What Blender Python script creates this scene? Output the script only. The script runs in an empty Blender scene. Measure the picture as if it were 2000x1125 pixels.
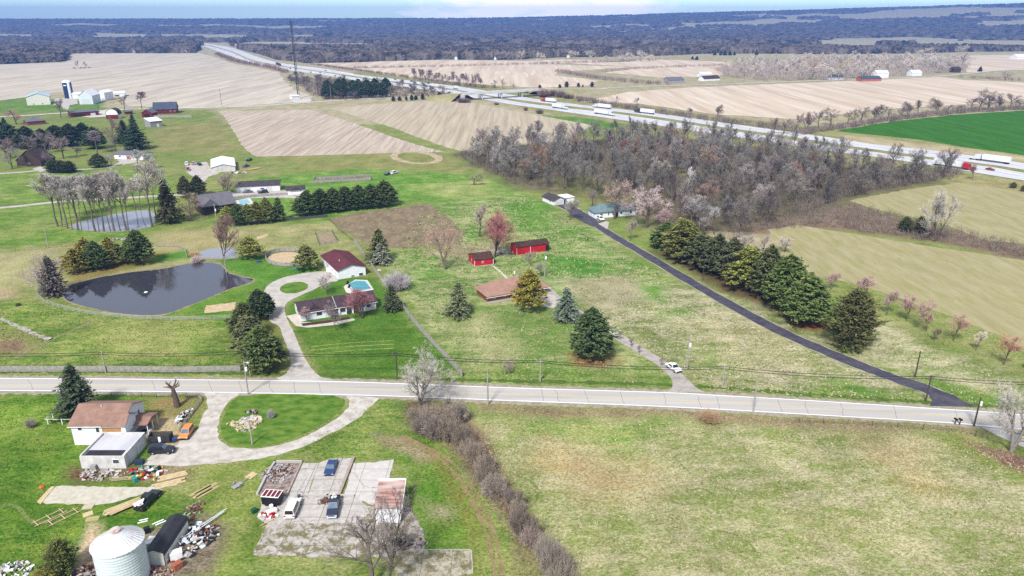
import bpy, bmesh, math, random
import numpy as np
from mathutils import Vector, Matrix
R = math.radians
sc = bpy.context.scene
COL = sc.collection
# ------------------------------------------------------------------ camera
CAM_H, FPX, PITCH = 80.0, 1428.0, R(20.08)
CP, SP = math.cos(PITCH), math.sin(PITCH)
cd = bpy.data.cameras.new("camera"); cam = bpy.data.objects.new("camera", cd); COL.objects.link(cam)
cd.sensor_width = 36; cd.lens = FPX / 2000 * 36; cd.clip_start = 1; cd.clip_end = 200000
cam.location = (0, 0, CAM_H); cam.rotation_euler = (R(90) - PITCH, 0, 0)
sc.camera = cam
sc.view_settings.view_transform = 'Standard'; sc.view_settings.look = 'None'; sc.view_settings.gamma = 1
sc.view_settings.exposure = 1.14
# ------------------------------------------------------------------ sun and sky
SUN_EL, SUN_AZ = R(47), R(-160)          # azimuth clockwise from +Y
sl = bpy.data.lights.new("sun", 'SUN'); so = bpy.data.objects.new("sun", sl); COL.objects.link(so)
sl.energy = 3.1; sl.angle = R(10); sl.color = (1, .965, .91)
sd = Vector((math.sin(SUN_AZ) * math.cos(SUN_EL), math.cos(SUN_AZ) * math.cos(SUN_EL), math.sin(SUN_EL)))
so.rotation_euler = sd.to_track_quat('Z', 'Y').to_euler(); so.location = (0, 0, 300)
w = bpy.data.worlds.new("World"); sc.world = w; w.use_nodes = True
def N(nt, typ, ins=None, **kw):
    n = nt.nodes.new('ShaderNode' + typ)
    for k, v in kw.items(): setattr(n, k, v)
    for k, v in (ins or {}).items():
        if hasattr(v, 'is_output') or isinstance(v, bpy.types.NodeSocket): nt.links.new(v, n.inputs[k])
        else: n.inputs[k].default_value = v
    return n
def build_world():
    nt = w.node_tree; nt.nodes.clear()
    sky = N(nt, 'TexSky', sky_type='NISHITA'); sky.sun_disc = False
    sky.sun_elevation = SUN_EL; sky.sun_rotation = SUN_AZ; sky.altitude = 300; sky.air_density = 1; sky.dust_density = .3; sky.ozone_density = 2.5
    co = N(nt, 'TexCoord').outputs['Generated']
    sep = N(nt, 'SeparateXYZ', {0: co})
    # deepen the milky horizon of the model sky to a spring blue
    mx = N(nt, 'MapRange', {0: sep.outputs[2], 1: 0.015, 2: .11, 3: 1.0, 4: 0.0})
    tint = N(nt, 'Mix', {0: mx.outputs[0], 6: (1, 1, 1, 1), 7: (1.25, 1.55, 1.75, 1)}, data_type='RGBA')
    mul = N(nt, 'Mix', {0: 1.0, 6: sky.outputs[0], 7: tint.outputs[2]}, data_type='RGBA', blend_type='MULTIPLY')
    # clouds: low bank ahead plus thin high cloud
    mp = N(nt, 'Mapping', {0: co, 3: (9, 9, 42)})
    n1 = N(nt, 'TexNoise', {0: mp.outputs[0], 'Scale': 2.1, 'Detail': 8, 'Roughness': .62})
    vm = N(nt, 'VectorMath', {0: co, 1: (.045, 1.0, .02)}, operation='DISTANCE')
    near = N(nt, 'MapRange', {0: vm.outputs['Value'], 1: .07, 2: .26, 3: .30, 4: -.28})
    ad = N(nt, 'Math', {0: n1.outputs[0], 1: near.outputs[0]}, operation='ADD')
    cl = N(nt, 'MapRange', {0: ad.outputs[0], 1: .46, 2: .74, 3: 0.0, 4: 1.0})
    hi = N(nt, 'MapRange', {0: sep.outputs[2], 1: .06, 2: .33, 3: 0.0, 4: .5})
    mxc = N(nt, 'Math', {0: cl.outputs[0], 1: hi.outputs[0]}, operation='MAXIMUM')
    cb = N(nt, 'Mix', {0: mx.outputs[0], 6: (6.8, 6.7, 6.7, 1), 7: (16.5, 15.6, 14.6, 1)}, data_type='RGBA')
    mix = N(nt, 'Mix', {0: mxc.outputs[0], 6: mul.outputs[2], 7: cb.outputs[2]}, data_type='RGBA')
    bg = N(nt, 'Background', {0: mix.outputs[2], 1: .075})
    nt.links.new(bg.outputs[0], N(nt, 'OutputWorld').inputs[0])
build_world()
sc.cycles.use_denoising = False
sc.cycles.max_bounces = 5; sc.cycles.diffuse_bounces = 2; sc.cycles.glossy_bounces = 2; sc.cycles.volume_bounces = 0
sc.cycles.transparent_max_bounces = 6; sc.cycles.sample_clamp_indirect = 4
# ------------------------------------------------------------------ placing helpers
def P(px, py, z=0.0):
    u, v = (px - 1000) / FPX, (py - 562.5) / FPX
    dx, dy, dz = u, CP - v * SP, -(SP + v * CP)
    t = (CAM_H - z) / -dz
    return Vector((dx * t, dy * t, z))
def hz(px, pyb, pyt, z=0.0):              # height of something standing at (px,pyb) whose top shows at pyt
    Y = P(px, pyb, z).y; v = (pyt - 562.5) / FPX
    return CAM_H + Y * (v * CP + SP) / (v * SP - CP) - z
def wid(px, py, wpx):                      # metres covered by wpx pixels at that base point
    p = P(px, py); return wpx * (p.y * CP + CAM_H * SP) / FPX
def S(r, g, b, k=1.62):                    # colour read off the photo -> albedo
    f = lambda c: (c / 255 / 12.92 if c < 10 else ((c / 255 + .055) / 1.055) ** 2.4) / k
    return (f(r), f(g), f(b), 1)
rng = np.random.default_rng(7); rnd = random.Random(5)
# ------------------------------------------------------------------ objects
def tag(o, label=None, cat=None, group=None, kind=None):
    if label: o['label'] = label
    if cat: o['category'] = cat
    if group: o['group'] = group
    if kind: o['kind'] = kind
    return o
def thing(name, label, cat, loc=(0, 0, 0), rz=0.0, group=None):
    o = bpy.data.objects.new(name, None); COL.objects.link(o); o.location = loc; o.rotation_euler = (0, 0, rz)
    o.empty_display_size = .3
    return tag(o, label, cat, group)
def dup(o, parent=None):
    c = o.copy(); COL.objects.link(c)
    if parent is not None: c.parent = parent
    for ch in list(o.children): dup(ch, c)
    return c
def mesh_np(name, V, Fq, mats, parent=None, smooth=False, mi=None):
    me = bpy.data.meshes.new(name); V = np.asarray(V, np.float32); Fq = np.asarray(Fq, np.int32); k = Fq.shape[1]
    me.vertices.add(len(V)); me.vertices.foreach_set('co', V.ravel())
    me.loops.add(Fq.size); me.loops.foreach_set('vertex_index', Fq.ravel())
    me.polygons.add(len(Fq)); me.polygons.foreach_set('loop_start', np.arange(0, Fq.size, k, dtype=np.int32))
    if mi is not None: me.polygons.foreach_set('material_index', np.asarray(mi, np.int32))
    if smooth: me.polygons.foreach_set('use_smooth', np.ones(len(Fq), bool))
    me.update(calc_edges=True)
    for m in (mats if isinstance(mats, (list, tuple)) else [mats]): me.materials.append(m)
    o = bpy.data.objects.new(name, me); COL.objects.link(o)
    if parent is not None: o.parent = parent
    return o
class MB:
    def __init__(s): s.v = []; s.f = []; s.m = []
    def add(s, vs, fs, mi=0):
        n = len(s.v); s.v += [tuple(v) for v in vs]; s.f += [tuple(i + n for i in f) for f in fs]; s.m += [mi] * len(fs); return s
    def box(s, x0, y0, z0, x1, y1, z1, mi=0):
        return s.add([(x0, y0, z0), (x1, y0, z0), (x1, y1, z0), (x0, y1, z0), (x0, y0, z1), (x1, y0, z1), (x1, y1, z1), (x0, y1, z1)],
                     [(3, 2, 1, 0), (4, 5, 6, 7), (0, 1, 5, 4), (1, 2, 6, 5), (2, 3, 7, 6), (3, 0, 4, 7)], mi)
    def prism(s, pts, ax, a, b, mi=0):
        mk = {'x': lambda p, t: (t, p[0], p[1]), 'y': lambda p, t: (p[0], t, p[1]), 'z': lambda p, t: (p[0], p[1], t)}[ax]
        n = len(pts); vs = [mk(p, a) for p in pts] + [mk(p, b) for p in pts]
        fs = [tuple(range(n - 1, -1, -1)), tuple(range(n, 2 * n))] + [(i, (i + 1) % n, n + (i + 1) % n, n + i) for i in range(n)]
        return s.add(vs, fs, mi)
    def tube(s, p0, p1, r0, r1=None, n=6, mi=0, caps=True):
        r1 = r0 if r1 is None else r1; p0, p1 = Vector(p0), Vector(p1); d = (p1 - p0).normalized()
        a = d.orthogonal().normalized(); b = d.cross(a); vs = []
        for p, r in ((p0, r0), (p1, r1)):
            for i in range(n): t = 2 * math.pi * i / n; vs.append(p + a * (r * math.cos(t)) + b * (r * math.sin(t)))
        fs = [(i, (i + 1) % n, n + (i + 1) % n, n + i) for i in range(n)]
        if caps: fs += [tuple(range(n - 1, -1, -1)), tuple(range(n, 2 * n))]
        return s.add(vs, fs, mi)
    def rbox(s, c, dx, dy, dz, rz=0, tilt=0, roll=0, mi=0):       # turned box about its own centre
        M = Matrix.Rotation(rz, 3, 'Z') @ Matrix.Rotation(tilt, 3, 'X') @ Matrix.Rotation(roll, 3, 'Y'); c = Vector(c)
        q = [M @ Vector((sx * dx / 2, sy * dy / 2, sz * dz / 2)) + c for sz in (-1, 1) for sx, sy in ((-1, -1), (1, -1), (1, 1), (-1, 1))]
        return s.add(q, [(3, 2, 1, 0), (4, 5, 6, 7), (0, 1, 5, 4), (1, 2, 6, 5), (2, 3, 7, 6), (3, 0, 4, 7)], mi)
    def build(s, name, mats, parent=None, smooth=False, bevel=0):
        me = bpy.data.meshes.new(name); me.from_pydata(s.v, [], s.f)
        for m in (mats if isinstance(mats, (list, tuple)) else [mats]): me.materials.append(m)
        if any(s.m): me.polygons.foreach_set('material_index', s.m)
        if smooth: me.polygons.foreach_set('use_smooth', [True] * len(s.f))
        bm = bmesh.new(); bm.from_mesh(me)
        bmesh.ops.recalc_face_normals(bm, faces=bm.faces)
        if bevel: bmesh.ops.bevel(bm, geom=list(bm.edges), offset=bevel, segments=2, affect='EDGES', profile=.6)
        bm.to_mesh(me); bm.free(); me.update()
        o = bpy.data.objects.new(name, me); COL.objects.link(o)
        if parent is not None: o.parent = parent
        return o
# ------------------------------------------------------------------ materials
_M = {}
def mat(name, c1, c2=None, scale=1.0, rough=.8, spec=.3, metal=0.0, stretch=(1, 1, 1), rot=0.0, detail=5, lo=.35, hi=.65, c3=None, bump=0.0, c3at=.62):
    if name in _M: return _M[name]
    m = bpy.data.materials.new(name); m.use_nodes = True; nt = m.node_tree; nt.nodes.clear()
    bs = N(nt, 'BsdfPrincipled', {'Roughness': rough, 'Specular IOR Level': spec, 'Metallic': metal})
    if c2 is None: c2 = tuple(x * .82 for x in c1[:3]) + (1,)
    co = N(nt, 'TexCoord').outputs['Object']
    mp = N(nt, 'Mapping', {0: co, 2: (0, 0, rot), 3: stretch})
    nz = N(nt, 'TexNoise', {0: mp.outputs[0], 'Scale': scale, 'Detail': detail, 'Roughness': .62})
    mr = N(nt, 'MapRange', {0: nz.outputs[0], 1: lo, 2: hi})
    mx = N(nt, 'Mix', {0: mr.outputs[0], 6: c1, 7: c2}, data_type='RGBA'); out = mx.outputs[2]
    if c3:
        n2 = N(nt, 'TexNoise', {0: mp.outputs[0], 'Scale': scale * 2.7 + .013, 'Detail': 4, 'Roughness': .6})
        m2 = N(nt, 'MapRange', {0: n2.outputs[0], 1: c3at, 2: c3at + .1})
        out = N(nt, 'Mix', {0: m2.outputs[0], 6: out, 7: c3}, data_type='RGBA').outputs[2]
    nt.links.new(out, bs.inputs['Base Color'])
    if bump: nt.links.new(N(nt, 'Bump', {'Strength': bump, 'Distance': .05, 'Height': nz.outputs[0]}).outputs[0], bs.inputs['Normal'])
    nt.links.new(bs.outputs[0], N(nt, 'OutputMaterial').inputs[0]); _M[name] = m; return m
def tinted(name, var=.35, scale=.9, rough=.85, trans=False):     # colour comes from each object's own colour
    m = bpy.data.materials.new(name); m.use_nodes = True; nt = m.node_tree; nt.nodes.clear()
    oi = N(nt, 'ObjectInfo'); co = N(nt, 'TexCoord').outputs['Object']
    nz = N(nt, 'TexNoise', {0: co, 'Scale': scale, 'Detail': 3, 'Roughness': .7})
    mr = N(nt, 'MapRange', {0: nz.outputs[0], 1: .3, 2: .7, 3: 1 - var, 4: 1 + var})
    n2 = N(nt, 'TexNoise', {0: N(nt, 'VectorMath', {0: co, 1: oi.outputs['Location']}, operation='ADD').outputs[0], 'Scale': scale * .55, 'Detail': 4, 'Roughness': .6})
    br = N(nt, 'MapRange', {0: n2.outputs[0], 1: .52, 2: .72, 3: 0.0, 4: .45 if name == 'needles' else 0.0})
    dry = N(nt, 'Mix', {0: br.outputs[0], 6: oi.outputs['Color'], 7: (.16, .125, .06, 1)}, data_type='RGBA')
    hs = N(nt, 'HueSaturation', {'Value': mr.outputs[0], 'Color': dry.outputs[2]})
    bs = N(nt, 'BsdfPrincipled', {'Roughness': rough, 'Specular IOR Level': .15, 'Base Color': hs.outputs[0]})
    nt.links.new(bs.outputs[0], N(nt, 'OutputMaterial').inputs[0]); _M[name] = m; return m
# ------------------------------------------------------------------ polygons and sheets
def catmull(pts, closed=True, n=6):
    q = [Vector((p[0], p[1])) for p in pts]; L = len(q); out = []
    for i in range(L if closed else L - 1):
        g = lambda k: q[k % L] if closed else q[max(0, min(L - 1, k))]
        a, b, c, d = g(i - 1), g(i), g(i + 1), g(i + 2)
        for j in range(n):
            t = j / n; out.append(.5 * ((2 * b) + (c - a) * t + (2 * a - 5 * b + 4 * c - d) * t * t + (3 * b - a - 3 * c + d) * t ** 3))
    if not closed: out.append(q[-1])
    return out
def wpts(px, z=0): return [P(x, y, z).xy for x, y in px]
def rough_edge(q, step, amp):
    out = []; L = len(q)
    for i in range(L):
        a, b = q[i], q[(i + 1) % L]; d = (b - a).length; n = max(1, min(60, int(d / step)))
        nrm = Vector((-(b - a).y, (b - a).x)).normalized() if d > 1e-6 else Vector((0, 0))
        for j in range(n): out.append(a.lerp(b, j / n) + nrm * rnd.uniform(-amp, amp) + (b - a).normalized() * rnd.uniform(-amp, amp) * .3)
    return out
def flat(name, q, m, z):
    from mathutils.geometry import tessellate_polygon
    V = [Vector((p[0], p[1], 0)) for p in q]; F = []
    for t in tessellate_polygon([V]):
        a, b, c = (V[i] for i in t); k = (b.x - a.x) * (c.y - a.y) - (b.y - a.y) * (c.x - a.x)
        F.append(tuple(t) if k > 0 else (t[0], t[2], t[1]))
    return mesh_np(name, [(p.x, p.y, z) for p in V], F, m)
def sheet(name, px, m, z, step=1.5, amp=.25, smooth=False, kind='structure'):
    q = wpts(px)
    if smooth: q = catmull(q)
    if amp: q = rough_edge(q, step, amp)
    return tag(flat(name, q, m, z), kind=kind)
def ribbon(name, q, wd, m, z, kind='structure', parent=None, zs=None, amp=0):
    V = []; F = []; L = len(q)
    for i, p in enumerate(q):
        t = (q[min(i + 1, L - 1)] - q[max(i - 1, 0)]).normalized(); nn = Vector((-t.y, t.x))
        wv = (wd[i] if isinstance(wd, (list, tuple)) else wd) / 2 + rnd.uniform(-amp, amp); zz = zs[i] if zs else z
        V += [(p.x + nn.x * wv, p.y + nn.y * wv, zz), (p.x - nn.x * wv, p.y - nn.y * wv, zz)]
        if i: F.append((2 * i - 2, 2 * i - 1, 2 * i + 1, 2 * i))
    o = mesh_np(name, V, F, m, parent)
    if kind: tag(o, kind=kind)
    return o
def inside(poly, X, Y):
    r = np.zeros(X.shape, bool); n = len(poly)
    for i in range(n):
        x0, y0 = poly[i]; x1, y1 = poly[(i + 1) % n]
        if y0 == y1: continue
        c = ((y0 > Y) != (y1 > Y)) & (X < (x1 - x0) * (Y - y0) / (y1 - y0) + x0); r ^= c
    return r
def edge_dist(poly, X, Y):
    d = np.full(X.shape, 1e9, np.float32); n = len(poly)
    for i in range(n):
        x0, y0 = poly[i]; x1, y1 = poly[(i + 1) % n]; ex, ey = x1 - x0, y1 - y0; L = ex * ex + ey * ey + 1e-9
        t = np.clip(((X - x0) * ex + (Y - y0) * ey) / L, 0, 1); d = np.minimum(d, np.hypot(X - x0 - t * ex, Y - y0 - t * ey))
    return d
def scatter(px, spacing, n=4000, cap=10000):       # poisson-like points in a traced patch of ground
    q = [tuple(p) for p in wpts(px)]; a = np.array(q); lo, hi = a.min(0), a.max(0); pts = []
    C = rng.uniform(lo, hi, (n, 2)); C = C[inside(q, C[:, 0], C[:, 1])]; cell = {}
    for x, y in C:
        k = (int(x // spacing), int(y // spacing))
        if all((x - u) ** 2 + (y - v) ** 2 > spacing ** 2 for i in (-1, 0, 1) for j in (-1, 0, 1) for u, v in cell.get((k[0] + i, k[1] + j), ())):
            cell.setdefault(k, []).append((x, y)); pts.append((x, y))
            if len(pts) >= cap: break
    return pts
# ================================================================== ground
def vnoise(x, y, s, seed=0):
    x = np.asarray(x) * s + 1000.3; y = np.asarray(y) * s + 1000.7; xi = np.floor(x).astype(np.int64); yi = np.floor(y).astype(np.int64); fx = x - xi; fy = y - yi
    fx = fx * fx * (3 - 2 * fx); fy = fy * fy * (3 - 2 * fy)
    def h(i, j):
        n = (i * 374761393 + j * 668265263 + seed * 362437) & 0xffffffff; n = ((n ^ (n >> 13)) * 1274126177) & 0xffffffff; return ((n ^ (n >> 16)) & 0xffff) / 65535.0
    return (h(xi, yi) * (1 - fx) + h(xi + 1, yi) * fx) * (1 - fy) + (h(xi, yi + 1) * (1 - fx) + h(xi + 1, yi + 1) * fx) * fy
def pix(X, Y, Z=0):
    zc = Y * CP - (Z - CAM_H) * SP; return 1000 + FPX * X / zc, 562.5 - FPX * (Y * SP + (Z - CAM_H) * CP) / zc
SKYX = [-600, 0, 500, 900, 1000, 1300, 1500, 1750, 2000, 2500]; SKYY = [40, 40, 39, 38, 37, 31, 27.5, 23, 19, 14]
def terrain(az, r):
    px = 1000 + FPX * np.tan(az) / CP * .985; cr = 80 + (40 - np.interp(px, SKYX, SKYY)) * 6.1
    t = np.clip((r - 3800) / (8000 - 3800), 0, 1); return cr * t * t * (3 - 2 * t) + (vnoise(az * 40, r * .0008, 1, 3) - .5) * 22 * t * (1 - t) * 3.2
def build_ground():
    az = np.concatenate([np.radians(np.arange(-180, -46, 6.0)), np.radians(np.linspace(-46, 46, 640)), np.radians(np.arange(51, 180, 6.0))])
    r = [0, 25, 50, 70, 85]; g = 100.0
    while g < 9400: r.append(g); g *= 1.0075 if g < 900 else (1.012 if g < 2500 else 1.03)
    r = np.array(r); A, Rr = np.meshgrid(az, r); X = Rr * np.sin(A); Y = Rr * np.cos(A)
    Z = np.where(np.abs(A) < R(50), terrain(A, Rr), 0.0); nr, na = X.shape
    V = np.stack([X, Y, Z], -1).reshape(-1, 3)
    i = np.arange(nr - 1)[:, None] * na; j = np.arange(na)[None, :]; j2 = (j + 1) % na
    F = np.stack([i + j, i + j2, i + na + j2, i + na + j], -1).reshape(-1, 4)[:, ::-1]
    cA = np.empty((nr, na, 3), np.float32); cB = np.empty_like(cA)
    def z(c1, c2): return np.array(S(*c1)[:3]), np.array(S(*c2)[:3])
    cA[:], cB[:] = z((128, 150, 68), (168, 168, 110))
    far = Rr > 620; a, b = z((176, 170, 128), (204, 192, 160)); cA[far] = a; cB[far] = b
    far = Rr > 1900; a, b = z((170, 164, 130), (214, 204, 176)); cA[far] = a; cB[far] = b
    jx = (vnoise(X, Y, .08, 1) - .5); jy = (vnoise(X, Y, .08, 2) - .5); jf = (vnoise(X, Y, .5, 5) - .5)
    for poly, c1, c2, fe in ZONES:
        q = [tuple(p) for p in wpts(poly)]; n = np.array(q); lo = n.min(0) - 3 * fe; hi = n.max(0) + 3 * fe
        sel = (X > lo[0]) & (X < hi[0]) & (Y > lo[1]) & (Y < hi[1])
        if not sel.any(): continue
        xs = X[sel] + (jx[sel] * 1.6 + jf[sel] * .5) * fe; ys = Y[sel] + (jy[sel] * 1.6 + jf[sel] * .5) * fe
        d = edge_dist(q, xs, ys) * np.where(inside(q, xs, ys), 1, -1)
        t = np.clip(d / fe * .5 + .5, 0, 1)[:, None]; a, b = z(c1, c2)
        cA[sel] = cA[sel] * (1 - t) + a * t; cB[sel] = cB[sel] * (1 - t) + b * t
    o = mesh_np('ground', V, F, ground_mat()); me = o.data
    for nm, c in (('tone_a', cA), ('tone_b', cB)):
        at = me.attributes.new(nm, 'FLOAT_COLOR', 'POINT'); at.data.foreach_set('color', np.concatenate([c.reshape(-1, 3), np.ones((nr * na, 1), np.float32)], 1).astype(np.float32).ravel())
    tag(o, kind='structure')
def ground_mat():
    m = bpy.data.materials.new('ground_cover'); m.use_nodes = True; nt = m.node_tree; nt.nodes.clear()
    co = N(nt, 'TexCoord').outputs['Object']
    def nz(s, d=4, st=(1, 1, 1), rot=0, ro=.6): return N(nt, 'TexNoise', {0: N(nt, 'Mapping', {0: co, 2: (0, 0, rot), 3: st}).outputs[0], 'Scale': s, 'Detail': d, 'Roughness': ro}).outputs[0]
    n1, n2, n3, n4 = nz(.05, 5, (1, .6, 1), .4), nz(.24, 6, (.45, 1, 1), -.35, .68), nz(.85, 5, (.6, 1, 1), -.3, .68), nz(2.3, 5, (.7, 1, 1), -.3, .8)
    f = N(nt, 'Math', {0: n1, 1: .55}, operation='MULTIPLY').outputs[0]
    f = N(nt, 'Math', {0: n2, 1: .95, 2: f}, operation='MULTIPLY_ADD').outputs[0]
    f = N(nt, 'Math', {0: n3, 1: .75, 2: f}, operation='MULTIPLY_ADD').outputs[0]
    f = N(nt, 'MapRange', {0: f, 1: 1.0, 2: 1.27}).outputs[0]
    a = N(nt, 'Attribute', attribute_name='tone_a').outputs['Color']; b = N(nt, 'Attribute', attribute_name='tone_b').outputs['Color']
    c = N(nt, 'Mix', {0: f, 6: a, 7: b}, data_type='RGBA').outputs[2]
    t = N(nt, 'MapRange', {0: n4, 1: .34, 2: .62, 3: .36, 4: 1.30}).outputs[0]
    g = N(nt, 'MapRange', {0: nz(.11, 4, (1, .5, 1), -.5), 1: .3, 2: .7, 3: .78, 4: 1.14}).outputs[0]
    t = N(nt, 'Math', {0: t, 1: g}, operation='MULTIPLY').outputs[0]
    c = N(nt, 'HueSaturation', {'Value': t, 'Color': c}).outputs[0]
    bs = N(nt, 'BsdfPrincipled', {'Roughness': .95, 'Specular IOR Level': .05, 'Base Color': c})
    nt.links.new(N(nt, 'Bump', {'Strength': .5, 'Distance': .12, 'Height': n3}).outputs[0], bs.inputs['Normal'])
    nt.links.new(bs.outputs[0], N(nt, 'OutputMaterial').inputs[0]); return m
LUSH = ((82, 124, 40), (116, 146, 60)); MIX = ((124, 150, 70), (196, 190, 146)); DRY = ((134, 148, 82), (212, 202, 168)); BROWN = ((142, 122, 94), (112, 98, 76)); DIRT = ((196, 176, 142), (170, 150, 120))
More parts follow.
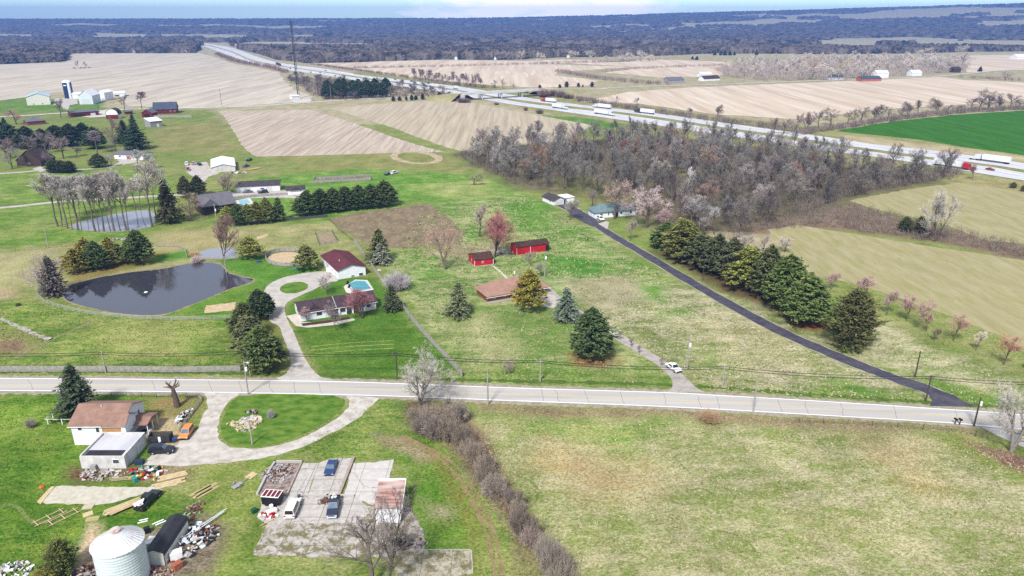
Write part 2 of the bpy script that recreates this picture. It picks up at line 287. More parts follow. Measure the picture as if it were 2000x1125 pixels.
ZONES = [
 # farther land
 ([(-200, 216), (120, 205), (230, 214), (420, 214), (440, 235), (480, 300), (520, 310), (870, 300), (880, 320), (700, 345), (500, 352), (340, 330), (-200, 345)], (120, 150, 66), (158, 156, 98), 8),
 ([(290, 255), (430, 232), (470, 300), (380, 300), (300, 290)], (142, 150, 82), (172, 158, 112), 8),
 ([(-50, 196), (48, 190), (200, 200), (205, 215), (-50, 222)], (92, 140, 50), (140, 160, 80), 4),
 ([(500, 298), (760, 296), (880, 300), (900, 340), (780, 335), (560, 330)], (140, 152, 78), (168, 160, 108), 6),
 ([(-250, 345), (330, 330), (330, 470), (-250, 500)], (104, 146, 50), (162, 172, 98), 7),
 ([(340, 320), (560, 312), (570, 345), (350, 350)], (122, 152, 66), (170, 160, 112), 5),
 ([(-250, 488), (90, 478), (250, 470), (420, 448), (640, 430), (700, 470), (640, 500), (440, 500), (300, 520), (120, 560), (-250, 560)], (150, 160, 92), (190, 180, 132), 5),
 ([(300, 452), (420, 446), (430, 478), (320, 492)], (190, 176, 132), (176, 170, 112), 4),
 ([(-100, 500), (120, 500), (110, 545), (-100, 560)], (196, 184, 144), (170, 170, 110), 5),
 ([(500, 350), (620, 336), (780, 330), (1000, 350), (1050, 400), (960, 400), (830, 395), (640, 425), (440, 445), (430, 400)], (92, 146, 46), (154, 180, 92), 6),
 ([(800, 360), (960, 350), (1010, 385), (900, 395)], (140, 168, 80), (190, 192, 128), 6),
 ([(850, 400), (1020, 380), (1120, 430), (1330, 560), (1100, 600), (800, 560), (730, 500), (880, 480)], (100, 148, 54), (190, 190, 136), 5),
 ([(990, 390), (1060, 400), (1100, 440), (1010, 450)], (88, 150, 46), (150, 172, 90), 4),
 ([(1050, 500), (1140, 500), (1180, 540), (1120, 560), (1060, 545)], (84, 146, 50), (124, 164, 78), 4),
 ([(880, 478), (985, 470), (990, 500), (870, 500)], (196, 176, 150), (160, 150, 110), 3),
 # lawns north of the road
 ([(570, 600), (760, 575), (800, 600), (900, 738), (640, 742), (575, 650)], *LUSH, 1.5),
 ([(640, 540), (735, 545), (790, 600), (740, 640), (575, 640), (550, 600)], (84, 128, 46), (110, 142, 58), 1.5),
 ([(345, 560), (480, 545), (530, 560), (520, 640), (440, 630), (330, 615)], (90, 140, 42), (128, 158, 66), 2),
 ([(430, 500), (600, 500), (640, 540), (500, 560), (440, 520)], (84, 138, 44), (118, 156, 66), 2),
 ([(780, 560), (935, 545), (1110, 600), (1320, 760), (900, 742), (800, 600)], (106, 142, 60), (196, 194, 142), 4),
 ([(860, 595), (1120, 590), (1180, 690), (1040, 700), (900, 650)], (112, 146, 66), (158, 168, 104), 4),
 ([(900, 640), (960, 620), (1010, 690), (940, 720)], (176, 180, 120), (200, 194, 146), 5),
 ([(930, 705), (1260, 722), (1330, 762), (910, 745)], (116, 150, 64), (158, 170, 98), 3),
 ([(1120, 690), (1175, 685), (1215, 700), (1190, 715), (1130, 712)], (170, 112, 72), (150, 130, 84), 2.5),
 ([(1080, 540), (1330, 560), (1500, 600), (1840, 785), (1400, 765), (1180, 640)], *DRY, 5),
 ([(1100, 545), (1240, 540), (1260, 590), (1150, 610)], (170, 164, 124), (190, 182, 146), 5),
 ([(1250, 555), (1300, 560), (1300, 590), (1260, 585)], (86, 152, 46), (128, 166, 78), 2.5),
 ([(1290, 605), (1345, 600), (1350, 622), (1300, 625)], (96, 150, 56), (140, 168, 84), 2.5),
 ([(1320, 620), (1480, 620), (1620, 720), (1400, 740)], (166, 164, 112), (214, 204, 166), 4),
 ([(1380, 640), (1500, 700), (1440, 745), (1340, 720)], (130, 150, 82), (196, 188, 142), 4),
 ([(1640, 740), (1800, 780), (1840, 792), (1500, 775)], (102, 148, 56), (150, 164, 84), 3),
 ([(1600, 580), (1700, 620), (1990, 740), (2100, 800), (1890, 790), (1780, 735), (1660, 680)], (136, 152, 84), (208, 200, 162), 4),
 ([(1600, 575), (1640, 580), (1640, 625), (1600, 625)], (112, 150, 62), (140, 160, 80), 3),
 ([(1780, 735), (1860, 745), (2020, 790), (2020, 805), (1890, 795)], (98, 142, 52), (140, 160, 80), 2.5),
 ([(1210, 430), (1330, 500), (1290, 530), (1190, 470)], (118, 152, 66), (160, 160, 96), 3),
 # woods floor and its rim
 ([(885, 300), (1000, 285), (1250, 268), (1400, 278), (1700, 320), (1860, 350), (1650, 395), (1540, 430), (1430, 475), (1290, 440), (1150, 390), (1020, 368), (950, 340)], (138, 126, 98), (104, 98, 74), 6),
 ([(1080, 350), (1150, 345), (1250, 380), (1230, 400), (1110, 380)], (140, 140, 86), (120, 124, 70), 5),
 ([(1300, 330), (1360, 330), (1370, 350), (1310, 360)], (150, 130, 90), (120, 128, 70), 5),
 ([(1440, 440), (1560, 420), (1660, 395), (1830, 440), (2010, 480), (2010, 510), (1850, 475), (1600, 445), (1480, 460)], (160, 138, 116), (124, 104, 88), 4),
 ([(1310, 470), (1450, 450), (1530, 470), (1620, 545), (1560, 540), (1450, 490), (1330, 485)], (206, 192, 160), (176, 166, 126), 4),
 ([(1300, 490), (1420, 530), (1600, 620), (1590, 640), (1400, 560), (1270, 490)], (120, 98, 74), (104, 92, 62), 3),
 ([(1510, 595), (1610, 620), (1612, 642), (1560, 640)], (152, 92, 62), (120, 88, 60), 2),
 # interstate verges
 ([(600, 165), (800, 175), (930, 190), (1130, 235), (1300, 262), (1560, 310), (1900, 360), (2050, 380), (2050, 300), (1700, 255), (1500, 240), (1250, 205), (1060, 180), (900, 160), (700, 138)], (142, 152, 84), (184, 174, 128), 6),
 ([(1060, 225), (1160, 232), (1220, 246), (1180, 255), (1080, 240)], (84, 140, 46), (130, 156, 76), 5),
 ([(1640, 262), (1900, 292), (2050, 310), (2050, 322), (1890, 303), (1640, 275)], (196, 184, 140), (206, 190, 156), 4),
 ([(1850, 340), (2050, 365), (2050, 400), (1860, 358)], (160, 156, 98), (190, 178, 130), 4),
 # pasture west of the drive
 ([(-150, 600), (70, 585), (240, 620), (470, 625), (500, 725), (-150, 730)], (98, 136, 46), (166, 172, 98), 3),
 ([(-50, 640), (60, 650), (90, 690), (-50, 700)], (170, 160, 110), (140, 132, 84), 3),
 ([(8, 668), (48, 664), (44, 682), (4, 684)], (138, 100, 96), (160, 130, 110), 1.5),
 ([(170, 640), (300, 625), (420, 650), (360, 690), (200, 690)], (150, 164, 84), (184, 182, 116), 4),
 ([(-80, 560), (25, 560), (25, 580), (-80, 600)], (212, 188, 160), (184, 170, 116), 2),
 ([(118, 520), (320, 490), (330, 505), (140, 552)], (156, 128, 84), (140, 150, 70), 2.5),
 ([(300, 500), (360, 490), (380, 505), (300, 512)], (80, 144, 42), (110, 158, 60), 2),
 ([(545, 560), (560, 735), (480, 735), (455, 640)], (110, 124, 60), (140, 136, 80), 2),
 # south of the road
 ([(-200, 765), (300, 768), (390, 772), (385, 830), (330, 900), (300, 960), (380, 990), (480, 910), (560, 890), (480, 1140), (-200, 1200)], (78, 122, 36), (132, 156, 64), 2.5),
 ([(-200, 780), (120, 790), (110, 860), (-200, 900)], (112, 150, 48), (150, 172, 80), 3),
 ([(0, 975), (90, 975), (100, 1010), (0, 1030)], (84, 124, 38), (112, 144, 52), 3),
 ([(285, 775), (395, 772), (400, 800), (360, 830), (300, 835), (275, 815)], (160, 138, 92), (140, 150, 84), 1.5),
 ([(285, 820), (360, 812), (350, 880), (290, 870)], (214, 194, 152), (190, 170, 130), 1.2),
 ([(300, 895), (480, 905), (470, 940), (330, 950), (280, 940)], (152, 138, 98), (176, 158, 128), 1.8),
 ([(380, 905), (500, 905), (520, 960), (440, 1125), (330, 1160), (400, 990)], (128, 150, 66), (164, 168, 100), 2.5),
 ([(130, 905), (270, 905), (300, 925), (180, 945), (125, 930)], (140, 122, 92), (110, 118, 62), 1.5),
 ([(180, 1020), (200, 1030), (190, 1100), (150, 1110), (155, 1070)], (222, 198, 164), (196, 172, 136), 1.2),
 ([(230, 1060), (400, 1010), (440, 1030), (400, 1125), (150, 1180), (150, 1110)], (164, 150, 128), (118, 106, 88), 1.5),
 ([(700, 780), (820, 790), (900, 880), (1010, 1000), (1100, 1180), (380, 1180), (480, 1090), (800, 1085), (800, 940), (760, 895), (560, 890)], (98, 134, 48), (160, 170, 96), 3),
 ([(790, 900), (900, 900), (980, 1080), (830, 1080)], (96, 146, 46), (136, 164, 72), 3),
 ([(735, 845), (790, 855), (850, 890), (830, 900), (760, 865)], (196, 176, 150), (150, 128, 92), 1.5),
 ([(840, 880), (870, 900), (940, 1000), (960, 1060), (930, 1050), (900, 980)], (150, 128, 76), (136, 144, 70), 2.5),
 ([(830, 975), (890, 985), (880, 1010), (840, 1000)], (186, 172, 138), (150, 150, 100), 2),
 ([(930, 790), (1250, 798), (1900, 838), (1940, 850), (1900, 860), (1500, 838), (1200, 818), (930, 815)], (176, 156, 122), (136, 122, 88), 1.8),
 ([(930, 812), (1250, 818), (1560, 838), (1890, 852), (2060, 935), (2200, 1300), (1130, 1300), (1040, 1040), (960, 900)], (146, 158, 90), (202, 194, 154), 3),
 ([(935, 812), (1100, 815), (1330, 835), (1200, 880), (1000, 850)], (118, 156, 64), (178, 182, 112), 4),
 ([(960, 880), (1040, 930), (1080, 1060), (1170, 1150), (1110, 1150), (1010, 980)], (122, 152, 66), (164, 172, 100), 3),
 ([(1060, 860), (1250, 900), (1280, 950), (1150, 960), (1050, 900)], (196, 170, 122), (202, 190, 144), 4),
 ([(1700, 855), (1790, 870), (1800, 930), (1730, 900)], (186, 160, 124), (202, 190, 144), 4),
 ([(1750, 925), (1830, 930), (1840, 960), (1770, 950)], (160, 140, 88), (196, 180, 130), 4),
 ([(1550, 1000), (1700, 1010), (1760, 1060), (1620, 1060)], (158, 164, 98), (194, 186, 138), 5),
 ([(1100, 1030), (1250, 1050), (1350, 1125), (1150, 1130)], (146, 160, 86), (188, 184, 128), 5),
 ([(1780, 845), (1900, 850), (2060, 920), (2060, 950), (1900, 900)], (126, 146, 70), (150, 156, 84), 2.5),
 ([(1890, 860), (1960, 880), (2050, 910), (2050, 940), (1940, 895)], (128, 96, 84), (160, 132, 112), 1.5),
 ([(800, 785), (905, 795), (1000, 930), (1115, 1130), (1050, 1140), (985, 1000), (870, 860), (795, 815)], (126, 104, 84), (150, 128, 104), 1.2),
]
build_ground()
# ------------------------------------------------------------------ crop fields
def field_mat(name, a, b, c, rot, fine=.9, along=.02, lo=.38, hi=.62):
    return mat(name, S(*a), S(*b), scale=fine, rough=.95, spec=.05, stretch=(1, along, 1), rot=rot, detail=6, lo=lo, hi=hi, c3=S(*c), c3at=.56)
TAN = [(222, 208, 188), (196, 180, 160), (212, 200, 168)]
fA = field_mat('stubble_rows', (216, 206, 188), (188, 176, 162), (228, 218, 200), -.32, .07, .07, .38, .64)
fB = field_mat('harvested_rows', (208, 194, 176), (178, 160, 144), (226, 214, 198), .42, .33, .03)
fC = field_mat('harvested_rows_east', (208, 196, 172), (180, 164, 144), (192, 186, 146), .62, .28, .03)
fD = field_mat('pale_stubble', (230, 214, 194), (206, 186, 164), (236, 222, 204), 1.45, .05, .05)
fE = field_mat('winter_wheat', (58, 112, 26), (70, 126, 34), (48, 98, 22), 1.2, .12, .08)
fF = field_mat('hay_rows', (188, 178, 142), (160, 154, 106), (160, 162, 88), 1.02, .30, .20, .30, .70)
fG = field_mat('tilled_paddock', (152, 136, 110), (128, 114, 92), (170, 158, 122), .3, .22, .5)
sheet('field', [(-400, 130), (0, 126), (128, 122), (116, 107), (180, 104), (388, 103), (420, 112), (455, 124), (500, 132), (545, 141), (556, 158), (575, 175), (612, 189), (600, 198), (480, 207), (345, 211), (238, 207), (236, 186), (190, 178), (110, 181), (50, 190), (0, 196), (-400, 205)], fA, .10, 12, 2)
sheet('field', [(425, 217), (605, 214), (690, 240), (760, 265), (815, 283), (872, 297), (770, 299), (640, 303), (500, 306), (476, 290), (452, 250), (440, 230)], fB, .05, 6, .8)
sheet('field', [(645, 211), (780, 200), (895, 195), (960, 208), (1050, 225), (1160, 245), (1100, 275), (900, 296), (880, 290), (820, 270), (770, 250), (700, 230)], fC, .05, 6, .8)
sheet('field', [(600, 124), (760, 120), (860, 117.5), (1030, 119), (1100, 116), (1250, 119), (1040, 126), (690, 132)], fD, .2, 15, 2)
sheet('field', [(690, 134), (860, 129), (1060, 125.5), (1240, 131), (1090, 141), (1085, 147), (1170, 158), (1145, 168), (1060, 172), (960, 167), (880, 160), (760, 147)], fD, .2, 15, 2)
sheet('field', [(1110, 124), (1280, 116), (1420, 121), (1440, 138), (1400, 150), (1290, 152), (1180, 142), (1260, 132)], fD, .2, 15, 2)
sheet('field', [(1130, 200), (1230, 180), (1330, 172), (1470, 166), (1600, 161), (1780, 153), (1840, 150), (1880, 156), (2100, 166), (2100, 190), (1890, 204), (1700, 216), (1565, 234), (1400, 224), (1250, 203)], fD, .2, 12, 2)
sheet('field', [(1895, 108), (2200, 104), (2200, 138), (1980, 137), (1890, 142), (1880, 128)], fD, .2, 15, 2)
sheet('field', [(1632, 256), (1740, 238), (1870, 224), (2000, 216), (2300, 200), (2300, 330), (2000, 303), (1900, 290), (1790, 272)], fE, .08, 8, 1)
sheet('field', [(1500, 448), (1560, 440), (1700, 462), (1860, 488), (2000, 508), (2300, 560), (2300, 770), (2010, 690), (1950, 655), (1850, 615), (1720, 570), (1610, 540), (1520, 500)], fF, .03, 3, .5)
sheet('field', [(1660, 392), (1760, 372), (1870, 357), (2010, 376), (2300, 420), (2300, 530), (2010, 478), (1920, 468), (1840, 436), (1720, 412)], fF, .03, 3, .8)
sheet('field', [(641, 429), (700, 416), (835, 398), (872, 422), (908, 455), (900, 478), (830, 482), (735, 487), (690, 462)], fG, .02, 2, .5)
# small worked patches
sand = mat('sand', S(222, 200, 166), S(196, 172, 138), .8, .95, .05)
sheet('dirt_patch', [(402, 597), (462, 590), (458, 606), (398, 612)], sand, .02, 1, .3)
sheet('dirt_patch', [(500, 463), (525, 456), (520, 462), (502, 468)], sand, .02, 1, .4)
sheet('dirt_patch', [(618, 455), (648, 452), (655, 466), (660, 475), (625, 478)], mat('bare_soil', S(176, 158, 130), S(146, 132, 100), .5), .02, 1, .4)
trk = mat('bare_track', S(206, 190, 158), S(170, 154, 116), .3)
def loop_px(cx, cy, rx, ry, n=40, tl=0): return [(cx + rx * math.cos(2 * math.pi * i / n) , cy + ry * math.sin(2 * math.pi * i / n) + tl * math.cos(2 * math.pi * i / n)) for i in range(n)]
q = wpts(loop_px(813, 308, 44, 11, 40, 3)); ribbon('path', q + [q[0]], 5.0, trk, .06, amp=.6)
q = catmull(wpts([(0, 622), (40, 640), (75, 655), (102, 664)]), False); ribbon('path', q, 1.3, mat('wet_gravel', S(206, 200, 196), S(150, 140, 126), .6), .02, amp=.3)
q = catmull(wpts([(30, 700), (80, 672), (130, 650), (180, 628)]), False); ribbon('path', q, 1.0, mat('ditch_grass', S(128, 122, 84), S(164, 150, 116), .8), .02, amp=.3)
# ------------------------------------------------------------------ roads
conc = mat('concrete_road', S(208, 205, 200), S(188, 184, 179), .35, .85, .2, stretch=(.05, 1.7, 1), detail=7, c3=S(178, 174, 170), c3at=.62)
whitep = mat('white_paint', S(248, 247, 245, k=1.25), S(236, 235, 232, k=1.3), .7, .7); yellowp = mat('yellow_paint', S(234, 212, 150), S(222, 204, 156), .7, .7)
dark = mat('tar', S(160, 154, 148), S(132, 128, 122), 1.0, .8)
RN = [(-300, 735), (0, 738), (200, 739), (480, 742), (640, 744), (800, 749), (1000, 756.5), (1300, 766), (1440, 773.5), (1630, 785), (1840, 798), (1920, 803), (2000, 809), (2150, 820)]
RS = [(-300, 762), (0, 764), (200, 765), (400, 767), (650, 772), (800, 776), (1000, 784), (1250, 793), (1500, 806), (1800, 823), (1880, 829), (1920, 833), (2000, 840), (2150, 852)]
n_ = catmull(wpts(RN), False, 8); s_ = catmull(wpts(RS), False, 8)
tag(flat('road', n_ + s_[::-1], conc, .03), kind='structure')
shm = mat('shoulder_gravel', S(186, 178, 164), S(150, 142, 116), .9, .95, .05, detail=8)
for l_, o_ in ((n_, s_), (s_, n_)):
    e_ = rough = [a + (a - b_).normalized() * .3 for a, b_ in zip(l_, o_)]; fine_ = [p.lerp(q, k / 4) for p, q in zip(e_, e_[1:]) for k in range(4)]; ribbon('road_shoulder', fine_, 2.2, shm, .012, amp=.45)
fine_ = [p.lerp(q, k / 4) for p, q in zip(n_, n_[1:]) for k in range(4)]; ribbon('ditch', [p + Vector((0, 3.2 + .5 * math.sin(p.x * .05))) for p in fine_], 1.5, mat('ditch_dark_grass', S(74, 104, 44), S(108, 126, 62), .8, .95, .05, detail=7), .008, amp=.5)
mid = [n.lerp(s, .5) for n, s in zip(n_, s_)]
def off(line, other, d): return [a + (b - a).normalized() * d for a, b in zip(line, other)]
ribbon('road_marking', off(n_, s_, .32), .26, whitep, .036); ribbon('road_marking', off(s_, n_, .32), .26, whitep, .036)
ribbon('road_marking', off(mid, s_, .13), .16, yellowp, .036); ribbon('road_marking', off(mid, n_, .13), .16, yellowp, .036)
sheet('road', [(1915, 834), (1960, 838), (2010, 856), (2120, 890), (2120, 915), (2000, 874), (1950, 852)], conc, .025, 3, .1)
mb = MB()
for x in (412, 470, 528, 575, 625, 1060, 1088, 1147, 1214, 1299, 1366, 1402, 1522, 1575, 1645, 1750, 1870, 300, 60):
    a = P(x - 4, np.interp(x, [p[0] for p in RN], [p[1] for p in RN]) + 2); b = P(x + 4, np.interp(x, [p[0] for p in RS], [p[1] for p in RS]) - 2); pts = [a.lerp(b, t) + Vector((rnd.uniform(-.25, .25), 0, 0)) for t in (0, .25, .5, .75, 1)]
    for i in range(4):
        w_ = .05; mb.add([pts[i] + Vector((-w_, 0, .041)), pts[i] + Vector((w_, 0, .041)), pts[i + 1] + Vector((w_, 0, .041)), pts[i + 1] + Vector((-w_, 0, .041))], [(0, 1, 2, 3)])
tag(mb.build('road_crack', dark), kind='structure')
gravel = mat('pale_gravel', S(214, 208, 202), S(186, 178, 170), .35, .9, .1, detail=8, c3=S(226, 220, 214))
gravel2 = mat('farm_gravel', S(220, 214, 206), S(176, 166, 154), .5, .9, .1, detail=8, c3=S(232, 228, 222), lo=.4, hi=.7)
sheet('driveway', [(546, 742), (560, 728), (568, 710), (565, 690), (552, 655), (545, 637), (528, 628), (524, 612), (519, 590), (515, 572), (524, 557), (548, 544), (590, 534), (636, 530), (652, 535), (660, 548), (640, 552), (612, 566), (580, 580), (560, 592), (556, 605), (562, 625), (572, 645), (580, 665), (592, 692), (605, 715), (625, 735), (645, 743)], gravel, .02, 1.5, .12, True)
grass = mat('mown_grass', S(72, 114, 36), S(126, 152, 66), .55, .95, .05, detail=8, stretch=(.6, 1, 1), c3=S(96, 112, 46), lo=.36, hi=.66)
sheet('lawn', loop_px(574, 562, 28, 11, 24, -3), grass, .035, 1.5, .1)
sheet('driveway', [(396, 767), (404, 777), (405, 798), (394, 816), (386, 838), (372, 850), (352, 862), (338, 874), (306, 882), (272, 908), (330, 910), (380, 909), (440, 904), (448, 874), (428, 858), (424, 834), (436, 800), (448, 784), (468, 769)], gravel2, .02, 1.0, .2)
sheet('driveway', [(436, 905), (500, 897), (550, 887), (595, 872), (640, 850), (676, 832), (706, 812), (722, 796), (742, 777), (716, 774), (674, 773), (682, 782), (680, 796), (664, 812), (640, 829), (600, 851), (550, 869), (500, 877), (444, 873)], gravel2, .024, 1.0, .15)
sheet('lawn', [(466, 774), (520, 769.5), (600, 770), (650, 773), (674, 781), (672, 790), (658, 808), (634, 826), (596, 847), (548, 864), (498, 872), (464, 872), (446, 866), (432, 850), (431, 832), (442, 802), (452, 786)], grass, .034, 1.2, .12)
asph = mat('black_asphalt', S(66, 64, 78), S(92, 89, 100), .35, .75, .3, detail=8, c3=S(108, 104, 114), c3at=.58)
q = catmull(wpts([(1098, 400), (1122, 412), (1160, 436), (1200, 462), (1260, 497), (1340, 545), (1430, 597), (1520, 645), (1600, 681), (1680, 714), (1750, 740), (1805, 758), (1840, 775), (1862, 794)]), False)
ribbon('driveway', q, [6.5] * 12 + [4.2] * (len(q) - 30) + [4.6] * 10 + [5.5, 6, 6.5, 7, 7.6, 8.4, 9.4, 10.5], asph, .035, amp=.2)
ribbon('path', q, [7.2] * 12 + [4.9] * (len(q) - 20) + [6.4] * 8, mat('gravel_edge', S(196, 190, 180), S(170, 164, 140), .6), .02, amp=.15)
sheet('driveway', [(1113, 410), (1148, 425), (1180, 436), (1186, 452), (1150, 440), (1112, 420)], asph, .03, 2, .1)
sheet('driveway', [(1168, 437), (1184, 432), (1190, 434), (1186, 448)], gravel, .045, 2, .05)
q = catmull(wpts([(1045, 545), (1062, 560), (1085, 580), (1120, 605), (1180, 640), (1240, 678), (1290, 708), (1325, 738), (1340, 766)]), False)
ribbon('driveway', q, [3.2] * (len(q) - 10) + [3.4, 3.5, 3.6, 3.8, 4, 4.4, 5, 6, 7.5, 9], mat('worn_asphalt', S(196, 188, 180), S(168, 160, 152), .5, detail=7, c3=S(206, 200, 196)), .025, amp=.12)
sheet('driveway', [(1052, 582), (1068, 574), (1084, 578), (1098, 590), (1080, 602), (1058, 598)], gravel, .03, 1.5, .1)
# far lane, overpass approach, farm drives, interstate
lane = mat('pale_road', S(226, 222, 214), S(206, 200, 190), .2, .85)
def lane_px(name, pts, wd, m=lane, z=.12, amp=.1): return ribbon(name, catmull(wpts(pts), False), wd, m, z, amp=amp)
lane_px('road', [(-300, 238), (0, 228), (120, 221), (240, 214), (340, 211.5), (480, 208), (560, 203), (640, 197.5), (720, 193), (800, 189)], 6.5)
lane_px('road', [(1180, 172.5), (1290, 168.5), (1400, 165.5), (1600, 158), (1780, 152), (1860, 147), (2000, 133), (2200, 120)], 7, z=.35)
lane_px('driveway', [(-300, 430), (0, 406), (120, 394), (240, 387), (340, 381), (420, 380), (520, 381), (560, 378)], 3.6, gravel, .04)
lane_px('driveway', [(-300, 420), (0, 402), (120, 390), (240, 383), (340, 378)], .9, mat('rut_grass', S(120, 116, 100), S(96, 96, 70), .5), .06)
lane_px('driveway', [(-200, 345), (0, 339), (80, 333), (160, 331), (215, 326), (236, 318), (250, 313)], 3.4, gravel, .04)
sheet('driveway', [(362, 320), (404, 316), (412, 330), (430, 338), (408, 345), (398, 356), (378, 346), (364, 336)], gravel, .04, 2, .2)
sheet('driveway', [(450, 376), (556, 372), (600, 380), (600, 388), (540, 386), (450, 389)], gravel, .07, 3, .2)
sheet('driveway', [(228, 312), (268, 306), (274, 316), (240, 322)], gravel, .06, 2, .2)
sheet('driveway', [(62, 330), (78, 325), (92, 330), (80, 336)], gravel, .06, 2, .2)
sheet('driveway', [(150, 226), (178, 224), (208, 214), (222, 213), (210, 228), (176, 230)], lane, .2, 3, .3)
sheet('driveway', [(108, 192), (150, 192), (152, 203), (136, 206), (134, 214), (124, 214), (120, 206), (104, 205)], gravel, .2, 3, .3)
sheet('driveway', [(1148, 168), (1180, 160), (1240, 161), (1250, 168)], gravel, .3, 6, .3) if False else None
sheet('tower_pad', [(570, 196), (604, 193), (610, 197), (598, 201), (574, 201)], lane, .2, 3, .3)
hw = mat('interstate_concrete', S(226, 226, 230), S(210, 210, 214), .1, .85, stretch=(1, .12, 1), rot=.9)
NT = [(389, 84), (414, 86.5), (455, 94), (494, 108), (530, 119), (575, 127.5), (620, 132.5), (680, 142), (706, 147), (796, 157), (887, 168), (991, 184), (1056, 195), (1160, 208), (1278, 221), (1400, 238), (1500, 252), (1593, 265), (1660, 275), (1706, 282), (1820, 294), (1894, 304), (2000, 319), (2300, 362)]
NB = [(386, 86), (410, 88.5), (455, 101), (485, 114), (515, 122), (575, 132), (635, 140), (680, 147), (740, 156), (835, 167), (912, 179), (981, 191), (1082, 204), (1160, 213), (1278, 228), (1400, 247), (1500, 261), (1559, 270), (1655, 285), (1706, 292), (1822, 308), (1925, 321), (2000, 332), (2300, 376)]
ST = [(384, 86.5), (408, 90), (452, 102.5), (482, 116), (513, 124.5), (570, 133), (630, 141.5), (678, 149), (738, 158), (830, 169), (912, 181), (991, 196), (1082, 209), (1160, 217), (1278, 233), (1400, 252), (1500, 266), (1551, 275), (1655, 290), (1706, 297), (1822, 313), (1938, 327), (2000, 338), (2300, 384)]
SB = [(378, 87), (400, 91), (435, 104), (485, 121), (509, 128), (545, 135), (620, 145), (665, 152), (725, 162), (820, 174), (887, 184), (991, 203), (1056, 212), (1160, 227), (1278, 244), (1400, 263), (1500, 277), (1551, 285), (1640, 298), (1732, 310), (1866, 331), (1938, 343), (2000, 353), (2300, 400)]
for a, b in ((NT, NB), (ST, SB)):
    qa, qb = catmull(wpts(a), False, 4), catmull(wpts(b), False, 4); V = []; F = []
    for i, (p, r_) in enumerate(zip(qa, qb)):
        V += [(p.x, p.y, .18), (r_.x, r_.y, .18)]
        if i: F.append((2 * i - 2, 2 * i - 1, 2 * i + 1, 2 * i))
    tag(mesh_np('interstate', V, F, hw), kind='structure')
    for k in (.18, .5, .82): ribbon('road_marking', [p.lerp(r_, k) for p, r_ in zip(qa, qb)][40:], .3, whitep if k != .5 else dark, .24)
# ------------------------------------------------------------------ water
def water_mat(name, c):
    m = bpy.data.materials.new(name); m.use_nodes = True; nt = m.node_tree; nt.nodes.clear(); co = N(nt, 'TexCoord').outputs['Object']
    nz = N(nt, 'TexNoise', {0: co, 'Scale': .9, 'Detail': 4, 'Roughness': .6})
    bs = N(nt, 'BsdfPrincipled', {'Base Color': c, 'Roughness': .03, 'Specular IOR Level': .62, 'IOR': 1.7})
    nt.links.new(N(nt, 'Bump', {'Strength': .06, 'Distance': .12, 'Height': nz.outputs[0]}).outputs[0], bs.inputs['Normal'])
    nt.links.new(bs.outputs[0], N(nt, 'OutputMaterial').inputs[0]); return m
pond = water_mat('pond_water', (.034, .035, .046, 1)); pond2 = water_mat('shallow_water', (.21, .21, .235, 1))
shore = mat('shore_mud', S(176, 160, 130), S(140, 128, 92), .5)
def grow(px, k): cx = sum(p[0] for p in px) / len(px); cy = sum(p[1] for p in px) / len(px); return [(cx + (x - cx) * k, cy + (y - cy) * (k + .01)) for x, y in px]
PA = [(128, 562), (180, 545), (255, 532), (312, 526), (370, 515), (405, 513), (430, 517), (445, 532), (470, 541), (493, 545), (488, 552), (455, 562), (430, 572), (400, 585), (360, 600), (322, 613), (270, 615), (215, 609), (165, 598), (130, 585)]
PB = [(137, 442), (180, 428), (225, 418), (270, 412), (294, 412), (303, 424), (297, 440), (270, 448), (225, 452), (170, 450)]
PC = [(384, 497), (398, 489), (420, 485), (445, 485), (466, 488), (468, 499), (445, 506), (410, 506), (385, 504)]
for px, m in ((PA, pond), (PB, pond2), (PC, pond2)):
    sheet('shore', grow(px, 1.035), shore, .015, 1.5, .5, True); sheet('water', px, m, .03, 1.5, .2, True)
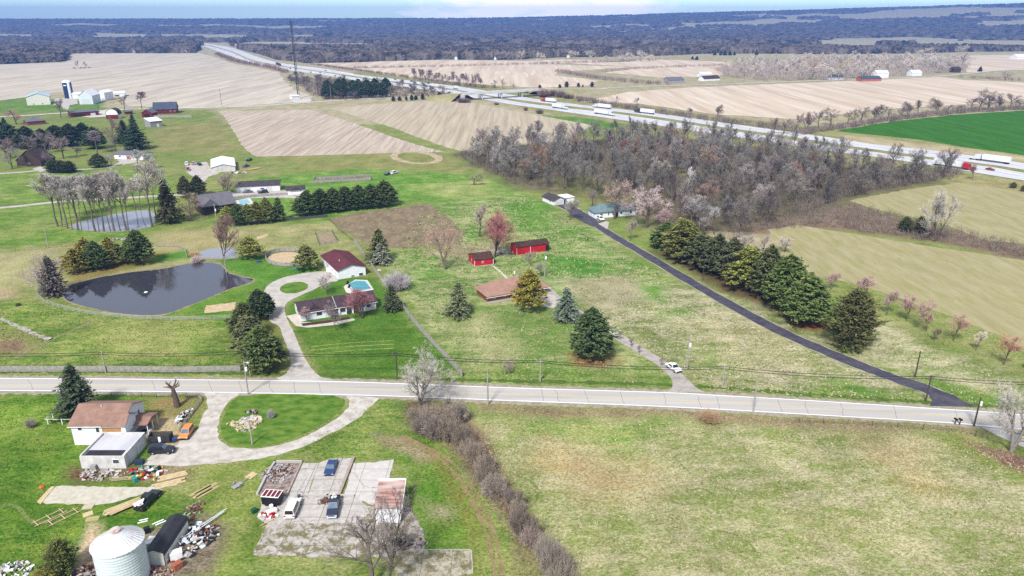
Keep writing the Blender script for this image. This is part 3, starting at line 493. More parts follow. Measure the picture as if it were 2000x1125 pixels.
# ------------------------------------------------------------------ far woods
def far_woods():
    az = np.radians(np.linspace(-48, 48, 900)); r = [1250.0]
    while r[-1] < 8300: r.append(r[-1] * 1.0062 if r[-1] < 3000 else r[-1] * 1.011)
    r = np.array(r); A, Rr = np.meshgrid(az, r); A = A + rng.uniform(-.0006, .0006, A.shape); X = Rr * np.sin(A); Y = Rr * np.cos(A); T = terrain(A, Rr)
    px, py = pix(X, Y, T)
    fx = [-900, 0, 110, 128, 135, 380, 392, 400, 445, 500, 540, 600, 680, 760, 860, 1000, 1090, 1250, 1400, 1600, 1800, 1900, 2000, 2900]
    fy = [126, 125.5, 121, 119, 104.5, 103.5, 96, 87, 91, 104, 116, 123.5, 122, 119, 116, 117, 112, 110, 104, 106, 104, 101, 100, 98]
    edge = np.interp(px, fx, fy); wood = py < edge + (vnoise(X, Y, .02, 9) - .5) * 1.2
    wood &= ~((px > 380) & (px < 447) & (py > 83) & (py < np.interp(px, [380, 447], [87, 93])))
    cl = vnoise(X * .45, Y * .9, .0019, 21) * .55 + vnoise(X * .7, Y, .005, 22) * .45
    clear = (cl > np.where(Rr > 2300, .57, .8)) & (Rr > 1700); H = 11 + 6 * vnoise(X, Y, .012, 4) + rng.uniform(-4.2, 4.2, A.shape)
    H = H * np.where(vnoise(X, Y, .03, 8) > .8, .55, 1)
    Z = T + np.where(wood & ~clear, H, -6); nr, na = X.shape; V = np.stack([X, Y, Z], -1).reshape(-1, 3)
    i = np.arange(nr - 1)[:, None] * na; j = np.arange(na - 1)[None, :]; F = np.stack([i + j, i + na + j, i + na + j + 1, i + j + 1], -1)
    up = (wood & ~clear); k = up[:-1, :-1] | up[1:, :-1] | up[:-1, 1:] | up[1:, 1:]; F = F[k][:, ::-1]
    m = mat('bare_canopy', S(124, 114, 106), S(50, 48, 46), .03, .95, .0, detail=6, c3=S(40, 46, 38), c3at=.62, lo=.42, hi=.6)
    us, inv = np.unique(F.ravel(), return_inverse=True)
    tag(mesh_np('far_woods', V[us], inv.reshape(F.shape), m), kind='stuff')
far_woods()
# ------------------------------------------------------------------ haze
mb = MB(); mb.box(-9600, -9600, -1.2, 9600, 9600, 236)
hm = bpy.data.materials.new('haze_air'); hm.use_nodes = True; nt = hm.node_tree; nt.nodes.clear()
pv = N(nt, 'VolumePrincipled', {'Color': (.13, .31, .78, 1), 'Density': 1.5e-4, 'Anisotropy': .1})
nt.links.new(pv.outputs[0], N(nt, 'OutputMaterial').inputs['Volume'])
HZ = mb.build('haze', hm); tag(HZ, kind='stuff')

# tyre tracks and dark grass rings
ringm = mat('dark_grass', S(104, 122, 64), S(140, 148, 90), 1.2, .95, .05); soil = mat('rut_soil', S(168, 146, 112), S(140, 124, 84), .8, .95, .05)
for pts, w_ in (([(1330, 885), (1318, 893), (1326, 902), (1340, 918)], .5), ([(1350, 958), (1370, 954), (1385, 960), (1398, 971)], .7), ([(1309, 974), (1320, 982), (1332, 983)], .5), ([(1392, 1042), (1415, 1039), (1440, 1047), (1462, 1060), (1476, 1078)], .6), ([(1384, 1092), (1400, 1104), (1416, 1120)], .6), ([(1003, 926), (1030, 936), (1050, 955), (1048, 975), (1034, 990)], .8), ([(0, 992), (20, 985), (40, 995), (60, 1018), (90, 1020)], 1.0), ([(850, 520), (870, 537), (890, 540), (850, 545), (845, 532)], .6), ([(860, 645), (868, 648), (866, 656)], .5), ([(1880, 706), (1884, 716), (1900, 722)], .5), ([(520, 790), (545, 782), (570, 783)], .3)): ribbon('grass_ring', catmull(wpts(pts), False), w_ * .6, ringm, .012, amp=.16)
for o_ in (0, 14): ribbon('path', catmull(wpts([(770 + o_, 850), (812 + o_, 870), (848 + o_, 888), (880 + o_, 915), (912 + o_, 960), (938 + o_, 1010), (956 + o_, 1060), (968 + o_, 1130)]), False), .7, soil, .012, amp=.25)
for y in (665, 672, 680): ribbon('mowing_line', catmull(wpts([(608, y + 12), (680, y + 5), (770, y)]), False), .35, mat('cut_grass', S(168, 180, 110), S(140, 160, 80), .6), .012, amp=.1)
# ================================================================== trees
BARK = tinted('bark', .25, 2.0); TWIG = tinted('twigs', .22, .5); LEAF = tinted('needles', .5, 1.3)
def ribbons_np(p0, p1, w0, w1, seed=0):
    g = np.random.default_rng(seed); d = p1 - p0; r = g.normal(size=d.shape); s = np.cross(d, r); s /= np.linalg.norm(s, axis=1)[:, None] + 1e-9
    V = np.stack([p0 - s * w0[:, None], p0 + s * w0[:, None], p1 + s * w1[:, None], p1 - s * w1[:, None]], 1).reshape(-1, 3)
    return V, np.arange(len(V)).reshape(-1, 4)
def bare_tree(seed, h=12.0, trunk=.3, spread=.75, up=.25, n=(8, 6, 5, 4), lens=(.62, .58, .66, .95), forks=1, tw=.017, start=.3):
    g = random.Random(seed); segs = []; tw0 = []
    def grow(p, d, L, r, lv):
        ns = (4, 4, 3, 2, 1)[lv]; pts = [p]; rr = [r]
        for i in range(ns):
            d = (d + Vector((g.uniform(-1, 1), g.uniform(-1, 1), g.uniform(-.6, .9))) * (.10, .20, .26, .3, .3)[lv] + Vector((0, 0, up * (.5, .6, .5, .35, .3)[lv] * .5))).normalized()
            q = pts[-1] + d * (L / ns); r2 = r * (1 - .72 * (i + 1) / ns); (segs if lv < 3 else tw0).append((pts[-1], q, rr[-1], r2, lv)); pts.append(q); rr.append(r2)
        if lv >= 4 or lv >= len(n): return
        k = n[lv]
        for c in range(k):
            t = (start if lv == 0 else .22) + (1 - (start if lv == 0 else .22)) * (c + g.random()) / k; t = min(t, .999); i = int(t * ns); f = t * ns - i
            b = pts[i].lerp(pts[i + 1], f); dd = (pts[i + 1] - pts[i]).normalized(); a = dd.orthogonal().normalized(); a.rotate(Matrix.Rotation(g.uniform(0, 6.283), 3, dd))
            ang = g.uniform(.45, 1.0) * spread * (1.25 if lv == 0 and t < .6 else 1.0)
            grow(b, (dd * math.cos(ang) + a * math.sin(ang)).normalized(), L * lens[lv] * g.uniform(.7, 1.15) * (1.1 - .45 * t), max(rr[i] * .55, .012), lv + 1)
    for f in range(forks):
        a = g.uniform(0, 6.28); s = .0 if forks == 1 else .35
        grow(Vector((0, 0, 0)), Vector((math.cos(a + f * 6.28 / forks) * s, math.sin(a + f * 6.28 / forks) * s, 1)).normalized(), h * .62, trunk * (1 if forks == 1 else .75), 0)
    mb = MB()
    for a, b, r0, r1, lv in segs:
        mb.tube(a, b, r0, max(r1, .012), (7, 5, 3)[lv], caps=False)
    A = np.array([[*a] for a, *_ in tw0]); B = np.array([b[:] for _, b, *_ in tw0]); W = np.array([max(min(x[2], tw * 1.6), tw) for x in tw0])
    return mb, A, B, W
def conifer(seed, kind):
    g = np.random.default_rng(seed); H = 12.0; cen = []; dirs = []; sz = []
    if kind == 'spruce': nb, prof, base, droop, L0 = 260, (lambda t: (1 - t) ** .85 * 2.9 + .15), .05, -.22, .62
    elif kind == 'pine': nb, prof, base, droop, L0 = 170, (lambda t: 3.4 * (1 - t ** 2.6) * (.80 + .20 * min(1, t * 4)) + .15), .10, .16, .70
    elif kind == 'loosepine': nb, prof, base, droop, L0 = 75, (lambda t: 3.2 * (1 - t ** 2.2) * (.7 + .3 * min(1, t * 3)) + .3), .18, .1, .66
    else: nb, prof, base, droop, L0 = 420, (lambda t: 3.1 * (1 - t ** 2.1) ** .8 * (.62 + .38 * min(1, t * 5)) + .06), .0, .5, .5
    lim = [(0, 0, 0)]
    for i in range(nb):
        t = base + (1 - base) * ((i + g.random()) / nb) ** (.85 if kind != 'cedar' else .9); z = t * H; L = prof(t) * g.uniform(.5, 1.2) * (1 + .16 * math.sin(i * 2.39996 * 1 + seed) + .12 * math.sin(t * 19 + seed)); a = i * 2.39996 + g.uniform(-.5, .5)
        if kind in ('pine', 'loosepine'): z = round(z / .95) * .95 + g.uniform(-.25, .25)
        d = np.array([math.cos(a), math.sin(a), droop]); m = max(3, int(L * (5.0 if kind == 'spruce' else 4.2)))
        for s in np.linspace(.18 if kind != 'cedar' else .55, 1, m):
            for _ in range(2 if kind != 'loosepine' else 3):
                c = np.array([0, 0, z]) + d * L * s + np.array([0, 0, .10 * (s * L) ** 2 * (.35 if kind == 'spruce' else .12)]) + g.normal(0, .10 + .12 * s, 3)
                if c[2] < .1: continue
                dd = d + g.normal(0, .55, 3); cen.append(c); dirs.append(dd / np.linalg.norm(dd)); sz.append(L0 * g.uniform(.6, 1.1))
    if kind == 'loosepine' or kind == 'pine':
        for i in range(260 if kind == 'pine' else 140):
            t = g.uniform(.2, .98); a = g.uniform(0, 6.28); L = prof(t) * g.uniform(.75, 1.0); c0 = np.array([math.cos(a) * L, math.sin(a) * L, t * H])
            for _ in range(14):
                dd = g.normal(0, 1, 3); dd[2] = abs(dd[2]); dd /= np.linalg.norm(dd); cen.append(c0 + dd * .25); dirs.append(dd); sz.append(.55)
    cen, dirs, sz = np.array(cen), np.array(dirs), np.array(sz)
    V, F = ribbons_np(cen - dirs * sz[:, None] * .5, cen + dirs * sz[:, None] * .5, sz * .24, sz * .12, seed)
    mb = MB(); mb.tube((0, 0, 0), (0, 0, H * .5), .22, .14, 7); mb.tube((0, 0, H * .5), (0, 0, H * .97), .14, .03, 6)
    for i in range(40):
        t = base + (1 - base) * i / 40; a = i * 2.4; L = prof(t) * .8; mb.tube((0, 0, t * H), (math.cos(a) * L, math.sin(a) * L, t * H + droop * L), .05, .015, 3, caps=False)
    return mb, V, F
def shrub_np(seed, n=900, h=3.0, r=2.0, arch=.5):
    g = np.random.default_rng(seed); A = []; B = []; W = []
    for i in range(n // 6):
        a = g.uniform(0, 6.28); q = math.sqrt(g.random()); b = np.array([math.cos(a) * q * r * .55, math.sin(a) * q * r * .55, 0]); lean = q * .75 + g.uniform(0, .25); d = np.array([math.cos(a) * lean, math.sin(a) * lean, 1.0]); d /= np.linalg.norm(d); L = h * g.uniform(.6, 1.08) * (1 - .2 * q)
        p = b; w_ = .045
        for k in range(3):
            e = p + d * L / 3; A.append(p); B.append(e); W.append(w_); w_ *= .7
            for _ in range(3):
                s = g.uniform(.2, 1); c = p + (e - p) * s; dd = d + g.normal(0, .6, 3); A.append(c); B.append(c + dd / np.linalg.norm(dd) * h * .22); W.append(.022)
            d = d + np.array([math.cos(a), math.sin(a), -.5]) * arch * .4 * q + g.normal(0, .15, 3); d /= np.linalg.norm(d); p = e
    V, F = ribbons_np(np.array(A), np.array(B), np.array(W), np.array(W) * .5, seed); V[:, 2] = np.maximum(V[:, 2], 0.01); return V, F
PROTO = {}
def lift(c):
    g = c[1] > c[0] * 1.02 or (c[0] > 2.2 * c[2] and c[1] > .7 * c[0]); k = (1.5 if c[0] > c[1] else 2.2) if g else 1.25
    return (min(c[0] * k * (1.06 if g else 1), .8), min(c[1] * k, .8), min(c[2] * k * (.8 if g else 1), .8), 1)
def proto(key, mbtrunk, V, F, nm, leaf):
    V = np.asarray(V); h = V[:, 2].max(); rad = np.percentile(np.hypot(V[:, 0], V[:, 1]), 96)
    r = bpy.data.objects.new('tree_source', None); s = 1.0
    t = None
    if mbtrunk is not None:
        t = mbtrunk.build('trunk', BARK)
    c = mesh_np('crown', V, F, TWIG if leaf == 0 else LEAF)
    PROTO[key] = (t, c, h, rad)
    for o in (t, c):
        if o: COL.objects.unlink(o)
def mk_bare(key, **k):
    mb, A, B, W = bare_tree(**k); V, F = ribbons_np(A, B, W, W * .55, 3); proto(key, mb, V, F, key, 0)
mk_bare('oak1', seed=1, spread=.95, up=.10, trunk=.34, n=(9, 7, 6, 7), start=.28)
mk_bare('oak2', seed=2, spread=.90, up=.12, trunk=.30, n=(9, 7, 6, 7), forks=1, start=.35)
mk_bare('oak3', seed=3, spread=1.0, up=.05, trunk=.30, n=(8, 7, 6, 8), start=.25)
mk_bare('oak4', seed=14, spread=.85, up=.15, trunk=.26, n=(10, 7, 6, 6), start=.40)
mk_bare('vase1', seed=4, spread=.62, up=.35, trunk=.22, n=(8, 7, 6, 6), forks=3, start=.18)
mk_bare('vase2', seed=5, spread=.70, up=.30, trunk=.22, n=(7, 7, 6, 6), forks=4, start=.2)
mk_bare('fine1', seed=8, spread=.95, up=.12, trunk=.36, n=(8, 7, 7, 7), forks=3, start=.25, lens=(.66, .58, .55, .6), tw=.013)
mk_bare('fine2', seed=41, spread=.9, up=.22, trunk=.26, n=(9, 7, 6, 6), forks=2, start=.2, lens=(.62, .56, .55, .6), tw=.010)
mk_bare('fine3', seed=43, spread=.95, up=.18, trunk=.26, n=(9, 7, 6, 6), start=.22, lens=(.62, .56, .55, .6), tw=.010)
mk_bare('open1', seed=8, spread=.95, up=.12, trunk=.40, n=(7, 6, 6, 7), forks=3, start=.25, lens=(.66, .58, .55, .6))
mk_bare('poplar1', seed=6, spread=.55, up=.38, trunk=.12, n=(10, 6, 6, 6), start=.5, lens=(.42, .66, .7, .95))
mk_bare('poplar2', seed=9, spread=.60, up=.30, trunk=.12, n=(11, 6, 6, 6), start=.45, lens=(.42, .66, .7, .95))
mk_bare('small1', seed=10, spread=.85, up=.2, trunk=.16, n=(7, 6, 5, 6), forks=2, start=.25, tw=.03)
mk_bare('small2', seed=11, spread=.8, up=.25, trunk=.18, n=(8, 6, 5, 6), start=.3, tw=.03)
for key, sd in (('spruce1', 21), ('spruce2', 22)): m_, V_, F_ = conifer(sd, 'spruce'); proto(key, m_, V_, F_, key, 1)
for key, sd in (('pine1', 23), ('pine2', 24)): m_, V_, F_ = conifer(sd, 'pine'); proto(key, m_, V_, F_, key, 1)
for key, sd in (('loose1', 25), ('loose2', 26)): m_, V_, F_ = conifer(sd, 'loosepine'); proto(key, m_, V_, F_, key, 1)
for key, sd in (('cedar1', 27), ('cedar2', 28)): m_, V_, F_ = conifer(sd, 'cedar'); proto(key, m_, V_, F_, key, 1)
for key, sd, ar in (('shrub1', 31, .5), ('shrub2', 32, .9), ('shrub3', 33, .2)): V_, F_ = shrub_np(sd, 2600, 3.0, 2.0, ar); proto(key, None, V_, F_, key, 0)
def plant(name, label, cat, key, x, y, h, r, col, group=None, bark=None, rz=None, z=0):
    t, c, h0, r0 = PROTO[key]; k = rnd.uniform(.9, 1.1)
    if t is None:                                           # a shrub is one mesh
        o = c.copy(); o.name = name; COL.objects.link(o); o.location = (x, y, z); o.rotation_euler = (0, 0, rnd.uniform(0, 6.28) if rz is None else rz)
        o.scale = (r / r0, r / r0, h / h0); o.color = lift(col); return tag(o, label, cat, group)
    e = thing(name, label, cat, (x, y, z), rnd.uniform(0, 6.28) if rz is None else rz, group); e.scale = (r / r0, r / r0, h / h0)
    for o, cc in ((t, bark or (.11, .085, .065, 1)), (c, col)):
        q = o.copy(); COL.objects.link(q); q.parent = e; q.color = cc if o is t else lift(cc)
    return e
def vary(c, a=.15):
    f = rnd.uniform(1 - a, 1 + a); return (c[0] * f * rnd.uniform(.95, 1.05), c[1] * f, c[2] * f * rnd.uniform(.94, 1.06), 1)
def tree_px(name, label, cat, key, px, pb, pt, wpx, col, group=None, bark=None):
    p = P(px, pb); return plant(name, label, cat, key, p.x, p.y, hz(px, pb, pt), wid(px, pb, wpx) / 2, col, group, bark)
# crown colours
SPR = (.024, .036, .024, 1); PIN = (.036, .056, .022, 1); PDK = (.020, .034, .018, 1); YEL = (.14, .145, .022, 1); YGR = (.105, .125, .024, 1); BLU = (.058, .080, .070, 1); CED = (.036, .042, .020, 1); OLV = (.07, .082, .03, 1)
GRY = (.175, .16, .143, 1); LGR = (.40, .36, .32, 1); DGR = (.115, .102, .092, 1); RED = (.30, .11, .11, 1); SAL = (.36, .22, .185, 1); PNK = (.31, .19, .19, 1); PUR = (.165, .138, .125, 1); TANC = (.46, .40, .345, 1); BRN = (.22, .155, .12, 1); RST = (.26, .15, .085, 1)
LBK = (.30, .27, .24, 1); DBK = (.09, .07, .06, 1)
T = tree_px
# --- single evergreens
T('spruce_tree', 'dark green spruce behind the white farmhouse, beside the county road', 'spruce', 'spruce1', 155, 808, 711, 76, SPR)
T('evergreen_shrub', 'rounded dark juniper standing left of the grain bin', 'shrub', 'cedar1', 122, 1122, 1055, 62, (.05, .062, .022, 1))
T('evergreen_shrub', 'low golden evergreen bush cut by the bottom edge of the photo', 'shrub', 'cedar2', 86, 1140, 1110, 52, (.08, .085, .022, 1))
for a in (('dark conical pine at the back of the clump by the curving drive', 'pine1', 508, 622, 563, 52, PDK), ('narrow dark pine at the drive edge, right side of its clump', 'pine2', 522, 615, 570, 34, PDK), ('broad olive-tinted pine in the middle of the clump by the drive', 'pine2', 482, 662, 588, 58, (.034, .044, .02, 1)), ('shaggy pine on the left flank of the clump by the drive', 'loose1', 492, 690, 610, 74, (.05, .06, .034, 1)), ('largest green pine at the front of the clump, behind two utility poles', 'pine1', 514, 722, 634, 84, (.042, .062, .024, 1))):
    T('pine_tree', a[0], 'pine', *a[1:], group='pines beside the curving drive')
T('pine_tree', 'tall dark pine with rusty needles beneath, beside the worn driveway', 'pine', 'pine2', 1153, 700, 598, 82, (.03, .05, .024, 1))
T('blue_spruce', 'blue-green spruce beside the concrete apron of the brick house', 'spruce', 'spruce2', 1105, 626, 561, 50, BLU)
T('pine_tree', 'golden yellow pine in front of the brick house', 'pine', 'loose2', 1034, 606, 525, 66, (.145, .132, .03, 1))
T('spruce_tree', 'grey-green spruce on the lawn left of the brick house', 'spruce', 'spruce1', 896, 617, 550, 50, (.066, .078, .05, 1))
T('spruce_tree', 'tall olive-green spruce behind a blue spruce near the board fence', 'spruce', 'spruce2', 742, 511, 446, 50, (.05, .058, .026, 1))
T('blue_spruce', 'short silvery blue spruce in front of a taller spruce', 'spruce', 'spruce1', 744, 515, 474, 38, (.10, .115, .11, 1))
T('spruce_tree', 'dark spruce at the right end of the purple-roofed ranch house', 'spruce', 'spruce1', 766, 608, 554, 38, (.03, .042, .024, 1))
T('pine_tree', 'open-branched pine standing by the round pen', 'pine', 'loose1', 600, 527, 475, 50, (.07, .082, .03, 1))
T('pine_tree', 'light green pine on the bank above the little pond', 'pine', 'loose2', 488, 505, 460, 50, (.10, .11, .03, 1))
T('pine_tree', 'tallest dark pine next to the pond ringed with poplars', 'pine', 'spruce2', 331, 436, 349, 44, (.032, .034, .018, 1))
T('pine_tree', 'small dark pine left of its twin near the white pole barn', 'pine', 'pine1', 363, 386, 342, 28, (.04, .046, .024, 1))
T('pine_tree', 'small dark pine right of its twin near the white pole barn', 'pine', 'pine2', 388, 382, 341, 30, (.028, .034, .018, 1))
T('pine_tree', 'lone bushy pine on the lawn below the grey-roofed white house', 'pine', 'pine1', 193, 327, 299, 34, (.04, .055, .028, 1))
for x, c in ((103, 'leftmost'), (121, 'middle'), (138, 'rightmost')): T('evergreen_shrub', c + ' of three clipped round evergreens by the dark cabin', 'shrub', 'cedar1', x, 337, 312 + (x - 103) * .05, 31, (.024, .036, .016, 1), 'clipped round evergreens')
PB_ = [('bright golden pine at the left end of the row above the pond', 'loose2', 150, 533, 484, 48, (.13, .122, .026, 1)), ('golden pine peeping out behind the green pines above the pond', 'loose1', 170, 516, 462, 44, (.15, .135, .026, 1)), ('bushy dark green pine, second from left above the pond', 'pine1', 190, 526, 469, 52, PIN), ('yellow-topped slim pine in the middle of the pond row', 'loose1', 216, 508, 460, 34, (.15, .138, .028, 1)), ('thin olive pine near the middle of the pond row', 'loose2', 234, 517, 474, 36, OLV), ('slender green pine just left of the biggest pond pine', 'loose1', 252, 512, 470, 32, OLV), ('largest dark green pine at the right end of the pond row', 'pine2', 273, 515, 446, 54, PIN)]
for a in PB_: T('pine_tree', a[0], 'pine', *a[1:], group='pines above the pond')
for i, (x, b, t, wd, c, k) in enumerate([(446, 436, 402, 36, YGR, 'pine1'), (466, 440, 397, 34, PIN, 'pine2'), (486, 439, 396, 32, OLV, 'loose1'), (503, 437, 392, 32, (.09, .088, .028, 1), 'loose2'), (522, 435, 384, 34, OLV, 'pine1'), (546, 431, 385, 32, PIN, 'spruce2')]):
    T('pine_tree', ('first', 'second', 'third', 'fourth', 'fifth', 'sixth')[i] + ' pine from the left in the row below the turquoise pool', 'pine', k, x, b, t, wd, c, 'olive pines below the turquoise pool')
for i, (x, b, t, wd) in enumerate([(600, 420, 372, 54), (628, 416, 367, 46), (652, 413, 365, 44), (676, 410, 362, 44), (702, 408, 360, 44), (726, 406, 358, 42), (752, 402, 350, 50)]):
    T('pine_tree', ('first', 'second', 'third', 'fourth', 'fifth', 'sixth', 'seventh')[i] + ' dark pine from the left in the windbreak above the tilled paddock', 'pine', ('pine1', 'pine2')[i % 2], x, b, t, wd, vary((.028, .044, .018, 1)), 'dark pine windbreak')
for x, b, t, wd in [(1350, 500, 446, 62), (1385, 515, 462, 60), (1420, 530, 470, 58), (1470, 552, 482, 60), (1515, 578, 498, 66)]: T('pine_tree', 'dark pine filling the back of the row along the black driveway', 'pine', rnd.choice(('loose1', 'loose2', 'pine2')), x, b, t, wd, vary((.036, .046, .022, 1)), 'back pines along the black driveway')
for i, (x, b, t, wd, c, k) in enumerate([(1300, 484, 432, 62, (.04, .062, .022, 1), 'pine1'), (1333, 508, 424, 78, (.068, .076, .026, 1), 'pine2'), (1368, 524, 452, 76, (.04, .048, .026, 1), 'loose1'), (1398, 534, 455, 72, (.036, .044, .026, 1), 'pine1'), (1428, 548, 462, 68, (.04, .046, .028, 1), 'loose2'), (1456, 566, 476, 82, (.082, .094, .026, 1), 'loose1'), (1496, 580, 476, 78, (.042, .052, .026, 1), 'pine1'), (1532, 604, 494, 90, (.044, .066, .022, 1), 'pine2'), (1572, 632, 530, 92, (.05, .074, .026, 1), 'pine1')]):
    T('pine_tree', ('first', 'second, yellowish', 'third', 'fourth', 'fifth', 'sixth, yellow-green', 'seventh', 'eighth', 'ninth and nearest')[i] + ' pine down the row along the black driveway', 'pine', k, x, b, t, wd, c, 'pines along the black driveway')
T('cedar_tree', 'huge dense dark cedar at the end of the black driveway pines', 'cedar', 'cedar1', 1658, 682, 563, 96, (.042, .046, .020, 1))
T('cedar_tree', 'dark cedar in the brush strip, left of its twin', 'cedar', 'cedar2', 1767, 452, 422, 32, CED); T('cedar_tree', 'dark cedar in the brush strip beside the pale bare tree', 'cedar', 'cedar1', 1796, 453, 421, 28, CED)
T('cedar_tree', 'small cedar in the grass just below the interstate, right edge', 'cedar', 'cedar2', 1979, 367, 355, 15, (.07, .07, .025, 1)); T('cedar_tree', 'small cedar on the right border below the interstate', 'cedar', 'cedar1', 1998, 374, 361, 13, (.06, .06, .025, 1))
for i, (x, b, t, wd) in enumerate([(22, 288, 240, 54), (55, 290, 245, 46), (85, 291, 250, 46), (112, 286, 243, 46), (140, 285, 240, 46), (166, 282, 238, 40), (187, 290, 246, 44), (8, 282, 236, 40)]):
    T('pine_tree', 'dark evergreen in the dense belt below the red farmstead', 'pine', ('pine1', 'pine2')[i % 2], x, b, t, wd, vary((.022, .034, .018, 1)), 'dense evergreen belt below the farmstead')
T('spruce_tree', 'slim dark spruce poking up before the small red shed', 'spruce', 'spruce1', 262, 256, 221, 18, PDK); T('spruce_tree', 'broad dark spruce left of the grey flat-roofed shed', 'spruce', 'spruce2', 268, 292, 240, 48, PDK); T('spruce_tree', 'dark spruce behind the broad one near the grey shed', 'spruce', 'spruce1', 245, 280, 233, 34, PDK); T('spruce_tree', 'small spruce beside the house at the far left', 'spruce', 'spruce2', 9, 246, 229, 13, SPR)
for i in range(16):
    x = 645 + (i % 8) * 15 + rnd.uniform(-5, 5); b = 193 - (i // 8) * 8 - (x - 640) * .03; T('pine_tree', 'dark pine in the small grove beside the radio mast', 'pine', ('pine1', 'pine2')[i % 2], x, b, b - 31 + rnd.uniform(-5, 4), 26, vary((.022, .036, .018, 1)), 'pine grove beside the radio mast')
for x, b, h, wd in [(768, 198, 10, 9), (781, 197, 9, 9), (794, 196.5, 9, 6), (804, 196, 11, 9), (812, 195, 9, 9), (825, 194.5, 13, 9), (837, 193, 6, 4), (844, 192, 6, 4), (858, 192.5, 13, 12), (868, 191.5, 8, 5), (877, 192, 13, 9), (1054, 172, 7, 7), (1093, 173, 9, 7), (1107, 170.5, 12, 9), (1130, 170, 9, 7), (1138, 170, 5, 4), (1156, 170, 11, 8)]:
    T('cedar_tree', 'little dark cedar along the overpass road', 'cedar', 'cedar1', x, b, b - h, wd, (.02, .026, .016, 1), 'little cedars along the overpass road')
for x, b, h, wd in [(1352, 116, 7, 6), (1361, 117, 8, 8), (1396, 108, 12, 7), (1407, 108, 9, 7), (1415, 108, 11, 9), (1425, 108, 10, 8), (1434, 108, 9, 6), (1477, 108, 12, 7), (1914, 140, 11, 9)]:
    T('cedar_tree', 'far dark conifer standing in the pale fields', 'conifer', 'spruce1', x, b, b - h, wd, (.02, .03, .02, 1), 'far conifers in the pale fields')
# --- single bare trees
T('bare_tree', 'wide pale grey tree rising from the brush by the county road', 'tree', 'fine1', 820, 792, 666, 128, (.36, .335, .30, 1), bark=(.26, .22, .19, 1))
T('bare_tree', 'dark bare tree by the rusty-roofed shed, right trunk of a pair', 'tree', 'fine2', 757, 1150, 952, 150, (.17, .14, .135, 1), bark=(.12, .10, .08, 1)); T('bare_tree', 'dark bare tree by the cracked slab, left trunk of a pair', 'tree', 'fine3', 728, 1146, 985, 165, (.17, .14, .135, 1), bark=(.12, .10, .08, 1))
T('bare_tree', 'pale bare tree by the road at the right edge of the photo', 'tree', 'fine1', 1975, 882, 700, 150, (.38, .35, .31, 1), bark=(.27, .24, .21, 1))
T('bare_tree', 'round-headed tree with salmon buds left of the little red barn', 'tree', 'fine2', 869, 526, 432, 84, SAL, bark=(.20, .16, .14, 1)); T('bare_tree', 'tree with crimson buds directly above the little red barn', 'tree', 'vase2', 966, 502, 410, 76, (.30, .12, .12, 1), bark=DBK)
T('bare_tree', 'grey budding tree just behind the crimson one', 'tree', 'oak2', 936, 462, 398, 62, (.28, .23, .21, 1)); T('bare_tree', 'reddish bare tree standing in the little pond', 'tree', 'vase1', 437, 505, 418, 62, (.20, .125, .11, 1), bark=DBK)
T('bare_tree', 'pinkish bare tree with flung-out limbs at the left end of the pond', 'tree', 'fine1', 92, 577, 486, 80, (.36, .29, .27, 1), bark=LBK); T('dead_spruce', 'dying grey-brown spruce at the left end of the pond', 'tree', 'spruce1', 107, 578, 498, 48, (.105, .09, .078, 1))
for i, (x, b, t, wd) in enumerate([(113, 442, 342, 46), (122, 444, 346, 36), (132, 446, 348, 40), (141, 447, 352, 34), (152, 449, 350, 40), (160, 450, 356, 30), (186, 452, 345, 46), (194, 452, 350, 36), (203, 452, 342, 44), (216, 452, 346, 40), (224, 452, 350, 36), (235, 451, 338, 46), (247, 450, 342, 44), (251, 449, 348, 34), (297, 443, 320, 52), (306, 430, 315, 44), (120, 430, 352, 36), (170, 420, 348, 40), (215, 416, 345, 36), (246, 412, 350, 34), (264, 410, 356, 30), (274, 410, 352, 34), (150, 425, 350, 36)]):
    T('poplar_tree', 'tall pale bare poplar ringing the upper pond', 'poplar', ('poplar1', 'poplar2')[i % 2], x, b, t - 8, wd * 1.2, vary((.34, .31, .275, 1)), 'bare poplars ringing the upper pond', (.13, .105, .085, 1))
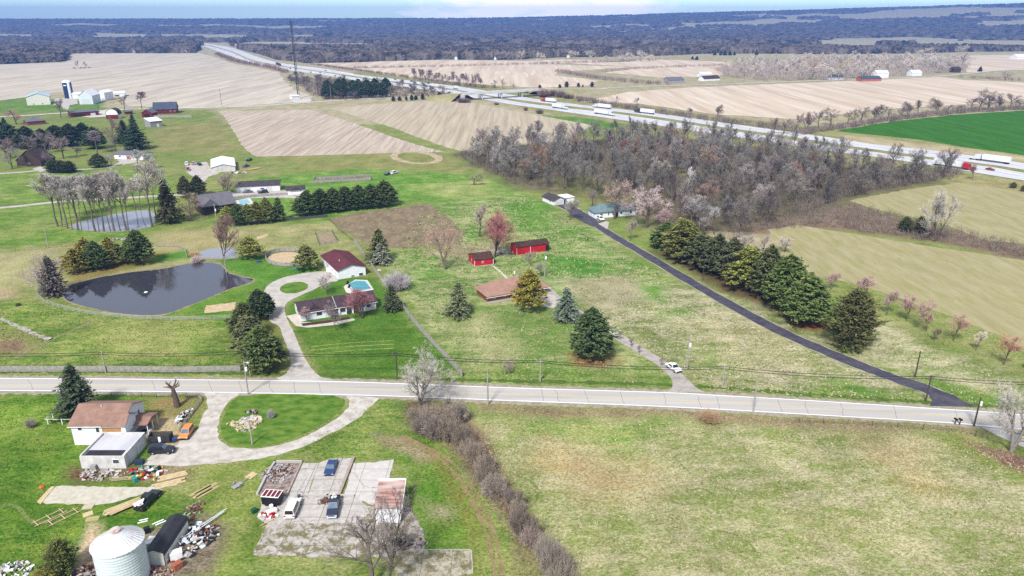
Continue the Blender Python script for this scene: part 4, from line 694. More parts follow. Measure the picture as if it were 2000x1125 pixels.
for a in (('bushy brown bare tree next to the tall dark pine', 'oak1', 374, 432, 374, 56, BRN), ('bare spreading tree beside the long white garage', 'vase1', 440, 381, 338, 50, (.24, .20, .16, 1)), ('reddish round tree before the ranch house, right of its porch', 'vase2', 708, 622, 562, 72, (.24, .11, .12, 1)), ('small grey tree on the lawn before the ranch house', 'small1', 657, 645, 588, 40, (.20, .16, .16, 1)), ('little pinkish tree in the mulch bed at the ranch house', 'small2', 600, 627, 600, 34, (.30, .21, .20, 1)), ('thin bare tree beside the garage drive behind the ranch house', 'small1', 641, 575, 535, 34, (.32, .27, .26, 1)), ('pale many-limbed tree standing in the brush of the right field', 'vase1', 1826, 472, 362, 74, (.40, .365, .32, 1)), ('big dark lone tree at the woods end beside the interstate', 'open1', 1852, 338, 286, 48, (.15, .10, .10, 1)), ('slim leaning bare tree beside the interstate at the red truck', 'small2', 1899, 351, 320, 18, (.16, .12, .12, 1)), ('bare tree beside the farm lane of the white barns', 'oak2', 119, 231, 192, 30, (.17, .14, .13, 1)), ('pink-topped round tree by the far left house', 'oak1', 32, 243, 212, 36, (.33, .17, .18, 1)), ('bare roadside tree left of the red gable shed', 'oak2', 244, 215, 184, 24, (.13, .11, .10, 1)), ('bare roadside tree nearest the big red barn', 'poplar1', 277, 213, 178, 22, (.15, .12, .11, 1)), ('reddish round tree in front of the round-roofed barn', 'oak1', 224, 287, 226, 34, (.20, .13, .12, 1)), ('twiggy young tree by the pines of the worn driveway', 'small1', 998, 730, 704, 34, (.26, .20, .19, 1)), ('bare bush-like tree under the pole by the red long barn', 'small2', 1056, 540, 512, 26, (.22, .17, .18, 1)), ('thin bare tree beside the red long barn', 'small1', 1036, 520, 490, 24, (.24, .19, .17, 1)), ('old gnarled stump-like fruit tree among the pink budding row', 'small1', 1824, 667, 638, 22, (.15, .12, .09, 1)), ('bare pale tree on the meadow between drive pines and field', 'small2', 1532, 492, 462, 40, (.34, .30, .29, 1)), ('bare forked tree behind the driveway pines', 'oak4', 1455, 500, 452, 44, (.33, .28, .26, 1)), ('leaning bare tree behind the driveway pines', 'oak2', 1488, 505, 456, 36, (.33, .28, .26, 1)), ('dark bare fruit tree by the corner of the big woods', 'oak3', 925, 362, 338, 36, (.16, .13, .11, 1)), ('pair-headed far tree in the upper left field', 'oak2', 153, 134, 117, 11, (.26, .22, .20, 1)), ('second far tree in the upper left field', 'oak1', 168, 133, 119, 9, (.26, .22, .20, 1))):
    T('bare_tree', a[0], 'tree', *a[1:])
for i, (x, b, t, wd, c) in enumerate([(1622, 566, 530, 32, PNK), (1692, 589, 538, 46, PNK), (1731, 616, 562, 34, (.29, .2, .2, 1)), (1770, 627, 574, 42, PNK), (1810, 648, 588, 46, (.31, .20, .175, 1)), (1862, 666, 612, 40, (.31, .18, .155, 1)), (1905, 686, 640, 28, (.50, .42, .36, 1)), (1960, 712, 652, 46, (.32, .155, .12, 1)), (2006, 724, 690, 30, (.38, .14, .15, 1))]):
    T('maple_tree', ('first', 'second', 'third', 'fourth', 'fifth', 'sixth', 'seventh, paler', 'eighth', 'last')[i] + ' pink budding tree down the row beside the right-hand field', 'tree', ('small1', 'small2')[i % 2], x, b, t, wd, c, 'pink budding trees beside the right-hand field')
for i, (x, b) in enumerate([(1212, 665), (1234, 678), (1249, 692), (1293, 717)]): T('sapling', 'thin bare sapling at the edge of the worn driveway', 'sapling', 'small2', x, b, b - 19, 12, (.2, .16, .15, 1), 'saplings along the worn driveway')
for x, b, t, wd, c, k in [(60, 300, 262, 44, (.18, .14, .14, 1), 'oak1'), (90, 300, 255, 44, (.24, .19, .18, 1), 'oak2'), (124, 310, 262, 40, (.27, .21, .20, 1), 'oak4'), (12, 310, 268, 44, (.20, .14, .14, 1), 'oak3'), (24, 330, 285, 40, (.22, .19, .18, 1), 'oak1'), (150, 305, 284, 22, (.2, .16, .15, 1), 'small1'), (190, 300, 255, 34, (.20, .17, .18, 1), 'poplar1'), (228, 300, 262, 30, (.18, .15, .15, 1), 'oak2'), (95, 325, 295, 20, (.2, .15, .15, 1), 'small2'), (220, 325, 298, 22, (.3, .27, .25, 1), 'small1'), (270, 335, 290, 34, (.36, .34, .31, 1), 'poplar2'), (296, 330, 300, 26, (.36, .34, .31, 1), 'poplar1')]:
    T('bare_tree', 'bare tree scattered around the cabin and evergreen belt at left', 'tree', k, x, b, t, wd, c, 'bare trees around the cabin')
# --- the big woods: individual trees
WOODP = [(886, 305), (930, 292), (1000, 287), (1130, 280), (1250, 270), (1400, 280), (1560, 302), (1700, 324), (1850, 348), (1750, 366), (1650, 388), (1550, 422), (1490, 448), (1430, 470), (1350, 450), (1290, 430), (1240, 405), (1160, 388), (1130, 372), (1060, 366), (1010, 362), (955, 340)]
pts = scatter(WOODP, 9.2, 9000, 235); np.random.default_rng(3).shuffle(pts)
HOUSE_CLEAR = [(P(x, y).xy, r_) for x, y, r_ in ((1090, 388, 16), (1195, 415, 22), (1130, 395, 14), (1150, 360, 10))]
k = 0
for x, y in pts:
    if any((Vector((x, y)) - c).length < r_ for c, r_ in HOUSE_CLEAR): continue
    u = rnd.random(); c = GRY if u < .42 else DGR if u < .68 else PUR if u < .84 else (.26, .235, .22, 1) if u < .93 else BRN; key = rnd.choice(('oak1', 'oak2', 'oak3', 'oak4', 'oak4', 'vase1', 'poplar2'))
    plant('woodland_tree', 'bare grey-brown tree among many in the big woods by the interstate', 'tree', key, x, y, rnd.uniform(11, 18.5), rnd.uniform(4.2, 6.8), vary(c, .25), 'bare trees of the big woods', vary((.10, .08, .07, 1), .3)); k += 1
for a in (('rust-leaved tree at the left end of the big woods', 'oak1', 1052, 340, 276, 46, RST), ('dull red tree in the upper part of the big woods', 'oak2', 1214, 312, 272, 34, (.20, .085, .07, 1)), ('pale pink-grey tree behind the teal-roofed house', 'oak1', 1262, 445, 356, 84, (.46, .36, .35, 1)), ('brownish pink tree over the teal-roofed house', 'oak3', 1200, 428, 342, 70, (.34, .24, .22, 1)), ('white-barked tree at the lower edge of the big woods', 'vase1', 1355, 385, 325, 36, (.50, .47, .45, 1)), ('pale grey tree right of the teal-roofed house', 'oak4', 1350, 440, 380, 58, (.31, .29, .28, 1)), ('pale lilac-grey tree at the front of the big woods', 'oak2', 1395, 458, 400, 52, (.33, .31, .30, 1)), ('grey tree over the front lawn of the teal-roofed house', 'oak2', 1240, 442, 392, 44, (.28, .23, .22, 1)), ('thin twisted tree at the curve of the black driveway', 'small1', 1230, 470, 424, 26, (.26, .22, .2, 1)), ('pinkish shrub-like tree near the pines of the black driveway', 'small2', 1300, 452, 408, 50, (.28, .19, .19, 1)), ('rusty brush tree low in the right part of the woods', 'small2', 1600, 370, 338, 40, RST), ('round tree between white garage and teal-roofed house', 'oak3', 1157, 406, 366, 36, (.2, .17, .14, 1)), ('bare tree over the path to the white garage', 'small1', 1112, 430, 385, 40, (.24, .21, .2, 1))):
    T('woodland_tree', a[0], 'tree', *a[1:])
# hedgerow trees beside the green wheat
for x, b, t, wd in [(1512, 262, 230, 26), (1530, 262, 232, 24), (1555, 258, 226, 24), (1575, 254, 220, 26), (1598, 250, 216, 26), (1622, 246, 210, 30), (1655, 243, 212, 22), (1680, 240, 208, 28), (1705, 236, 204, 30), (1735, 234, 208, 22), (1760, 230, 206, 18), (1775, 228, 199, 24), (1793, 226, 196, 24), (1832, 220, 192, 30), (1850, 222, 206, 20), (1895, 216, 192, 24), (1912, 215, 182, 34), (1930, 214, 174, 42), (1950, 214, 188, 26), (1972, 212, 184, 30), (1990, 210, 196, 24), (1400, 228, 205, 18), (1350, 222, 212, 12), (1245, 205, 192, 12), (1204, 198, 190, 10), (1870, 218, 206, 20)]:
    T('hedgerow_tree', 'bare dark tree in the hedgerow bordering the green wheat', 'tree', rnd.choice(('oak1', 'oak2', 'oak3', 'vase1')), x, b, t - 2, wd * 1.35, vary((.19, .15, .135, 1)), 'bare trees in the wheat hedgerow', DBK)
# pale woods of the upper right: individuals
TW = [(1410, 150), (1500, 158), (1640, 157), (1700, 152), (1770, 148), (1880, 140), (1895, 126), (1830, 120), (1700, 116), (1560, 120), (1450, 128), (1400, 138)]
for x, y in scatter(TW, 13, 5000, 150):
    plant('pale_tree', 'pale bare tree in the woods among the far right fields', 'tree', rnd.choice(('oak1', 'oak2', 'oak3', 'vase1', 'oak4')), x, y, rnd.uniform(15, 22), rnd.uniform(7, 11), vary(TANC, .18), 'pale bare trees of the upper right woods', LBK)
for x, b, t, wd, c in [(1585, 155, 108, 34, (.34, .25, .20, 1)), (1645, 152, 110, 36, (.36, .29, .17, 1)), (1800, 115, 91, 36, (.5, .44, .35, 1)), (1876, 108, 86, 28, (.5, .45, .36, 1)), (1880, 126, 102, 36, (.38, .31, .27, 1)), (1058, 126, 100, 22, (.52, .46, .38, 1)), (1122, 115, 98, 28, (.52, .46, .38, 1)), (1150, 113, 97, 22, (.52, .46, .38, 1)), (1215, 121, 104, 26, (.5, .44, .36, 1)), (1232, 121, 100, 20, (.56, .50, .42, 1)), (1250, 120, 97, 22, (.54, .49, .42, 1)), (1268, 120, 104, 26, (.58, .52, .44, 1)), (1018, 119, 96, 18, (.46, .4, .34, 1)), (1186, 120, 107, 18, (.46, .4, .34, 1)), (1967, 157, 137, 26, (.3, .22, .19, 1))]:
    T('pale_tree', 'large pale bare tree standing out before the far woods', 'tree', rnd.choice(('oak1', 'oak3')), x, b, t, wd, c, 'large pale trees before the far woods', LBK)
# dark scrub between mast and interstate, and slim trees beyond the interstate
for x, y in scatter([(560, 150), (620, 152), (760, 168), (900, 184), (830, 188), (760, 192), (640, 196), (618, 186), (590, 172), (560, 160)], 13, 3000, 70):
    plant('scrub_tree', 'bare dark tree in the scrub between the mast and the interstate', 'tree', rnd.choice(('oak1', 'oak2', 'oak3')), x, y, rnd.uniform(8, 12), rnd.uniform(5, 7.5), vary((.13, .105, .10, 1)), 'bare scrub beside the radio mast', DBK)
for i in range(30):
    x = 808 + i * 4.6 + rnd.uniform(-3, 3); b = 160 + (x - 808) * .095; T('hedgerow_tree', 'slim bare tree in the strip just beyond the interstate', 'tree', rnd.choice(('poplar1', 'poplar2', 'oak2')), x, b, b - rnd.uniform(16, 30) * (1 if x < 945 else .4), 13, vary((.25, .19, .18, 1)), 'slim bare trees beyond the interstate', DBK)
for x, b, t, wd in [(966, 172, 155, 16), (982, 173, 152, 12), (1003, 172, 163, 12)]: T('hedgerow_tree', 'small bare tree standing behind the overpass', 'tree', 'oak1', x, b, t, wd, (.28, .22, .2, 1), 'small bare trees behind the overpass')
# --- shrubs
def shrub(label, px, pb, pt, wpx, col, group=None, key=None): return T('shrub', label, 'shrub', key or rnd.choice(('shrub1', 'shrub2', 'shrub3')), px, pb, pt, wpx, col, group)
HB = (.215, .175, .14, 1)
for i, (x, b, t, wd) in enumerate([(812, 820, 786, 46), (838, 825, 782, 56), (866, 826, 780, 60), (894, 822, 782, 52), (825, 842, 805, 56), (856, 852, 808, 66), (884, 858, 810, 60), (905, 870, 828, 54), (918, 888, 845, 50), (930, 905, 862, 46), (945, 926, 885, 46), (955, 945, 905, 44), (968, 968, 915, 62), (996, 985, 950, 34), (1010, 1000, 962, 40), (1020, 1040, 985, 64), (1040, 1065, 1020, 56), (1066, 1100, 1030, 70), (1084, 1130, 1060, 72), (1098, 1160, 1090, 80)]):
    shrub('brownish leafless shrub in the hedge running down from the road', x + rnd.uniform(-4, 4), b, t + rnd.uniform(-7, 8), wd * rnd.uniform(.68, .98), vary(HB if i < 12 else (.20, .165, .14, 1), .3), 'leafless hedge running down the meadow edge')
shrub('round grey twiggy bush beside the board fence', 776, 565, 524, 52, (.32, .29, .30, 1), key='shrub2'); shrub('small grey bush on the grass island of the gravel drive', 530, 817, 796, 14, (.30, .27, .27, 1), key='shrub2'); shrub('bare little bush left of the farmhouse', 61, 835, 812, 18, (.26, .22, .19, 1)); shrub('bronze bush at the roadside across from the worn driveway', 1385, 822, 800, 44, (.30, .20, .12, 1), key='shrub2'); shrub('dark stained bush right of the rusty-roofed shed', 789, 1072, 1030, 24, (.03, .025, .024, 1), key='shrub2')
shrub('ornamental orange grass clump by the little pond', 380, 500, 490, 22, (.36, .24, .12, 1)); shrub('pale twiggy bush on the pond bank', 385, 512, 496, 22, (.4, .33, .3, 1))
for x, b, t, wd in [(906, 200, 189, 30), (885, 196, 187, 18), (970, 205, 199, 10), (1027, 216, 207, 9), (1054, 222, 211, 16), (1062, 190, 168, 26), (1080, 188, 172, 18), (1095, 190, 173, 20), (1110, 192, 182, 22)]: shrub('dark bare bush on the interstate verge by the overpass', x, b, t, wd, vary((.15, .10, .09, 1)), 'dark bushes on the interstate verge')
# --- brush that reads as one mass
def brush(name, spots, h, r, col, per=46, kind='stuff'):
    g = np.random.default_rng(len(spots)); n = len(spots) * per; base = np.repeat(np.array(spots), per, 0); o = g.normal(0, 1, (n, 2)) * np.array(r if np.ndim(r) else [r])[:, None].repeat(per, 0)[:n] * .55 if np.ndim(r) else g.normal(0, r * .5, (n, 2))
    A = np.concatenate([base + o, np.zeros((n, 1))], 1); A[:, 2] = g.uniform(0, h * .45, n); d = g.normal(0, .5, (n, 3)); d[:, 2] = 1; d /= np.linalg.norm(d, axis=1)[:, None]; L = h * g.uniform(.3, .75, n)
    dist = np.hypot(A[:, 0], A[:, 1]); W = np.clip(dist * .00016, .02, .16)
    V, F = ribbons_np(A, A + d * L[:, None], W, W * .6, 5); ob = mesh_np(name, V, F, TWIG); ob.color = col; return tag(ob, kind=kind)
def along(px, step, jit): q = wpts(px); out = []; \
    [out.extend([tuple(a.lerp(b, t) + Vector((rnd.uniform(-jit, jit), rnd.uniform(-jit, jit)))) for t in np.arange(0, 1, step / max((b - a).length, step))]) for a, b in zip(q, q[1:])]; return out
brush('undergrowth', scatter(WOODP, 3.6, 20000, 1900), 3.4, 2.0, (.125, .108, .088, 1), 28)
brush('undergrowth', scatter([(1440, 448), (1550, 425), (1650, 398), (1720, 415), (1840, 445), (2010, 485), (2010, 503), (1860, 478), (1700, 455), (1600, 440), (1500, 452)], 2.6, 6000, 700), 3.0, 1.6, (.17, .14, .115, 1), 26)
brush('undergrowth', scatter([(1640, 388), (1740, 366), (1860, 350), (1880, 340), (1840, 332), (1700, 340), (1560, 400), (1560, 425)], 3.0, 6000, 500), 4.5, 2.2, (.16, .13, .11, 1), 30)
brush('roadside_weeds', scatter([(935, 796), (1250, 802), (1560, 818), (1880, 838), (1900, 850), (1500, 832), (1200, 812), (935, 808)], 1.6, 6000, 420), .9, .9, (.40, .30, .22, 1), 26)
brush('roadside_weeds', scatter([(1890, 865), (1960, 880), (2040, 915), (2040, 930), (1940, 893)], 1.6, 2000, 60), 1.0, .9, (.36, .24, .2, 1), 26)
brush('hedgerow', along([(1130, 197), (1230, 213), (1330, 228), (1420, 240), (1500, 250), (1570, 262), (1640, 252), (1740, 236), (1870, 221), (2010, 213), (2200, 200)], 4.5, 3), 5.5, 3.6, (.19, .145, .13, 1), 70)
brush('hedgerow', along([(1090, 141), (1130, 148), (1180, 156), (1240, 162), (1300, 166)], 6, 4), 6.5, 4.5, (.25, .19, .165, 1), 60)
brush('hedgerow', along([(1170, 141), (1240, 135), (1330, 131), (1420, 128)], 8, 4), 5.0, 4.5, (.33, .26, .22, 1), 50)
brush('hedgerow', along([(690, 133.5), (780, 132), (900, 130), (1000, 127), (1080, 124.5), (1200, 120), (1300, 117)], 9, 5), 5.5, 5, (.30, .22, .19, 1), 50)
brush('hedgerow', along([(610, 126), (680, 136), (760, 146), (830, 157), (900, 166), (960, 172)], 7, 5), 4.0, 4, (.22, .15, .135, 1), 50)
brush('hedgerow', along([(425, 107), (455, 120), (485, 127), (520, 132), (560, 143)], 12, 5), 8.0, 6, (.20, .135, .12, 1), 60)
brush('hedgerow', along([(1880, 152), (1940, 155), (2000, 158), (2100, 165)], 8, 4), 5, 4, (.26, .18, .16, 1), 50)
brush('hedgerow', along([(142, 134), (175, 133)], 6, 3), 2.5, 3, (.2, .15, .13, 1), 50)
brush('hedgerow', along([(1060, 186), (1100, 190), (1160, 198)], 5, 4), 4.5, 4, (.16, .11, .1, 1), 50)
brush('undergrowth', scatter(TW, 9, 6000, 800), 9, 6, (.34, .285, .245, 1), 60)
brush('undergrowth', scatter([(560, 152), (640, 156), (900, 186), (760, 193), (640, 197), (600, 180)], 8, 3000, 400), 4, 4, (.15, .11, .105, 1), 44)
# --- far tree line, merged: reads as one wood
def far_line():
    t, c, h0, r0 = PROTO['oak2']; me = c.data; n = len(me.vertices); co = np.empty(n * 3, np.float32); me.vertices.foreach_get('co', co); co = co.reshape(-1, 4, 3)
    g = np.random.default_rng(9); co = co[g.permutation(len(co))[:240]]; mid_ = co.mean(1, keepdims=True); Vs = []
    fx = [-300, 0, 110, 128, 135, 380, 445, 500, 540, 600, 680, 760, 860, 1000, 1090, 1250, 1400, 1600, 1800, 1900, 2000, 2300]; fy = [126, 125.5, 121, 119, 104.5, 103.5, 91, 104, 116, 123.5, 122, 119, 116, 117, 112, 110, 104, 106, 104, 101, 100, 98]
    for i in range(620):
        px = g.uniform(-60, 2060)
        if 384 < px < 448: continue
        py = np.interp(px, fx, fy) - abs(g.normal(0, 1.2)) + .3; p = P(px, py); d = p.y; s = g.uniform(9, 15) / h0; w_ = d * .00030
        ctr = mid_ * s; e = (co - mid_); wide = e * s; L = np.linalg.norm(co[:, 3] - co[:, 0], axis=1)[:, None, None]; k = np.ones_like(e); V = ctr + wide * 1.6
        sd = (co[:, 1] - co[:, 0]); sd = sd / (np.linalg.norm(sd, axis=1)[:, None] + 1e-9); V[:, 0] -= sd * w_; V[:, 1] += sd * w_; V[:, 2] += sd * w_; V[:, 3] -= sd * w_
        V = V.reshape(-1, 3) * np.array([1.15, 1.15, 1.0]); V[:, 0] += p.x; V[:, 1] += p.y; Vs.append(V)
    V = np.concatenate(Vs); o = mesh_np('far_tree_line', V, np.arange(len(V)).reshape(-1, 4), TWIG); o.color = (.20, .165, .155, 1); tag(o, kind='stuff')
far_line()

brush('hedge_weeds', along([(815, 806), (860, 835), (905, 862), (940, 915), (975, 965), (1010, 1005), (1045, 1060), (1085, 1120), (1110, 1160)], 1.2, 3.2), 1.6, 2.4, (.27, .215, .165, 1), 70)
for x, b, t in ((872, 818, 772), (898, 838, 782), (950, 930, 880), (1012, 1000, 950), (1040, 1062, 1000)): T('sapling', 'thin sapling standing up out of the leafless hedge', 'sapling', 'small1', x, b, t, 22, (.2, .165, .14, 1), 'saplings in the leafless hedge')
# --- tufts of grass and straw that cannot be counted
def tufts(name, px, dens, size, col, seed, clump=.5, avoid=()):
    q = [tuple(p) for p in wpts(px)]; n = np.array(q); lo, hi = n.min(0), n.max(0); g = np.random.default_rng(seed); N_ = int((hi - lo).prod() * dens); C = g.uniform(lo, hi, (min(N_, 160000), 2)); k = inside(q, C[:, 0], C[:, 1])
    m = vnoise(C[:, 0] * .7, C[:, 1] * 1.3, .30, seed) * .5 + vnoise(C[:, 0], C[:, 1], .9, seed + 1) * .5; k &= m + g.uniform(-.12, .12, len(C)) > clump
    for p in KEEP_OFF + list(avoid): k &= ~inside(p, C[:, 0], C[:, 1])
    C = C[k]; z = np.zeros((len(C), 1)); A = np.concatenate([C, z + .01], 1); d = g.normal(0, 1, (len(C), 3)); d[:, 2] = g.uniform(.25, .7, len(C)); d /= np.linalg.norm(d, axis=1)[:, None]; s = size * g.uniform(.5, 1.3, len(C))
    V, F = ribbons_np(A, A + d * s[:, None], s * .36, s * .12, seed); o = mesh_np(name, V, F, TWIG); o.color = S(*col); tag(o, kind='stuff')
KEEP_OFF = [[tuple(p) for p in wpts(p_)] for p_ in (PA, [(900, 735), (935, 540), (1075, 540), (1090, 600), (1350, 770), (1300, 770), (1080, 610), (1040, 604), (950, 600)], RN + RS[::-1], [(490, 1090), (530, 890), (780, 890), (840, 1090)], [(1090, 390), (1210, 452), (1345, 536), (1525, 634), (1685, 703), (1810, 748), (1890, 790), (1830, 797), (1790, 766), (1670, 724), (1510, 657), (1335, 557), (1190, 472), (1085, 420)])]
MEAD = [(935, 818), (1250, 822), (1560, 842), (1890, 856), (2060, 940), (2200, 1300), (1130, 1300), (1040, 1040), (960, 900)]
tufts('grass_tufts', MEAD, 5.4, 0.29, (190, 181, 144), 61, .50); tufts('grass_tufts', MEAD, 5.1, 0.24, (136, 150, 78), 62, .53); tufts('grass_tufts', MEAD, 2.4, 0.23, (172, 140, 100), 63, .60)
EAST = [(1120, 560), (1330, 575), (1500, 615), (1830, 785), (1400, 765), (1200, 640)]
tufts('grass_tufts', EAST, 3.7, 0.37, (199, 190, 162), 64, .50); tufts('grass_tufts', EAST, 2.7, 0.34, (122, 146, 66), 65, .54)
MIDL = [(800, 430), (1000, 380), (1130, 440), (1330, 560), (1100, 560), (930, 540), (800, 600), (900, 735), (1340, 760), (1100, 610), (930, 600), (760, 540)]
tufts('grass_tufts', [(800, 545), (930, 540), (950, 600), (1100, 615), (1320, 758), (905, 738)], 3.4, 0.34, (183, 178, 135), 66, .54); tufts('grass_tufts', [(800, 545), (930, 540), (950, 600), (1100, 615), (1320, 758), (905, 738)], 3.4, 0.31, (88, 126, 50), 67, .55)
tufts('grass_tufts', [(820, 420), (1010, 380), (1130, 440), (1330, 560), (1100, 545), (930, 535), (760, 520)], 2.2, 0.48, (185, 181, 133), 68, .53); tufts('grass_tufts', [(820, 420), (1010, 380), (1130, 440), (1330, 560), (1100, 545), (930, 535), (760, 520)], 2.2, 0.41, (82, 132, 44), 69, .55)
tufts('grass_tufts', [(1610, 590), (1720, 640), (1990, 750), (1990, 800), (1890, 790), (1780, 735), (1660, 690)], 3.7, 0.34, (194, 185, 154), 70, .51)
WEST = [(-150, 600), (70, 590), (240, 628), (470, 630), (520, 715), (-150, 720)]
tufts('grass_tufts', WEST, 3.1, 0.29, (158, 162, 99), 71, .54); tufts('grass_tufts', WEST, 3.1, 0.27, (78, 116, 40), 72, .54); tufts('grass_tufts', [(575, 640), (760, 600), (890, 735), (645, 738)], 3.1, 0.24, (74, 112, 36), 73, .54)
YARD = [(-200, 770), (130, 775), (130, 930), (60, 1000), (180, 1020), (150, 1060), (-200, 1200)]
tufts('grass_tufts', YARD, 5.1, 0.23, (72, 110, 34), 74, .53); tufts('grass_tufts', YARD, 4.1, 0.23, (146, 166, 80), 75, .56)
SY = [(720, 790), (820, 800), (900, 880), (1010, 1010), (1090, 1180), (840, 1180), (830, 1000), (790, 890), (380, 1000), (420, 1170), (380, 1180), (390, 980), (560, 895)]
tufts('grass_tufts', SY, 4.8, 0.24, (162, 163, 100), 76, .54); tufts('grass_tufts', SY, 4.8, 0.24, (86, 122, 42), 77, .54)

# ================================================================== buildings
def siding(name, c, k=.93): return mat(name, S(*c), S(*(int(x * k) for x in c)), .35, .6, .3, stretch=(1, 1, 6), detail=6)
def roofing(name, c, k=.78, c3=None): return mat(name, S(*c), S(*(int(x * k) for x in c)), .55, .85, .1, detail=8, lo=.3, hi=.7, c3=S(*c3) if c3 else None, c3at=.58)
def white_(nm, c, k=1.3): return mat(nm, S(*c, k=k), S(*(int(x * .95) for x in c), k=k), .35, .6, .3, stretch=(1, 1, 6), detail=6)
WHITE = white_('white_siding', (244, 246, 249)); CREAM = white_('cream_siding', (236, 232, 220)); OFFW = mat('weathered_white_wall', S(236, 235, 233, k=1.45), S(196, 193, 188, k=1.5), .6, .7, .2, stretch=(1, 1, .6), detail=8); REDW = siding('red_boards', (222, 38, 52), .88); DRED = siding('dark_red_boards', (132, 34, 40), .8); BROWNW = siding('brown_boards', (86, 66, 58), .8); GREYW = siding('grey_siding', (176, 174, 176)); PALEB = white_('pale_blue_siding', (220, 230, 240))
BRICK = mat('brick', S(162, 106, 84), S(124, 78, 62), 1.6, .85, .1, stretch=(1, 1, 2.5), c3=S(178, 128, 104))
RBROWN = roofing('brown_shingles', (178, 142, 126), .82, (150, 110, 102)); RPURP = roofing('plum_shingles', (90, 76, 82), .8, (98, 68, 78)); RDK = roofing('charcoal_shingles', (92, 84, 88)); RRED = roofing('maroon_shingles', (118, 66, 76), .8, (98, 62, 70)); RTAN = roofing('tan_shingles', (186, 146, 130), .86); RDB = roofing('dark_brown_shingles', (92, 70, 66), .7, (130, 96, 84)); RTEAL = roofing('teal_shingles', (128, 152, 158), .86); RGREY = roofing('grey_shingles', (128, 126, 136), .86); RWHT = mat('white_metal_roof', S(240, 241, 243, k=1.25), S(226, 226, 228, k=1.25), .3, .5, .4, stretch=(3, .2, 1)); RBLK = mat('black_roof', S(46, 46, 52), S(58, 58, 66), .4, .6, .3); RNAVY = mat('navy_metal_roof', S(64, 74, 92), S(78, 88, 106), .3, .55, .4)
RMEMB = mat('membrane_roof', S(226, 226, 232), S(206, 206, 214), .25, .7, stretch=(1, .3, 1)); RUST = mat('rusty_metal_roof', S(214, 192, 184), S(170, 112, 98), .5, .8, .2, stretch=(.35, 2.6, 1), lo=.38, hi=.6, c3=S(222, 206, 200)); PLASTIC = mat('window_frame', S(246, 246, 246, k=1.2), rough=.5)
GLASS = mat('window_glass', S(72, 80, 92), S(50, 56, 66), .8, .12, .6); OSB = mat('osb_panel', S(206, 160, 104), S(178, 130, 80), 3.0, .9); LUMBER = mat('raw_lumber', S(232, 212, 172), S(208, 184, 140), 1.5, .85); GREYWOOD = mat('weathered_wood', S(190, 184, 180), S(152, 146, 142), 1.2, .9); BLACKM = mat('black_metal', S(34, 35, 38), rough=.5); GALV = mat('galvanised_steel', S(228, 236, 242, k=1.35), S(208, 218, 226, k=1.35), .5, .45, .4, .0, stretch=(1, 1, 5)); DARKIN = mat('dark_opening', S(40, 36, 36), rough=.9); POLEW = mat('pole_wood', S(196, 190, 182), S(160, 152, 144), 1.0, .9); POLED = mat('dark_pole_wood', S(96, 84, 78), S(76, 66, 60), 1.0, .9)
REDP = mat('red_door', S(150, 40, 46), rough=.5); PORCHW = mat('porch_wood', S(222, 176, 120), S(198, 150, 100), 1.0, .85)
def wall_item(t, nm, side, W, D, u, z, w_, h_, m, sub=None, d=.06, fr=.10):
    def bx(mb, u0, u1, z0, z1, dd):
        if side == 'F': mb.box(u0, -dd, z0, u1, .02, z1)
        elif side == 'B': mb.box(u0, D - .02, z0, u1, D + dd, z1)
        elif side == 'R': mb.box(W - .02, u0, z0, W + dd, u1, z1)
        else: mb.box(-dd, u0, z0, .02, u1, z1)
    mb = MB(); bx(mb, u - w_ / 2, u + w_ / 2, z, z + h_, d); o = mb.build(nm, m, t)
    if sub: mb = MB(); bx(mb, u - w_ / 2 + fr, u + w_ / 2 - fr, z + fr, z + h_ - fr, d + .025); mb.build(sub[0], sub[1], o)
    return o
